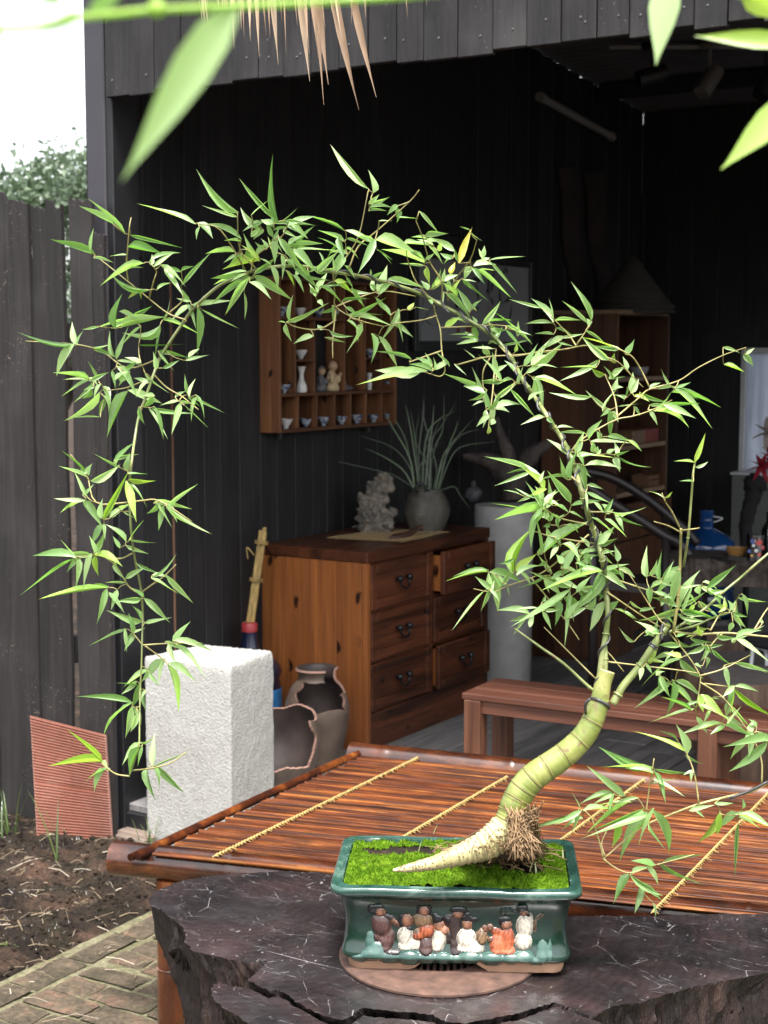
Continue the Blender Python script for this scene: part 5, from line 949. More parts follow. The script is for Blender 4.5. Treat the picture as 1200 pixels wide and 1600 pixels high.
for i, (x0, y0, x1, y1, wpx, key) in enumerate(leaves):
    dd = random.uniform(-.05, .05); p0 = B3(x0, y0, dd); D1 = D0(x0, y0) + dd; x1, y1 = x0 + (x1 - x0) * 1.18, y0 + (y1 - y0) * 1.18; L2 = math.hypot(x1 - x0, y1 - y0) * D1 / FPX; p1 = dep(x1, y1, D1 + random.uniform(-.45, .35) * L2)
    ends.append((x0, y0, dd)); d = p1 - p0; L = np.linalg.norm(d); d /= L; vw = CAM - p0; vw /= np.linalg.norm(vw); s = np.cross(d, vw); s /= np.linalg.norm(s); n = np.cross(s, d)
    if np.dot(n, vw) < 0: s, n = -s, -n
    best = None
    for a in (random.uniform(-1.0, 1.0), random.uniform(-1.0, 1.0)):
        n2 = n * math.cos(a) + s * math.sin(a); sc_ = n2[2] + random.uniform(-.3, .3)
        if best is None or sc_ > best[0]: best = (sc_, a, n2)
    a, n2 = best[1], best[2]; s2 = np.cross(n2, d); wd = wpx * D1 / FPX / max(.55, math.cos(a)); k = random.choice(TMPL[key])
    if i in big:
        o = bpy.data.objects.new('leaf', k); COL.objects.link(o); o.parent = bam; lp = p0 - bloc
        o.matrix_local = Matrix(((d[0] * L, s2[0] * wd, n2[0] * L, lp[0]), (d[1] * L, s2[1] * wd, n2[1] * L, lp[1]), (d[2] * L, s2[2] * wd, n2[2] * L, lp[2]), (0, 0, 0, 1)))
    else:
        V = np.array([v.co[:] for v in k.vertices]); W = p0 + np.outer(V[:, 0] * L, d) + np.outer(V[:, 1] * wd, s2) + np.outer(V[:, 2] * L, n2); rest[key].add(W, [p.vertices[:] for p in k.polygons])
for key, mm in rest.items():
    if mm.n: build('small_leaves', mm, M[LEAFM[key]], bam, 180)['kind'] = 'stuff'
# fine twigs: every leaf base is joined to the nearest wood
tree_pts = [(a, b, c) for a, b, c in nodesP]
for a, b in zip(MAIN[:-1], MAIN[1:]): tree_pts.append(((a[0] + b[0]) / 2, (a[1] + b[1]) / 2, 0.0))
todo = list(ends); TP = np.array(tree_pts); m = MB(); rem = np.array(todo)
while len(rem):
    dist = np.hypot(rem[:, None, 0] - TP[None, :, 0], rem[:, None, 1] - TP[None, :, 1]); i, j = np.unravel_index(np.argmin(dist), dist.shape); e, p = rem[i], TP[j]
    if dist[i, j] > 1.0:
        mx, my = (e[0] + p[0]) / 2, (e[1] + p[1]) / 2; k = random.uniform(-.12, .12); mx += -(e[1] - p[1]) * k; my += (e[0] - p[0]) * k
        S = spline([B3(p[0], p[1], p[2]), B3(mx, my, (e[2] + p[2]) / 2), B3(e[0], e[1], e[2])], 3); m.tube(S, [r_ * MPX for r_ in np.linspace(1.0, .7, len(S))], 5); new = [[mx, my, (e[2] + p[2]) / 2], list(e)]
    else: new = [list(e)]
    TP = np.vstack([TP, new]); rem = np.delete(rem, i, 0)
build('fine_twigs', m, M['twig'], bam, 180)['kind'] = 'stuff'

# ---------------------------------------------------------------- sprays of bamboo close to the lens
def near_leaf(parent, x0, y0, x1, y1, wpx, D, dz=0.0, key='g', roll=.3, D2=None):
    p0, p1 = dep(x0, y0, D), dep(x1, y1, D2 or D); d = p1 - p0; L = np.linalg.norm(d); d /= L; vw = CAM - p0; vw /= np.linalg.norm(vw); s = np.cross(d, vw); s /= np.linalg.norm(s); n = np.cross(s, d)
    if np.dot(n, vw) < 0: s, n = -s, -n
    n2 = n * math.cos(roll) + s * math.sin(roll); s2 = np.cross(n2, d); wd = wpx * D / FPX / math.cos(roll); V, F = leaf_geo(.05, .03, .1)
    V = np.array(V); W = p0 + np.outer(V[:, 0] * L, d) + np.outer(V[:, 1] * wd, s2) + np.outer(V[:, 2] * L, n2); build('leaf', MB().add(W, F), M[LEAFM[key]], parent, 180)
DN = .58
sp = empty('bamboo_branch', tuple(dep(240, 20, DN)), 'out of focus bamboo branch with one large hanging leaf at the top left', 'bamboo branch', 'bamboo branches hanging before the lens')
m = MB(); S = spline([dep(-2600, -500, DN), dep(-1200, -80, DN), dep(-120, 40, DN), dep(130, 26, DN), dep(245, 15, DN), dep(420, 6, DN), dep(700, -14, DN), dep(1000, -60, DN)], 6); m.tube(S, 5.2 * DN / FPX, 10); m.blob(dep(245, 13, DN), (.0035, .003, .0035), 10); build('stem', m, M['leafy'], sp, 180)
near_leaf(sp, 372, 4, 184, 282, 66, DN, roll=.35, D2=DN + .02); near_leaf(sp, 60, -16, 100, 8, 30, DN, roll=.2); near_leaf(sp, -30, 60, 6, 40, 40, DN, roll=.2); near_leaf(sp, 140, 22, 200, -20, 26, DN); near_leaf(sp, 128, 22, 60, 50, 20, DN)
DN = 1.05
sp = empty('bamboo_branch', tuple(dep(1230, 20, DN)), 'blurred bamboo branch with several leaves reaching in at the top right', 'bamboo branch', 'bamboo branches hanging before the lens')
m = MB(); S = spline([dep(1700, -1500, DN), dep(1420, -500, DN), dep(1310, -90, DN), dep(1278, 60, DN), dep(1262, 190, DN)], 6); m.tube(S, np.linspace(5.0, 1.6, len(S)) * DN / FPX, 8); m.tube(spline([dep(1310, -90, DN), dep(1230, -62, DN), dep(1130, -48, DN), dep(1040, -50, DN)], 5), 2 * DN / FPX, 6); m.tube(spline([dep(1040, -60, DN), dep(1045, -40, DN), dep(1046, -28, DN)], 4), 2 * DN / FPX, 6); m.tube(spline([dep(1278, 60, DN), dep(1232, 66, DN)], 4), 2 * DN / FPX, 6); m.tube(spline([dep(1272, 130, DN), dep(1240, 160, DN)], 4), 2 * DN / FPX, 6); build('stem', m, M['twig'], sp, 180)
near_leaf(sp, 1046, -35, 1023, 100, 50, DN); near_leaf(sp, 1235, 66, 1086, 54, 30, DN, key='y'); near_leaf(sp, 1245, 152, 1126, 262, 50, DN, key='y'); near_leaf(sp, 1160, -6, 1240, 34, 34, DN, key='y'); near_leaf(sp, 1140, -20, 1180, 2, 20, DN)

# ---------------------------------------------------------------- dry palm thatch hanging from above
M['thatch'] = plain('dry_palm_frond', (.25, .16, .095), .7, .3, 14, .3); M['thatch2'] = plain('bleached_palm_frond', (.40, .29, .19), .7, .25, 14, .3)
DT = 2.5
th = empty('palm_thatch', tuple(dep(470, -120, DT)), 'dry tan palm thatch strips hanging down in front of the header boards', 'thatch')
m = MB(); m.tube([dep(-900, -128, DT), dep(2600, -140, DT)], .018, 10); build('batten', m, M['thatch'], th, 60)
for (xt, yt, xb, w_, c_) in ((315, 38, 318, 6, 1), (322, 30, 330, 5, 0), (355, 72, 350, 8, 0), (366, 76, 360, 8, 1), (377, 46, 374, 9, 1), (391, 64, 388, 9, 1), (346, 40, 352, 5, 0), (405, 90, 398, 9, 1), (416, 56, 405, 6, 0), (422, 60, 416, 6, 0), (435, 101, 420, 11, 1), (441, 34, 430, 6, 0), (465, 40, 452, 6, 0), (484, 127, 462, 14, 1), (483, 84, 470, 8, 0), (498, 92, 480, 9, 0), (506, 164, 490, 8, 0), (513, 132, 488, 14, 0), (561, 172, 508, 15, 0), (588, 152, 536, 14, 0), (549, 36, 553, 8, 0), (571, 28, 568, 9, 0), (637, 27, 628, 7, 0), (667, 9, 660, 5, 0), (605, 0, 600, 6, 0)) + tuple((random.uniform(315, 560), random.gauss(25, 32), 0, random.choice((3, 4, 5, 6)), random.choice((0, 1))) for _ in range(26)):
    if xb == 0: xb = xt - random.uniform(0, 25)
    m = MB(); n = 10; P = []; c1 = random.uniform(-.01, .02)
    for i in range(n + 1):
        t = i / n; x = xb + (xt - xb) * (t ** 1.5); y = -130 + (yt + 130) * t; ww = w_ * .95 * (1 - .96 * sstep(.55, 1.0, t)) * DT / FPX * .5; c = dep(x, y, DT + c1 * t); tw = .5 * math.sin(t * 3 + xt)
        P.append([c - CR * ww * math.cos(tw) - CF * ww * math.sin(tw), c + CF * ww * .5, c + CR * ww * math.cos(tw) + CF * ww * math.sin(tw)])
    m.grid(np.array(P)); build('frond', m, M['thatch2' if c_ else 'thatch'], th, 180)
# ---------------------------------------------------------------- chest of drawers
CX0, CX1, CY0, CY1, CH = XL + .006, -3.268, 5.06, 6.075, .81
ch = empty('chest_of_drawers', ((CX0 + CX1) / 2, (CY0 + CY1) / 2, 0), 'brown pine chest of six drawers against the black wall, one drawer pulled open', 'chest of drawers')
ws = np.linspace(CX0, CX1 - .022, 5)
for a, b in zip(ws[:-1], ws[1:]):
    m = MB(); m.box((a + .0003, CY0, .0), (b - .0003, CY0 + .022, CH - .046), .0008); build('side_board', m, M['pine'], ch)
m = MB(); m.box((CX1 - .021, CY0 + .0015, 0), (CX1, CY0 + .03, CH - .046), .0015); build('corner_strip', m, M['pine'], ch)
m = MB(); m.box((CX0 - .0, CY0 - .004, CH - .045), (CX1 + .006, CY1 + .004, CH), .003); build('top', m, M['dark'], ch)
m = MB(); m.box((CX0, CY1 - .022, 0), (CX1, CY1, CH - .046), .002); m.box((CX0, CY0 + .023, 0), (CX0 + .012, CY1 - .023, CH - .046), .002); m.box((CX0 + .013, CY0 + .023, .10), (CX1 - .16, CY1 - .023, CH - .05), .002); build('carcass', m, M['darkz'], ch)
m = MB(); m.box((CX1 - .02, CY0 + .031, 0), (CX1 - .002, CY1 - .023, .15), .002); build('plinth', m, M['dark'], ch)
m = MB()
for lo, hi in (((CX1 - .03, CY0 + .031, .35), (CX1 - .004, CY1 - .023, .362)), ((CX1 - .03, CY0 + .031, .558), (CX1 - .004, CY1 - .023, .57)), ((CX1 - .03, CY0 + .031, .152), (CX1 - .004, CY1 - .023, .158)), ((CX1 - .03, CY0 + .031, .757), (CX1 - .002, CY1 - .023, .764)), ((CX1 - .031, 5.572, .15), (CX1 - .003, 5.588, .76))): m.box(lo, hi, .0015)
build('face_frame', m, M['dark'], ch)
def handle(parent, x, yc, zc):
    m = MB(); p = []
    for s in (-1, 1):
        m.lathe([(0, .03), (.010, .029), (.0155, .022), (.0145, .015), (.007, .010), (.006, 0)], 14, (x, yc + s * .038, zc), frame_z((1, 0, 0)))
    t = np.linspace(0, math.pi, 15); pts = [(x + .016 + .01 * math.sin(a), yc - .036 * math.cos(a), zc - .004 - .04 * math.sin(a)) for a in t]
    m.tube(pts, .0046, 8); m.blob((x + .024, yc, zc - .043), (.005, .012, .006), 8); build('handle', m, M['iron'], parent, 50)
for r_, (z0, z1) in enumerate(((.16, .35), (.363, .557), (.571, .756))):
    for c_, (y0, y1) in enumerate(((CY0 + .034, 5.571), (5.589, CY1 - .026))):
        op = {(2, 1): .05, (0, 1): .026}.get((r_, c_), .004); X = CX1 + op; fr = .042; m = MB()
        for lo, hi in (((X - .02, y0, z0), (X, y0 + fr, z1)), ((X - .02, y1 - fr, z0), (X, y1, z1)), ((X - .0195, y0 + fr, z1 - fr), (X - .0007, y1 - fr, z1)), ((X - .0195, y0 + fr, z0), (X - .0007, y1 - fr, z0 + fr))): m.box(lo, hi, .003)
        m.box((X - .019, y0 + fr, z0 + fr), (X - .009, y1 - fr, z1 - fr), .001)
        o = build('drawer', m, M['dark'], ch); o['label'] = ['bottom', 'middle', 'top'][r_] + (' drawer nearer the camera' if c_ == 0 else ' drawer at the far end' + (', pulled open' if op > .01 else ''))
        m = MB(); m.box((X - .26, y0 + .012, z0 + .012), (X - .021, y0 + .024, z1 - .02), .001); m.box((X - .26, y1 - .024, z0 + .012), (X - .021, y1 - .012, z1 - .02), .001); m.box((X - .26, y0 + .025, z0 + .012), (X - .021, y1 - .025, z0 + .02), .001); build('drawer_box', m, M['pine'], o)
        handle(o, X - .009, (y0 + y1) / 2, (z0 + z1) / 2 + .012)

# on the chest
def mat_woven():
    t = NT('woven_straw_mat'); v = t.coord((1, 1, 1), False); w1 = t.n('TexWave', {'Vector': v, 'Scale': 70.0}, bands_direction='Y').outputs[1]; w2 = t.n('TexWave', {'Vector': v, 'Scale': 45.0}, bands_direction='X').outputs[1]
    h = t.mix(.5, w1, w2, 'MULTIPLY'); c = t.ramp(h, [(.1, (.24, .15, .06)), (.8, (.50, .36, .18))]); t.bsdf(col=c, rough=.8, nrm=t.bump(h, .5, .003)); return t.m
MA, MBp, MC_, MD_ = onz(507, 842, CH), onz(632, 848, CH), onz(704, 832, CH), onz(600, 826, CH)
m = MB(); n = 26; P = []
for i in range(n + 1):
    a = MA + (MBp - MA) * i / n; b = MD_ + (MC_ - MD_) * i / n; P.append([a + (b - a) * t + [0, 0, .004 + .001 * math.sin(i * 2.2 + t * 9)] for t in np.linspace(-.0, 1, 14)])
P = np.array(P); m.grid(P); m.grid((P - [0, 0, .003])[::-1]); tag(build('woven_mat', m, mat_woven(), None, 180, loc=tuple((MA + MC_) / 2)), 'pale woven straw mat on top of the chest of drawers', 'mat')
def rock_mat():
    t = NT('pitted_limestone'); v = t.coord((1, 1, 1), False); a = t.noise(v, 14, 6, .8, .65); b = t.noise(v, 60, 5); c = t.ramp(a, [(.3, (.045, .042, .04)), (.45, (.17, .155, .135)), (.58, (.25, .215, .17)), (.75, (.23, .225, .22))]); c = t.mix(.5, c, t.ramp(b, [(.3, .4), (.6, 1.1)]), 'MULTIPLY')
    t.bsdf(col=c, rough=.9, nrm=t.bump(b, .8, .008), spec=.2); return t.m
M['rock'] = rock_mat(); m = MB(); RP = onz(592, 832, CH); DR = (RP - CAM) @ CF
def rk(x, y, dd=0): return dep(540 + x * .15, 720 + y * .15, DR + dd)
u_ = .15 * DR / FPX
for k, (x, y, rx, ry, dd) in enumerate(((260, 660, 150, 110, 0), (200, 560, 90, 130, .01), (260, 430, 120, 100, 0), (330, 300, 105, 95, .0), (400, 210, 95, 85, -.01), (430, 270, 80, 70, -.02), (250, 260, 45, 50, .01), (170, 390, 55, 55, 0), (430, 560, 100, 65, -.01), (490, 535, 60, 50, -.02), (440, 660, 70, 70, -.01), (400, 400, 50, 60, -.01), (220, 740, 45, 40, -.02), (400, 740, 75, 40, 0), (320, 500, 90, 80, -.02))):
    m.blob(rk(x, y, dd), (rx * u_, min(rx, ry) * u_ * .8, ry * u_), 26, amp=.62, f=3.6, seed=k * 3.1)
rk_o = build('scholar_rock', m, M['rock'], None, 180, loc=tuple(RP)); md = rk_o.modifiers.new('r', 'REMESH'); md.mode = 'VOXEL'; md.voxel_size = .0045; md.use_smooth_shade = True
for sz_, st_ in ((.05, .030), (.016, .012)):
    tx = bpy.data.textures.new('rock_relief', 'CLOUDS'); tx.noise_scale = sz_; tx.noise_depth = 3; md = rk_o.modifiers.new('d', 'DISPLACE'); md.texture = tx; md.strength = -st_; md.mid_level = .45
tag(rk_o, 'pale pitted crescent shaped stone standing on the straw mat', 'stone ornament')
M['dkwood'] = plain('dark_carved_wood', (.05, .022, .014), .4, .4, 20, .2)
a = onz(610, 836, CH + .02); b = onz(660, 829, CH + .02); m = MB(); S = spline([a + [0, 0, -.012], a + (b - a) * .25 + [0, 0, -.014], a + (b - a) * .55 + [0, 0, -.008], a + (b - a) * .85 + [0, 0, .012], b + [0, 0, .012]], 6)
m.tube(S, np.interp(np.linspace(0, 1, len(S)), [0, .1, .3, .5, .8, .92, 1], [.006, .016, .02, .014, .009, .014, .006]), 12); tag(build('wooden_scoop', m, M['dkwood'], None, 180, loc=tuple(a)), 'small dark wooden scoop lying on the straw mat before the stone', 'scoop')
# jar with grass on the chest
def jar_mat():
    t = NT('old_stoneware'); v = t.coord((1, 1, 1), False); a = t.noise(v, 9, 6, .8); w1 = t.n('TexWave', {'Vector': v, 'Scale': 32.0, 'Distortion': 1.5}, bands_direction='Z').outputs[1]; c = t.ramp(a, [(.3, (.035, .033, .027)), (.6, (.085, .078, .062)), (.8, (.20, .19, .17))])
    t.bsdf(col=c, rough=.5, nrm=t.bump(w1, .45, .006), coat=.1); return t.m
M['jar'] = jar_mat(); JP = onz(667, 829, CH) ; JP = np.array([JP[0], JP[1], CH])
for _ in range(3):
    JD = (JP - CAM) @ CF; u = JD / FPX
jt = empty('potted_grass', tuple(JP), 'dark stoneware jar of long grass leaves on the far end of the chest', 'potted plant')
m = MB(); m.lathe([(0, .002), (26 * u, 0), (29 * u, 8 * u), (35.5 * u, 25 * u), (36.5 * u, 32 * u), (34 * u, 44 * u), (27 * u, 58 * u), (23.5 * u, 63 * u), (24 * u, 66 * u), (21 * u, 66 * u), (20 * u, 60 * u), (0, 58 * u)], 40, JP); build('jar', m, M['jar'], jt, 50)
m = MB()
for s in (-1, 1): m.tube([JP + CR * (s * 9 * u - 10 * u) - CF * (24 * u) + ZU * (59 * u) + (CR * math.cos(a) + ZU * math.sin(a)) * 4 * u for a in np.linspace(0, 6.283, 12)], 1.1 * u, 6)
m.tube(spline([JP + CR * (-19 * u) - CF * 24 * u + ZU * 64 * u, JP + CR * (-14 * u) - CF * 24 * u + ZU * 72 * u, JP + CR * (-6 * u) - CF * 24 * u + ZU * 71 * u, JP + CR * (0) - CF * 24 * u + ZU * 62 * u], 5), 2.4 * u, 7); build('lug', m, M['iron'], jt, 180)
M['reed'] = grass_mat('dark_reed', (.012, .045, .004), (.045, .12, .012))
RL = [((648, 765), (640, 715), (612, 665), (600, 640)), ((650, 765), (638, 725), (610, 697), (560, 680)), ((648, 766), (630, 735), (600, 714), (570, 700)), ((652, 763), (655, 700), (661, 650), (662, 622)), ((655, 763), (650, 700), (645, 660), (640, 640)), ((658, 763), (662, 710), (672, 690), (690, 650)), ((664, 763), (670, 700), (676, 660), (678, 630)), ((668, 764), (680, 700), (692, 670), (694, 615)), ((680, 764), (690, 720), (702, 697), (742, 652)), ((678, 764), (695, 715), (720, 680), (757, 669)), ((686, 764), (705, 715), (725, 697), (775, 690)), ((672, 764), (665, 720), (650, 690), (655, 645)), ((676, 764), (682, 735), (676, 705), (672, 690)), ((662, 764), (655, 735), (665, 715), (690, 690)), ((660, 764), (665, 690), (680, 660), (715, 640)), ((670, 764), (675, 690), (690, 665), (715, 625)), ((655, 764), (645, 690), (638, 650), (633, 632)), ((674, 764), (672, 700), (664, 660), (658, 640)), ((690, 765), (710, 760), (720, 775), (735, 795)), ((652, 766), (620, 745), (590, 735), (430, 700)), ((650, 764), (635, 690), (620, 660), (617, 655)), ((684, 764), (700, 700), (712, 670), (716, 655))]
for k, q in enumerate(RL):
    D = JD + random.uniform(-.08, .06); S = spline([dep(x, y, D) for x, y in q], 5); n = len(S); side = CR * math.cos(k) * .6 + CR * .6 + CF * math.sin(k) * .4; side /= np.linalg.norm(side); w_ = random.uniform(.9, 1.7) * u
    T = np.gradient(S, axis=0); P = []
    for i in range(n):
        t_ = T[i] / np.linalg.norm(T[i]); s = np.cross(t_, CF); s = s / np.linalg.norm(s) * .85 + CF * .3 * math.sin(k * 2); ww = w_ * (1 - (i / (n - 1)) ** 2.5) + .0003; P.append([S[i] - s * ww, S[i] + CF * ww * .4, S[i] + s * ww])
    m = MB(); m.grid(np.array(P)); build('leaf', m, M['reed'], jt, 180)

# ---------------------------------------------------------------- wall shelf with cups
_q = onx(405, 676, XL); SY0 = _q[1]; SZ0 = _q[2]; SX0 = XL + .004; SX1 = ony(437, 678, SY0)[0]; SY1 = onx(620, 665, SX1)[1]; SZ1 = onx(397, 432, XL)[2]
sh = empty('wall_shelf', (SX0, SY0, SZ0), 'square wooden pigeonhole shelf of tea cups hung on the black wall', 'wall shelf')
TB = .014
m = MB(); m.box((SX0, SY0, SZ0), (SX1, SY0 + .016, SZ1), .0015); build('side_panel', m, M['pine2'], sh)
m = MB(); m.box((SX0, SY1 - .016, SZ0), (SX1, SY1, SZ1), .0015); build('side_panel', m, M['pine2'], sh)
shy = wood('shelf_board', (.05, .02, .009), (.15, .065, .03), 1, 16, .05, .5, .2, .3)
for nm, z in (('bottom_board', SZ0), ('top_board', SZ1 - TB)):
    m = MB(); m.box((SX0, SY0 + .017, z), (SX1 - .001, SY1 - .017, z + TB), .0015); build(nm, m, shy, sh)
sy = lambda x: onx(x, 650, SX1)[1]
zz = lambda y: onx(560, y, SX1)[2]
Z1_ = zz(613) - TB / 2; Z2_ = zz(562) - TB / 2; Z3_ = zz(500) - TB / 2
m = MB(); m.box((SX0, SY0 + .017, Z1_), (SX1 - .001, SY1 - .017, Z1_ + TB), .0015); build('shelf_board', m, shy, sh)
m = MB(); m.box((SX0, SY0 + .017, Z3_), (SX1 - .001, sy(539), Z3_ + TB), .0015); build('shelf_board', m, shy, sh)
dv = [sy(x) for x in (467, 496, 524, 549, 573, 598)]
for y in dv: m = MB(); m.box((SX0, y - .005, SZ0 + TB + .0005), (SX1 - .002, y + .005, Z1_ - .0005), .001); build('divider', m, M['pine2'], sh)
for x in (463, 493, 540, 572, 597): m = MB(); y = sy(x); m.box((SX0, y - .005, Z1_ + TB + .0005), (SX1 - .002, y + .005, (Z3_ if x < 530 else SZ1 - TB) - .0005), .001); build('divider', m, M['pine2'], sh)
for x in (463, 489, 514): m = MB(); y = sy(x); m.box((SX0, y - .005, Z3_ + TB + .0005), (SX1 - .002, y + .005, SZ1 - TB - .0005), .001); build('divider', m, M['pine2'], sh)
for x0, x1, zq in ((463, 493, Z2_), (572, 597, zz(560) - TB / 2), (597, 616, zz(505))):
    m = MB(); m.box((SX0, sy(x0) + .0055, zq), (SX1 - .002, min(sy(x1) - .0055, SY1 - .017), zq + .011), .001); build('shelf_board', m, shy, sh)
for yb_ in (SY0 + .1, SY1 - .13): m = MB(); m.box((SX0 + .01, yb_, SZ0 - .03), (SX0 + .03, yb_ + .015, SZ0 - .0005), .001); build('bracket', m, M['screw'], sh)
def cup_mat():
    t = NT('blue_white_porcelain'); v = t.coord((1, 1, 1), True); a = t.noise(v, 75, 3, 1.5); z = t.n('SeparateXYZ', {0: t.n('TexCoord').outputs['Object']}).outputs[2]
    c = t.ramp(a, [(.46, (.025, .05, .13)), (.53, (.48, .52, .58))]); t.bsdf(col=c, rough=.12, coat=.5); return t.m
M['cup'] = cup_mat(); M['porc'] = plain('white_porcelain', (.62, .62, .60), .18, .05, 10, .0, coat=.4)
prof = [(0, .003), (.0085, 0), (.0095, .004), (.012, .009), (.022, .022), (.028, .036), (.027, .0365), (.021, .023), (.010, .011), (0, .010)]
cme = MB().lathe(prof, 24); cupm = build('tea_cup', cme, M['cup'], None, 60); pl = MB().lathe(prof, 24); plm = build('tea_cup', pl, M['porc'], None, 60)
CUPS = [(443, SZ0 + TB, 'p', 'plain white tea cup in the bottom row of the wall shelf, first from the left'), (474, SZ0 + TB, 'c', 'blue and white tea cup in the bottom row, second hole from the left'), (502, SZ0 + TB, 'c', 'blue and white tea cup in the bottom row, third hole from the left'), (530, SZ0 + TB, 'c', 'blue and white tea cup in the bottom row, fourth hole from the left'),
        (554, SZ0 + TB, 'c', 'blue and white tea cup in the bottom row, fifth hole from the left'), (580, SZ0 + TB, 'c', 'blue and white tea cup in the bottom row, sixth hole from the left'), (603, SZ0 + TB, 'c', 'blue and white tea cup in the bottom row, last hole on the right'), (441, Z1_ + TB, 'c', 'blue tea cup on the middle board beside the side panel, left of the white vase'),
        (604, Z1_ + TB, 'c', 'blue tea cup on the middle board at its right end'), (437, Z3_ + TB, 'c', 'blue tea cup on the upper board beside the side panel'), (466, Z3_ + TB, 'p', 'white tea cup on the upper board, second from the left'), (495, Z3_ + TB, 'c', 'blue tea cup on the upper board under the bamboo, third from the left'), (525, Z3_ + TB, 'c', 'dark blue tea cup on the upper board, fourth from the left'), (467, Z2_ + .011, 'p', 'white tea cup on the small shelf above the white vase'), (575, zz(560) - TB / 2 + .011, 'c', 'dark blue tea cup on the small shelf near the right side')]
for k, (x, z, ty, lab) in enumerate(CUPS):
    src = cupm if ty == 'c' else plm; o = src if (k in (0, 1)) else src.copy()
    if k > 1: COL.objects.link(o)
    y = onx(x + 5, 640, SX1 - .04)[1]; o.location = (SX1 - .045, y, z + .0005); o.rotation_euler.z = k * 1.7; s = random.uniform(.92, 1.08); o.scale = (s, s, s); tag(o, lab, 'tea cup', 'tea cups in the wall shelf')
vy = lambda x: (SX1 - .04, onx(x, 600, SX1 - .04)[1], Z1_ + TB + .0005)
def lathe_thing(name, prof, loc, mat, label, cat, group=None, n=24, sm=60, M_=None):
    m = MB(); m.lathe(prof, n, loc, M_); return tag(build(name, m, mat, None, sm, loc=tuple(loc)), label, cat, group)
lathe_thing('bud_vase', [(0, 0), (.022, 0), (.025, .012), (.022, .03), (.011, .052), (.009, .075), (.016, .098), (.02, .108), (.017, .106), (.006, .08), (0, .078)], vy(471), M['porc'], 'small white bud vase on the middle board left of the monk figurine', 'vase')
lathe_thing('bud_vase', [(0, 0), (.011, 0), (.013, .03), (.010, .055), (.014, .075), (.012, .074), (0, .05)], vy(577), M['porc'], 'slender white bottle on the middle board right of the figurines', 'vase')
def figurine(name, x, s, robe, skin, hat, label, pose):
    p = np.array(vy(x)); e = empty(name, tuple(p), label, 'figurine', 'clay figurines in the wall shelf'); m = MB()
    if pose == 'sit':
        m.lathe([(0, 0), (.034, .001), (.037, .014), (.031, .03), (.026, .048), (.024, .066), (.015, .080), (.009, .086), (0, .087)], 20, p, np.diag([s * .85, s, s])); m.blob(p + np.array([.02, .020, .05]) * s, (.011 * s, .014 * s, .018 * s), 10); m.blob(p + np.array([.016, -.024, .052]) * s, (.012 * s, .010 * s, .022 * s), 10)
        hp = p + np.array([.004, .004, .102]) * s; hr = .019 * s
    else:
        m.blob(p + np.array([0, .01, .012]) * s, (.022 * s, .05 * s, .014 * s), 14, amp=.2, f=2); m.blob(p + np.array([0, -.025, .026]) * s, (.018 * s, .02 * s, .022 * s), 12, amp=.2, f=2); hp = p + np.array([0, -.035, .052]) * s; hr = .014 * s
    build('robe', m, robe, e, 180); m = MB(); m.blob(hp, (hr, hr, hr * 1.15), 14); m.blob(hp + np.array([hr * .95, hr * .3, 0]), (hr * .18, hr * .15, hr * .2), 8)
    for q in (-1, 1): m.blob(hp + np.array([hr * .1, q * hr, 0]), (hr * .2, hr * .12, hr * .3), 6)
    if pose == 'sit': m.blob(p + np.array([.028, .026, .068]) * s, (.007 * s, .008 * s, .009 * s), 8)
    build('head', m, skin, e, 180)
    if hat is not None: m = MB(); m.lathe([(0, .012), (.008, .011), (.012, .004), (.026, 0), (.026, -.0015), (0, -.001)], 18, hp + [0, 0, hr * .8], np.eye(3) * s); build('hat', m, hat, e, 50)
M['mrobe'] = plain('cream_robe', (.55, .42, .25), .6, .1); M['mskin'] = plain('clay_face', (.48, .32, .19), .55, .1); M['grobe'] = plain('grey_blue_robe', (.12, .12, .13), .6, .5, 80); M['ghat'] = plain('grey_hat', (.20, .17, .15), .7, .1); M['wrobe'] = plain('pale_robe', (.42, .38, .35), .6, .3, 60)
figurine('monk_figurine', 518, 1.05, M['mrobe'], M['mskin'], None, 'cream robed bald monk figurine seated in the shelf opening', 'sit')
figurine('hatted_figurine', 501, .85, M['grobe'], M['mskin'], M['ghat'], 'small figurine in a dark robe and wide hat, left of the monk', 'sit')
figurine('reclining_figurine', 542, .75, M['grobe'], M['wrobe'], None, 'small grey reclining figurine to the right of the monk', 'lie')

# ---------------------------------------------------------------- beside the chest
M['cane'] = plain('yellow_cane', (.42, .29, .10), .55, .35, 25, .2)
top, bot = dep(411, 828, 6.19), dep(386, 1010, 6.19); e = empty('cane_bundle', tuple(bot), 'bundle of yellow canes bound together, leaning on the wall behind the chest', 'cane bundle')
d = bot - top; d2 = top + d * ((top[2] - .002) / -d[2]) if False else top + d * 1.9
for k in range(9):
    o_ = np.array([random.uniform(-.011, .011), random.uniform(-.011, .011), random.uniform(-.012, .012)]); m = MB(); m.tube(spline([top + o_, (top + d2) / 2 + o_ * 1.1, d2 + o_ * 1.2], 6), .0065, 8); build('cane', m, M['cane'], e, 60)
m = MB()
for t in (.05, .22, .42, .6): 
    c = top + (d2 - top) * t
    for q in range(3): ring_at(m, c + (d2 - top) * .006 * q, d2 - top, .026, .0024, 18)
m.tube(spline([top + d * .22 - CR * .02, top + d * .15 - CR * .055, top + d * .25 - CR * .045], 5), .003, 6); build('binding', m, M['cane'], e, 180)
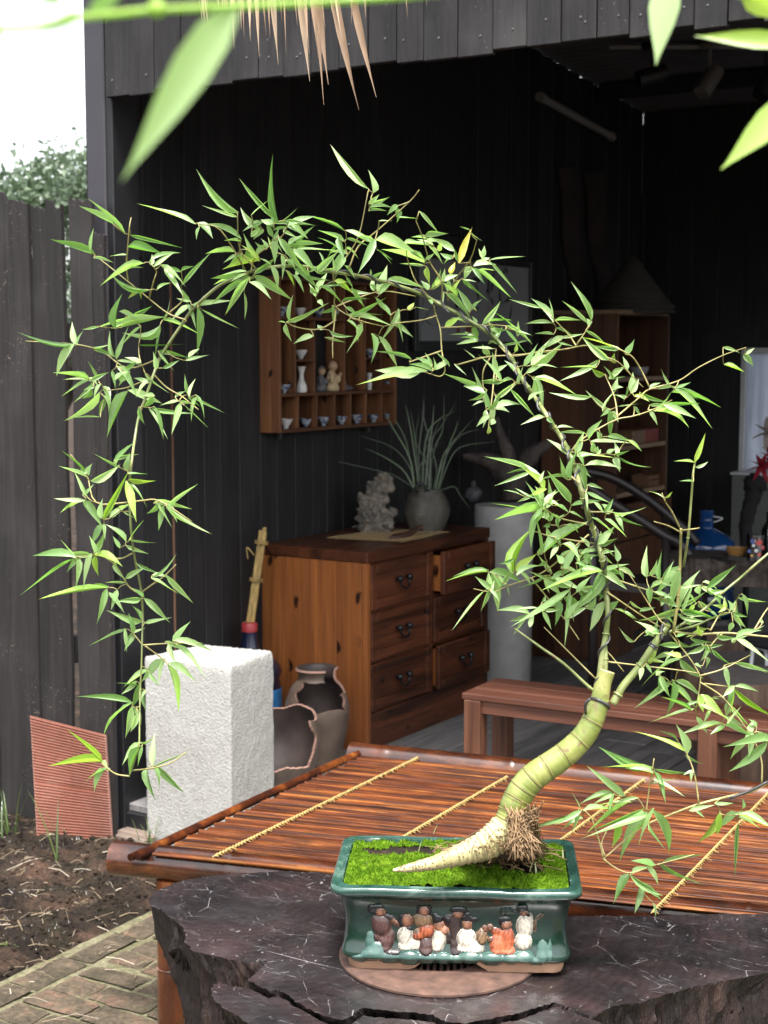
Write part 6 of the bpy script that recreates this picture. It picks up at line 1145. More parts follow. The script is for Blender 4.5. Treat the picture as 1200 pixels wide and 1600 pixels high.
# blue bottle with a red cap behind the white block
M['blue'] = plain('blue_plastic', (.006, .010, .035), .25, .2, 8, .0, coat=.2); M['red'] = plain('red_plastic', (.36, .035, .04), .4, .1, 10, .0); M['label'] = plain('cyan_label', (.02, .20, .50), .4, .4, 14, .0)
bc = ony(390, 1000, 4.86); bc = np.array([bc[0], bc[1], 0]); e = empty('water_bottle', tuple(bc), 'dark blue water bottle with a red cap behind the white stone block', 'water bottle')
zt = ony(390, 973, 4.86)[2]; m = MB(); m.lathe([(0, .002), (.115, .0), (.127, .02), (.127, zt - .26), (.120, zt - .225), (.128, zt - .20), (.122, zt - .175), (.085, zt - .135), (.042, zt - .115), (.031, zt - .066), (.029, zt - .034), (0, zt - .033)], 40, bc); build('body', m, M['blue'], e, 50)
m = MB(); m.lathe([(.030, zt - .036), (.0325, zt - .034), (.0325, zt - .006), (.029, zt), (0, zt)], 28, bc); build('cap', m, M['red'], e, 40)
m = MB(); m.lathe([(.1275, zt - .345), (.1285, zt - .344), (.1285, zt - .262), (.1275, zt - .261)], 40, bc); build('label_band', m, M['label'], e, 40)
# broken jars
M['clayj'] = plain('brown_stoneware', (.115, .082, .062), .5, .35, 9, .25); M['clayi'] = plain('dark_jar_inside', (.050, .036, .032), .55, .4, 12, .3); M['clayb'] = plain('broken_clay_edge', (.30, .17, .13), .85, .15)
def broken(name, prof, c, Mx, cut, label, thick=.009):
    prof = np.array(prof); n = 168; an = np.arange(n) * 2 * math.pi / n; k = len(prof); prof = np.c_[np.interp(np.linspace(0, len(prof) - 1, 150), range(len(prof)), prof[:, 0]), np.interp(np.linspace(0, len(prof) - 1, 150), range(len(prof)), prof[:, 1])]; k = len(prof); T = np.gradient(prof, axis=0); T /= np.linalg.norm(T, axis=1)[:, None]; N_ = np.c_[T[:, 1], -T[:, 0]]
    def ringv(p): return np.array([[q[0] * math.cos(a), q[0] * math.sin(a), q[1]] for q in p for a in an])
    O = ringv(prof); I = ringv(np.c_[np.maximum(.0005, prof[:, 0] - N_[:, 0] * thick), prof[:, 1] - N_[:, 1] * thick])
    F = [(i * n + j, i * n + (j + 1) % n, (i + 1) * n + (j + 1) % n, (i + 1) * n + j) for i in range(k - 1) for j in range(n)]
    F = [f for f in F if not cut(O[list(f)].mean(0))]; m = MB(); off = len(O); ed = {}
    for f in F:
        for a, b in zip(f, f[1:] + f[:1]): ed[(a, b)] = ed.get((a, b), 0) + 1
    bd = [(a, b) for (a, b) in ed if (b, a) not in ed]; V = np.vstack([O, I]); V = (Mx @ V.T).T + c
    m.v = [V]; m.n = len(V); m.f = [tuple(f) for f in F] + [tuple(x + off for x in f[::-1]) for f in F] + [(b, a, a + off, b + off) for a, b in bd]; m.m = [0] * len(F) + [1] * len(F) + [2] * len(bd)
    return tag(build(name, m, [M['clayj'], M['clayi'], M['clayb']], None, 50, loc=tuple(c)), label, 'broken jar', 'broken clay jars beside the chest')
def smoothprof(P, n=40): S = spline(np.array(P), 10); return S[:: max(1, len(S) // n)]
J2 = dep(497, 1196, 5.35); gz = J2[2] if False else 0.0
J2 = onz(496, 1196, 0.0); DJ = (J2 - CAM) @ CF; u = DJ / FPX
prof2 = smoothprof([(1 * u, 0), (30 * u, 1 * u), (38 * u, 22 * u), (48 * u, 65 * u), (50 * u, 95 * u), (42 * u, 122 * u), (30 * u, 138 * u), (30 * u, 150 * u), (34 * u, 153 * u)], 60)
toc = (CAM - J2) * [1, 1, 0]; toc /= np.linalg.norm(toc); fac = math.atan2(toc[1], toc[0])
def cut2(p):
    a = (math.atan2(p[1], p[0]) - fac + math.pi) % (2 * math.pi) - math.pi; z = p[2] / u; w_ = .07 * math.sin(z * .3) + .05 * math.sin(a * 7)
    return (92 + 6 * math.sin(a * 3) < z < 137 + w_ * 10 and -.85 + w_ < a < 1.05 + w_) or (z > 130 + 14 * (a - .9) ** 2 * 0 and .35 + w_ + (150 - z) * .006 < a < 1.6) or (z > 118 + w_ * 20 and .8 < a < 1.7)
broken('broken_jar', prof2, J2, np.eye(3), cut2, 'tall brown clay jar with a hole broken below its neck, beside the chest')
J1 = onz(433, 1232, 0.0); D1_ = (J1 - CAM) @ CF; ux_ = D1_ / FPX
prof1 = smoothprof([(1 * ux_, 0), (44 * ux_, 1 * ux_), (56 * ux_, 25 * ux_), (67 * ux_, 60 * ux_), (67 * ux_, 95 * ux_), (58 * ux_, 128 * ux_), (50 * ux_, 145 * ux_)], 60)
toc1 = (CAM - J1) * [1, 1, 0]; fac1 = math.atan2(toc1[1], toc1[0])
def cut1(p):
    a = (math.atan2(p[1], p[0]) - fac1 + math.pi) % (2 * math.pi) - math.pi; z = p[2] / ux_; w_ = .10 * math.sin(z * .09) + .025 * math.sin(z * .23)
    return z > 118 + 5 * math.sin(a * 3 + 1) + 1.2 * math.sin(a * 8) or (z > 44 + 4 * math.sin(a * 4) + 1.5 * math.sin(a * 9) and abs(a + .1) < 1.12 + w_)
broken('broken_jar', prof1, J1, np.eye(3), cut1, 'wide brown clay jar with its whole front broken open, beside the white block')

# ---------------------------------------------------------------- bench
P0 = onz(725, 1083, .42); P1_ = onz(1200, 1140, .42); bd = (P1_ - P0)[:2]; bd /= np.linalg.norm(bd); brz = math.atan2(bd[1], bd[0])
bn = empty('wooden_bench', (P0[0], P0[1], 0), 'low red brown slatted wooden bench inside the shed, behind the bed', 'bench', rz=brz); BL_, BW = 1.75, .29
for k in range(3):
    w_ = BW / 3; m = MB(); m.box((-.01, k * w_ + .0012, .398), (BL_ + .01, (k + 1) * w_ - .0012, .42), .003); build('seat_plank', m, M['bench'], bn, world=False)
for nm, y in (('rail', .012), ('rail', BW - .03)): m = MB(); m.box((.0, y, .352), (BL_, y + .018, .3975), .002); build(nm, m, M['bench'], bn, world=False)
for x in (.0, .835, BL_ - .062):
    for y in (.0, BW - .062): m = MB(); m.box((x, y - .0015, 0), (x + .062, y + .06, .351 if 0 else .3972), .003); build('leg', m, M['benchz'], bn, world=False)
for y in (.02, BW - .042): m = MB(); m.box((.063, y, .03), (BL_ - .063, y + .022, .075), .002); build('stretcher', m, M['bench'], bn, world=False)
for x in (.01, BL_ - .06): m = MB(); m.box((x, .06, .345), (x + .03, BW - .064, .39), .002); build('cross_rail', m, M['benchz'], bn, world=False)

# ---------------------------------------------------------------- pedestal, driftwood
M['conc'] = plain('smooth_concrete', (.30, .295, .285), .8, .12, 14, .2); PD = onz(785, 1060, 0); DP = (PD - CAM) @ CF; u = DP / FPX; ph = dep(783, 786, DP)[2]
lathe_thing('concrete_pedestal', [(0, 0), (.14, 0), (.142, .004), (.142, ph - .006), (.138, ph), (0, ph)], PD, M['conc'], 'grey cylindrical concrete pedestal standing right of the chest', 'pedestal', n=56, sm=40)
M['drift'] = wood('grey_driftwood', (.025, .020, .018), (.085, .070, .062), 2, 22, .15, .85, .8, .2)
m = MB(); q = lambda x, y, dd=0: dep(x, y, DP + dd)
for pts, rr in ((((802, 782), (800, 755), (797, 730), (792, 705), (780, 675), (776, 652)), (20, 17, 15, 11, 7, 4)), (((800, 770), (790, 740), (768, 722), (742, 716), (722, 712)), (15, 17, 14, 9, 3)), (((805, 765), (815, 735), (828, 712), (845, 700), (864, 690)), (14, 13, 14, 10, 4)), (((795, 735), (800, 710), (793, 690)), (10, 6, 2))):
    S = spline([q(x, y, random.uniform(-.02, .02)) for x, y in pts], 6); r_ = np.interp(np.linspace(0, 1, len(S)), np.linspace(0, 1, len(rr)), rr) * u; m.tube(S, r_, 14, jit=.10)
tag(build('driftwood', m, M['drift'], None, 180, loc=tuple(PD + [0, 0, ph])), 'forked grey driftwood root standing on the concrete pedestal', 'driftwood')
b_ = onz(740, 783, ph); m = MB(); m.blob(b_ + [0, 0, .035], (.045, .03, .038), 12, amp=.3, f=2); m.blob(b_ + [0, 0, .085], (.014, .014, .018), 10); tag(build('small_figure', m, M['grobe'], None, 180, loc=tuple(b_)), 'tiny dark seated figure on the left edge of the pedestal', 'figurine')

# ---------------------------------------------------------------- picture on the wall
Y0p, Y1p = onx(645, 548, XL + .02)[1], onx(829, 548, XL + .02)[1]; Zb, Zt = 1.60, 2.075; pic = empty('framed_picture', (XL + .02, Y0p, Zb), 'dark framed ink calligraphy picture on the wall behind the bamboo', 'picture')
M['paper'] = plain('grey_paper', (.20, .21, .22), .35, .12, 3, .0); M['ink'] = plain('black_ink', (.004, .004, .005), .6, .1); M['frame'] = plain('green_black_frame', (.022, .027, .025), .4, .2); M['seal'] = plain('red_seal', (.18, .03, .02), .6, .1)
m = MB(); m.box((XL + .012, Y0p + .03, Zb + .03), (XL + .02, Y1p - .03, Zt - .03), .001); build('sheet', m, M['paper'], pic)
m = MB()
for lo, hi in (((XL + .008, Y0p, Zb), (XL + .036, Y0p + .032, Zt)), ((XL + .008, Y1p - .032, Zb), (XL + .036, Y1p, Zt)), ((XL + .009, Y0p + .033, Zb + .0005), (XL + .034, Y1p - .033, Zb + .05)), ((XL + .009, Y0p + .033, Zt - .032), (XL + .034, Y1p - .033, Zt - .0005))): m.box(lo, hi, .003)
build('frame', m, M['frame'], pic)
ST = [((570, 300), (575, 400), (590, 530), (572, 562), (545, 560)), ((655, 400), (680, 425), (702, 370), (722, 220)), ((672, 250), (672, 400), (672, 560)), ((690, 455), (705, 500), (718, 545)), ((765, 290), (770, 470), (790, 512), (840, 480), (868, 490), (862, 590), (850, 650)), ((752, 605), (768, 620), (760, 632)), ((800, 260), (818, 205), (832, 250)), ((430, 400), (405, 470), (415, 545)), ((450, 540), (395, 520), (410, 560)), ((100, 700), (180, 560), (220, 600)), ((90, 820), (100, 600), (130, 430)), ((120, 640), (190, 700), (250, 690)), ((110, 560), (60, 470), (55, 420)), ((540, 300), (600, 320), (560, 345))]
for s in ST:
    S = spline([onx(640 + x / 5.4545, 380 + y / 5.4545, XL + .0225) for x, y in s], 6); n = len(S); T = np.gradient(S, axis=0); fine = s[0][0] < 260; P = []
    for i in range(n):
        t = T[i] / (np.linalg.norm(T[i]) + 1e-9); sd_ = np.cross(t, [1, 0, 0]); w_ = (.003 if fine else .010) * (.55 + .45 * math.sin(i * .5 + s[0][0])); P.append([S[i] - sd_ * w_, S[i] + sd_ * w_])
    m = MB(); m.grid(np.array(P)); build('brush_stroke', m, M['ink'], pic)
for x, y in ((415, 742), (490, 735), (517, 735)): c = onx(640 + x / 5.4545, 380 + y / 5.4545, XL + .0218); m = MB(); m.box(c - [0, .012, .012], c + [.0006, .012, .012], .0002); build('seal_mark', m, M['seal'], pic)
# fluorescent tube fixture and slabs of bark on the left wall
M['tubew'] = plain('pale_tube_housing', (.30, .30, .30), .5, .1)
a, b = onx(845, 152, XL + .03), onx(955, 213, XL + .03); m = MB(); m.tube([a, b], .022, 12); m.tube([a - (b - a) * .02, a + (b - a) * .03], .027, 12); m.tube([b - (b - a) * .03, b + (b - a) * .02], .027, 12); tag(build('tube_light', m, M['tubew'], None, 50, loc=tuple((a + b) / 2)), 'unlit pale tube light fixed high on the left wall', 'tube light')
M['rbark'] = plain('red_brown_bark', (.016, .010, .009), .9, .6, 10, .8)
for (x0, x1, y0, y1, lab) in ((872, 900, 262, 480, 'rough red brown bark slab on the dark wall, left of the pair'), (912, 942, 270, 470, 'rough red brown bark slab on the dark wall, right of the pair')):
    P = []
    for t in np.linspace(0, 1, 24):
        a = onx(x0 + 22 * t + 3 * math.sin(t * 9), y0 + (y1 - y0) * t, XL + .02); b = onx(x1 + 12 * t + 3 * math.sin(t * 7 + 1), y0 + (y1 - y0) * t, XL + .02)
        row = [a + (b - a) * s + [.05 * math.sin(s * math.pi) * (1 + .5 * fbm(t * 9, s * 4, x0)), 0, 0] for s in np.linspace(0, 1, 10)]; P.append([a - [.012, 0, 0]] + row + [b - [.012, 0, 0]])
    m = MB(); m.grid(np.array(P)); tag(build('bark_slab', m, M['rbark'], None, 180, loc=tuple(P[12][5])), lab, 'bark slab', 'bark slabs on the dark wall')

# ---------------------------------------------------------------- cabinet with hats and boxes
KY0, KX1 = 7.63, -3.335; KY1, KZ = 8.37, 1.80; kb = empty('tall_cabinet', (XL, KY0, 0), 'tall brown wooden cabinet with open shelves in the dark corner of the shed', 'cabinet')
m = MB(); m.box((XL + .01, KY0, 0), (KX1, KY0 + .022, KZ), .002); build('side_panel', m, M['cab'], kb)
m = MB(); m.box((XL + .01, KY1 - .022, 0), (KX1, KY1, KZ), .002); build('side_panel', m, M['cab'], kb)
m = MB(); m.box((XL + .01, KY0 + .0225, 0), (XL + .025, KY1 - .0225, KZ - .001), .001); build('back_panel', m, M['cab'], kb)
kz = lambda y: onx(1005, y, KX1)[2]
for y_ in (489, 592, 697, 768): z = kz(y_); m = MB(); m.box((XL + .026, KY0 + .0225, z - .012), (KX1 - .003, KY1 - .0225, z + .012), .002); build('shelf_board', m, M['cabl'], kb)
zs = [kz(782), kz(838), kz(900), .04]
for z1, z0 in zip(zs[:-1], zs[1:]):
    m = MB(); m.box((KX1 - .02, KY0 + .026, z0 + .006), (KX1 + .012, KY1 + .05, z1 - .004), .003); o = build('drawer', m, M['cab'], kb); m = MB(); m.tube([(KX1 + .015, (KY0 + KY1) / 2 - .03, (z0 + z1) / 2), (KX1 + .03, (KY0 + KY1) / 2, (z0 + z1) / 2 - .006), (KX1 + .015, (KY0 + KY1) / 2 + .03, (z0 + z1) / 2)], .005, 6); build('pull', m, M['iron'], o, 180)
M['hat'] = plain('woven_palm_hat', (.085, .078, .062), .85, .25, 60, .5); hc = dep(990, 487, (np.array([-3.5, 8.0, 1.8]) - CAM) @ CF); hc[2] = KZ + .012
for k, lab in enumerate(('conical palm hat, lowest of the stack on the cabinet', 'conical palm hat, second from the bottom of the stack on the cabinet', 'conical palm hat, third from the bottom of the stack on the cabinet', 'conical palm hat with a peaked crown, topmost on the cabinet')):
    c = hc + [random.uniform(-.015, .015), random.uniform(-.015, .015), .028 * k]; R_ = .232 - .012 * k if k < 3 else .185
    m = MB(); m.lathe([(R_, 0), (R_ + .002, .006), (R_ - .005, .014), (.02, .225 if k == 3 else .19), (0, .235 if k == 3 else .2), (0, .225 if k == 3 else .19), (R_ - .012, .004), (R_, 0)], 40, c); tag(build('conical_hat', m, M['hat'], None, 50, loc=tuple(c)), lab, 'hat', 'conical hats on the cabinet')
z = kz(697) + .0125; M['redbox'] = plain('red_card', (.20, .035, .02), .5, .15); M['pbox'] = plain('printed_card', (.20, .12, .06), .5, .6, 40)
ya, yb, yc = onx(984, 690, KX1 - .05)[1], onx(1002, 690, KX1 - .05)[1], onx(1024, 690, KX1 - .05)[1]
m = MB(); m.box((KX1 - .16, yb + .002, z), (KX1 - .03, yc, z + .075), .002); m2 = MB(); m2.box((KX1 - .16, ya, z), (KX1 - .031, yb, z + .074), .002); e = empty('red_box', (KX1 - .1, yb, z), 'small red box with a printed end on the cabinet shelf', 'box'); build('box_body', m, M['redbox'], e); build('printed_end', m2, M['pbox'], e)
z = kz(768) + .0125; ya, yb = onx(1012, 760, KX1 - .05)[1], onx(1034, 760, KX1 - .05)[1]; M['crate'] = plain('pale_wood', (.17, .09, .05), .6, .2); e = empty('wooden_crate', (KX1 - .1, ya, z), 'small wooden crate on the cabinet shelf above its drawers', 'crate')
m = MB(); m.box((KX1 - .15, ya, z), (KX1 - .04, yb, z + .008), .001); build('base', m, M['crate'], e)
for q in (0, 1):
    m = MB(); m.box((KX1 - .15 + q * .102, ya, z + .009), (KX1 - .142 + q * .102, yb, z + .03), .001); m.box((KX1 - .15 + q * .102, ya, z + .036), (KX1 - .142 + q * .102, yb, z + .062), .001); build('long_side', m, M['crate'], e)
    m = MB(); m.box((KX1 - .141, ya + q * (yb - ya - .008), z + .009), (KX1 - .049, ya + .008 + q * (yb - ya - .008), z + .062), .001); build('end', m, M['crate'], e)
m = MB(); c = np.array([KX1 - .15, yb + .03, z]); m.box(c - [.05, .06, 0], c + [.05, .06, .12], .02); m.tube(spline([c + [.03, -.04, .12], c + [.03, 0, .16], c + [.03, .05, .10], c + [.03, .055, .02]], 5), .005, 6); tag(build('black_case', m, M['black'], None, 50, loc=tuple(c)), 'black case with a strap standing behind the crate in the cabinet', 'case')
z = kz(592) + .0125; c = np.array([KX1 - .12, onx(1003, 590, KX1 - .1)[1], z]); lathe_thing('glass_bowl', [(0, 0), (.03, 0), (.05, .02), (.058, .05), (.054, .05), (.045, .022), (0, .006)], c, plain('pale_glass', (.32, .34, .36), .15, .1), 'small pale bowl on the upper shelf of the cabinet', 'bowl')
# low chest behind the pedestal
q0, q1 = ony(802, 1000, 7.2), ony(905, 1000, 7.2); lc = empty('low_cupboard', (q0[0], 7.2, 0), 'low brown cupboard in shadow behind the concrete pedestal', 'cupboard'); m = MB(); m.box((XL + .02, 7.2, .0), (-3.2, 7.6, .5), .004); build('body', m, M['cab'], lc)
for a, b in ((XL + .03, -3.48), (-3.476, -3.21)): m = MB(); m.box((a, 7.186, .03), (b, 7.199, .46), .002); build('door', m, M['cab'], lc)

# ---------------------------------------------------------------- dark armchair
M['rose'] = plain('dark_rosewood', (.012, .007, .007), .45, .3, 20, .1, coat=.05); ac = empty('wooden_armchair', tuple(onz(1000, 985, 0)), 'dark wooden armchair with long curved sloping arms in the shed', 'armchair')
D1, D2 = 6.75, 6.35
for D, pts in ((D1, ((905, 735), (925, 738), (955, 746), (985, 762), (1015, 782), (1045, 806), (1072, 830), (1090, 850))), (D2, ((905, 752), (930, 768), (955, 785), (985, 803), (1015, 822), (1040, 838), (1060, 848), (1078, 870)))):
    m = MB(); m.tube(spline([dep(x, y, D) for x, y in pts], 5), [.0225] * (5 * 7 + 1), 10); build('armrest', m, M['rose'], ac, 180)
    for x, y in ((1040, 838 if D == D2 else 802), (925, 765 if D == D2 else 738)): a = dep(x, y, D); m = MB(); m.tube([a, [a[0] + .02, a[1], .0]], .02, 8); build('leg', m, M['rose'], ac, 180)
a = [dep(935, 905, D2), dep(1035, 915, D2), dep(1030, 900, D1), dep(935, 890, D1)]; m = MB(); m.add([*a, *[p - [0, 0, .04] for p in a]], [(0, 1, 2, 3), (7, 6, 5, 4), (0, 4, 5, 1), (1, 5, 6, 2), (2, 6, 7, 3), (3, 7, 4, 0)]); build('seat', m, M['rose'], ac)
for t in np.linspace(.15, .85, 6): p = a[0] + (a[3] - a[0]) * t; tp = dep(905, 752, D2) * (1 - t) + dep(905, 735, D1) * t; m = MB(); m.tube([p, tp], .011, 6); build('back_slat', m, M['rose'], ac, 180)

# ---------------------------------------------------------------- live edge table and its clutter
TZ = .72; t0 = onz(1046, 872, TZ); tb = empty('live_edge_table', (t0[0] + .3, t0[1] + .2, 0), 'thick dark live edge wooden slab table at the right of the shed', 'table')
M['slab'] = wood('dark_bark_edge', (.022, .016, .013), (.13, .10, .085), 0, 14, .5, .8, .9, .2); m = MB(); poly = []
E0, E1 = onz(1046, 872, TZ)[:2], onz(1260, 876, TZ)[:2]; n = 60
for i in range(n + 1): p = E0 + (E1 - E0) * i / n; poly.append(p + np.array([.012 * fbm(i * .3, 1), .022 * fbm(i * .25, 3)]))
ed = (E1 - E0) / np.linalg.norm(E1 - E0); nn = np.array([-ed[1], ed[0]]); bk = [E1 + ed * .3 + nn * .05, E1 + ed * .3 + nn * .3, E0 + nn * .28 - ed * .0, E0 + nn * .15 - ed * .04]; D_ = dens(poly + bk, .012); rows = []
for z in (TZ, TZ - .004, TZ - .02, TZ - .05, TZ - .08, TZ - .105, TZ - .118):
    k = 1 if z > TZ - .1 else .985; rows.append([(x + .014 * fbm(x * 14, y * 14, z * 18) * (z < TZ - .003), y + .014 * fbm(x * 14, y * 14, z * 18 + 5) * (z < TZ - .003), z) for x, y in D_])
P = np.array(rows); m.grid(P[::-1], wrap=True); N_ = len(D_); m.add(P[0], [tuple(range(N_))]); m.add(P[-1], [tuple(range(N_))[::-1]]); build('slab', m, M['slab'], tb, 45)
for t, v in ((.12, .07), (.12, .2), (1.15, .07), (1.15, .2)): p = E0 + ed * t + nn * v; m = MB(); m.box((p[0] - .04, p[1] - .04, 0), (p[0] + .04, p[1] + .04, TZ - .119), .006); build('leg', m, M['rose'], tb)
M['bblue'] = plain('translucent_blue_bottle', (.006, .045, .16), .12, .2, 6, .0, coat=.5)
bcx = dep(1103, 860, 7.2); zt = dep(1103, 796, 7.2)[2]; e = empty('water_bottle', (bcx[0], bcx[1], zt - .50), 'big blue water cooler bottle standing behind the live edge table', 'water bottle')
m = MB(); c = (bcx[0], bcx[1], zt - .5); m.lathe([(0, .0), (.11, .0), (.132, .02), (.134, .10), (.128, .115), (.134, .13), (.134, .20), (.128, .215), (.134, .23), (.134, .33), (.129, .352), (.108, .376), (.065, .398), (.034, .415), (.031, .44), (.0335, .445), (.031, .455), (.031, .475), (.034, .48), (.034, .50), (0, .501)], 44, c); build('body', m, M['bblue'], e, 50)
m = MB(); m.tube(spline([np.array(c) + CR * .02 + ZU * .47, np.array(c) + CR * .075 + ZU * .46, np.array(c) + CR * .03 + ZU * .44], 5), .003, 6); build('carry_loop', m, M['white'], e, 180)
m = MB(); zst = c[2]; m.lathe([(0, 0), (.13, 0), (.14, .02), (.15, zst - .03), (.14, zst - .002), (0, zst - .002)], 28, (bcx[0], bcx[1], 0)); tag(build('bottle_stand', m, M['rose'], None, 50, loc=(bcx[0], bcx[1], 0)), 'dark round stand under the blue cooler bottle', 'stand')
ont = lambda x, y: onz(x, y, TZ + .001)
lathe_thing('small_bowl', [(0, .002), (.022, 0), (.036, .016), (.045, .042), (.042, .043), (.034, .02), (0, .008)], ont(1150, 871), plain('ochre_glaze', (.30, .16, .05), .3, .2), 'small ochre bowl on the live edge table beside the dotted glass', 'bowl')
gp = ont(1179, 875); e = empty('dotted_glass', tuple(gp), 'clear tumbler printed with red, blue and white dots on the table', 'glass'); gu = ((gp - CAM) @ CF) / FPX
def glass_mat(name, col, alpha):
    t = NT(name); tr = t.n('BsdfTransparent', {'Color': (*col, 1)}); g = t.n('BsdfGlossy', {'Color': (.8, .8, .8, 1), 'Roughness': .05}); fr = t.n('Fresnel', {'IOR': 1.45}); mx = t.n('MixShader', {0: t.math('ADD', fr.outputs[0], alpha, True), 1: tr.outputs[0], 2: g.outputs[0]}); t.t.links.new(mx.outputs[0], t.out.inputs[0]); return t.m
M['glass'] = glass_mat('clear_glass', (.62, .66, .68), .10); m = MB(); m.lathe([(0, 0), (12 * gu, 0), (13.5 * gu, 40 * gu), (12.8 * gu, 40 * gu), (11 * gu, 2 * gu), (0, 2 * gu)], 28, gp); build('tumbler', m, M['glass'], e, 50)
for k, (dx, dy, r_, c_) in enumerate(((-6, 30, 4, (.03, .06, .25)), (3, 28, 5, (.45, .04, .03)), (-5, 23, 2.4, (.6, .6, .6)), (-1, 15, 2.8, (.6, .6, .6)), (4, 9, 3, (.45, .06, .03)), (-7, 7, 2.6, (.35, .22, .05)), (9, 20, 3.5, (.4, .05, .04)), (-10, 14, 3, (.05, .09, .3)))):
    m = MB(); m.lathe([(0, .0006), (r_ * gu, .0004), (r_ * gu, -.0004)], 14, gp + CR * dx * gu + ZU * dy * gu - CF * math.sqrt(max(0, 13.4 ** 2 - dx * dx)) * gu, frame_z(-CF)); build('dot', m, plain('dot_print_%s' % 'abcdefgh'[k], c_, .4, .02), e)
m = MB(); a, b = ont(1112, 872), ont(1160, 878); m.tube([a, a + (b - a) * .55], .008, 8); m2 = MB(); m2.box((0, -.001, -.010), (.09, .001, .010), .0004, T=np.vstack([np.c_[np.c_[(b - a) / np.linalg.norm(b - a), np.cross(ZU, (b - a) / np.linalg.norm(b - a)), ZU], a + (b - a) * .55 + [0, 0, .011]], [0, 0, 0, 1]])); e = empty('table_knife', tuple(a + [0, 0, .008]), 'black handled knife lying on the front edge of the table', 'knife'); build('handle', m, M['black'], e, 180); build('blade', m2, M['screw'], e)
vp = ont(1206, 872); e = empty('flower_vase', tuple(vp), 'clear glass vase holding red and white flowers at the right edge', 'vase of flowers'); m = MB(); m.lathe([(0, 0), (17 * gu, 0), (17 * gu, 45 * gu), (10 * gu, 58 * gu), (10 * gu, 70 * gu), (11 * gu, 72 * gu), (9 * gu, 70 * gu), (9 * gu, 58 * gu), (16 * gu, 45 * gu), (16 * gu, 2 * gu), (0, 2 * gu)], 28, vp); build('vase', m, M['glass'], e, 50)
M['petalr'] = grass_mat('red_petal', (.30, .02, .035), (.45, .04, .06)); M['petalw'] = grass_mat('cream_petal', (.45, .42, .36), (.62, .58, .52)); VD = (vp - CAM) @ CF
m = MB()
for x, y in ((1195, 725), (1205, 700), (1200, 680), (1190, 830)): m.tube(spline([dep(1206, 860, VD), dep(1206 - (1206 - x) * .3, 790, VD), dep(x, y, VD)], 5), .003, 6)
blade(m, dep(1200, 720, VD), dep(1150, 684, VD) - dep(1200, 720, VD), .16, .03, .1); build('stems', m, M['reed'], e, 180)
for (x, y, mt, L, n_) in ((1190, 728, 'petalr', .075, 9), (1206, 715, 'petalr', .08, 9), (1200, 675, 'petalw', .09, 7), (1215, 690, 'petalw', .09, 7)):
    m = MB(); c = dep(x, y, VD - .02)
    for k in range(n_): a_ = k * 6.283 / n_; blade(m, c, CR * math.cos(a_) + ZU * (math.sin(a_) + .2) - CF * .5, L, L * .4, .15)
    build('blossom', m, M[mt], e, 180)
# grey cabinet, black drape and stool at the right edge
gx0, gx1 = ony(1142, 800, 8.4)[0], ony(1230, 800, 8.4)[0]; zt = ony(1150, 742, 8.4)[2]; e = empty('grey_cabinet', (gx0, 8.4, 0), 'grey metal cabinet with a pale top below the small window', 'cabinet'); m = MB(); m.box((gx0, 8.4, 0), (gx1, 8.8, zt), .004); build('body', m, plain('grey_metal', (.09, .095, .09), .5, .1), e); m = MB(); m.box((gx0 - .008, 8.392, zt + .0005), (gx1 + .01, 8.81, zt + .014), .002); build('top', m, M['white'], e)
DK = 7.6; m = MB(); S = spline([dep(1182, 745, DK), dep(1176, 775, DK), dep(1168, 805, DK), dep(1164, 850, DK), dep(1163, 900, DK)], 5); m.tube(S, np.linspace(.045, .02, len(S)), 12, jit=.15); m.blob(dep(1180, 757, DK), (.06, .05, .055), 14, amp=.4, f=2.5); bp_ = dep(1166, 900, DK); m.tube([bp_, (bp_[0], bp_[1], .02)], .016, 8); m.tube([(bp_[0] - .15, bp_[1], .012), (bp_[0] + .15, bp_[1], .012)], .012, 6); tag(build('draped_stand', m, M['black'], None, 180, loc=(bp_[0], bp_[1], 0)), 'slim stand draped with black cloth behind the flower vase', 'stand')
DKs = 6.1; m = MB()
for pts in (((1176, 1015), (1173, 1050), (1172, 1095)), ((1197, 1018), (1198, 1050), (1194, 1085)), ((1176, 1016), (1188, 1012), (1198, 1018))): m.tube(spline([dep(x, y, DKs) for x, y in pts], 4), .008, 8)
for x in (1172, 1194): p = dep(x, 1090, DKs); m.tube([p, (p[0], p[1], 0)], .008, 8)
e = empty('metal_stool', tuple(dep(1185, 1090, DKs) * [1, 1, 0]), 'stool with bright bent metal legs under the table at the right edge', 'stool'); build('legs', m, M['white'], e, 180); c = dep(1192, 1008, DKs); m = MB(); m.lathe([(0, 0), (.13, 0), (.14, .012), (.13, .025), (0, .026)], 28, c + CR * .08); build('seat', m, M['black'], e, 40)
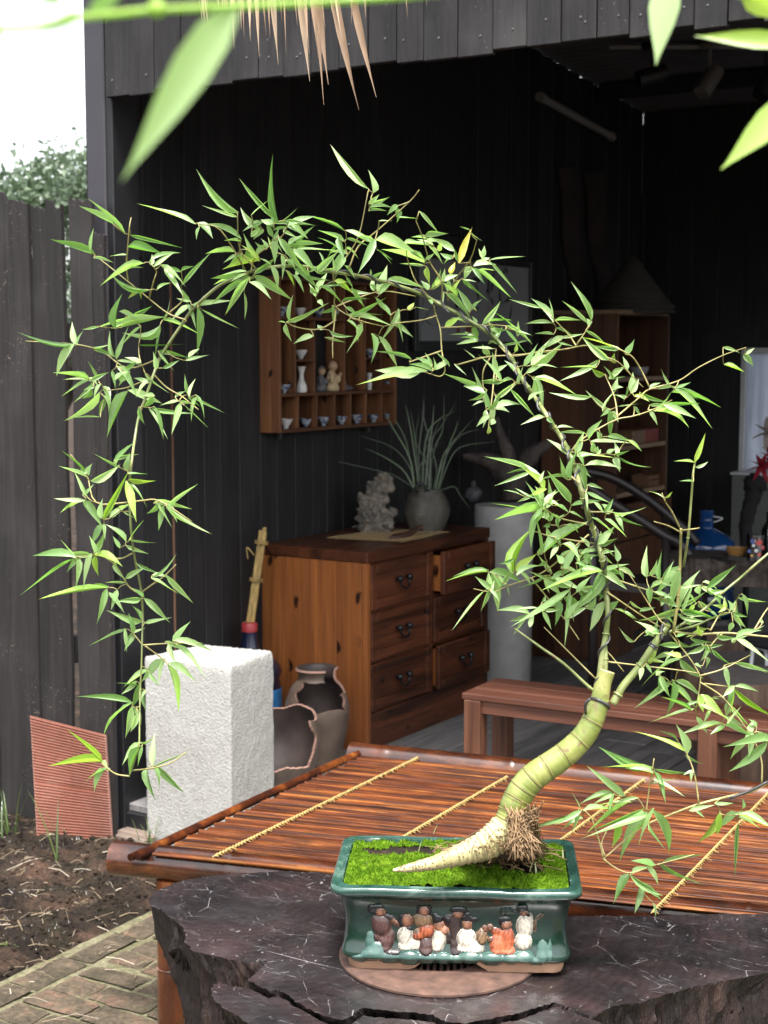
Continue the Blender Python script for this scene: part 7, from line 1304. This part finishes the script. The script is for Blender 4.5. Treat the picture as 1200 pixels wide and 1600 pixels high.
# wooden block stools
M['blocks'] = wood('split_log', (.085, .05, .032), (.24, .15, .10), 2, 16, .12, .7, .5, .3); M['blockt'] = plain('grey_log_top', (.15, .13, .12), .7, .2)
def block(px0, px1, ytop, D, label, zt=None):
    a, b = dep(px0, ytop, D), dep(px1, ytop, D); c = (a + b) / 2; r = np.linalg.norm(b - a) / 2; zt = c[2]; e = empty('log_stool', (c[0], c[1] + .1, 0), label, 'log stool', 'log stools inside the shed'); m = MB(); n = 48; rows = []
    for i, z in enumerate(np.linspace(0, zt, 10)):
        row = []
        for j in range(n):
            a_ = 2 * math.pi * j / n; k = 1 / (abs(math.cos(a_ - YAW)) ** 6 + abs(math.sin(a_ - YAW)) ** 6) ** (1 / 6) ; k *= r * (1 + .05 * fbm(a_ * 3, z * 2, px0) + .03 * fbm(a_ * 12, z, px0)); k *= .97 if i in (0, 9) else 1; row.append((c[0] + math.cos(a_) * k, c[1] + .1 + math.sin(a_) * k, z))
        rows.append(row)
    m.grid(np.array(rows), wrap=True); build('log', m, M['blocks'], e, 50); m = MB(); m.add([(x, y, z + .0) for x, y, z in rows[-1]], [tuple(range(n))]); build('cut_face', m, M['blockt'], e)
block(1047, 1192, 1037, 6.25, 'squared log stool behind the bench seat, the middle one of three')
block(1086, 1236, 1062, 5.75, 'squared log stool close behind the bench, lowest in view')
block(1066, 1146, 990, 6.9, 'squared log stool under the table, farthest of three')
# ceiling spotlights on a track
M['spotw'] = plain('white_spot', (.22, .22, .21), .5, .05); DS = 5.6
def onroof(x, y, drop): 
    lo, hi = 3.0, 9.0
    for _ in range(40):
        mid = (lo + hi) / 2; p = dep(x, y, mid)
        if p[2] < roofz(p[1]) - drop: lo = mid
        else: hi = mid
    return dep(x, y, lo)
tr0, tr1 = onroof(1000, 72, .05), onroof(1240, 84, .05); tr1[2] = tr0[2]; m = MB(); m.tube([tr0 - (tr1 - tr0) * .2, tr1], .016, 4); tag(build('light_track', m, M['tubew'], None, 40, loc=tuple(tr0)), 'pale lighting track under the corrugated roof', 'light track')
DS = (tr0 - CAM) @ CF
def spot(a, b, r, mat, lab, lens=False):
    p0, p1 = dep(*a, DS), dep(*b, DS - .03); e = empty('spotlight', tuple((p0 + p1) / 2), lab, 'spotlight', 'spotlights on the ceiling track'); d = p1 - p0; L = np.linalg.norm(d); m = MB(); m.lathe([(0, 0), (r * .95, 0), (r, .006), (r, L), (r * .9, L), (r * .85, L - .02), (0, L - .03)], 24, p0, frame_z(d)); build('head', m, mat, e, 40)
    q = (p0 + p1) / 2; tz = np.array([q[0], q[1], tr0[2]]); m = MB(); m.tube([q, q * .5 + tz * .5, tz], .008, 6); m.box(tz - [.05, .02, .02], tz + [.05, .02, .015], .003); build('arm', m, mat, e, 50)
    if lens: m = MB(); m.lathe([(0, .0), (r * .8, 0)], 20, p1 - d / L * .018, frame_z(d)); build('lens', m, M['frost'], e)
spot((1040, 112), (996, 124), .042, M['darksteel'], 'black ceiling spotlight aimed left, leftmost on the track', True); spot((1120, 108), (1096, 146), .045, M['spotw'], 'white ceiling spotlight tilted downward on the track'); spot((1205, 108), (1187, 150), .042, M['darksteel'], 'black ceiling spotlight at the right edge of the photo')
# the photograph is exposed for the open shade: real-world colours a step darker
_done = set()
for k_, m_ in M.items():
    if k_ in ('leaf', 'leafy', 'leafY', 'moss', 'treeleaf', 'frost', 'sprout', 'soil', 'cup', 'porc', 'glaze', 'glazel', 'sbark') or m_.name in _done: continue
    _done.add(m_.name)
    if any(n.type == 'VALTORGB' for n in m_.node_tree.nodes): dim(m_, .8)
for k_, f_ in (('pine', 1.5), ('pine2', 1.5), ('dark', 1.25), ('darkz', 1.2), ('slat', .85), ('bench', 1.35), ('benchz', 1.35), ('floor', 1.35), ('conc', 1.6), ('cab', 1.4), ('cabl', 1.4), ('paper', 1.3), ('hat', .5), ('roof', 3.0), ('drift', 1.5), ('jar', 1.3), ('wall', .95), ('fence', .8)): dim(M[k_], f_)
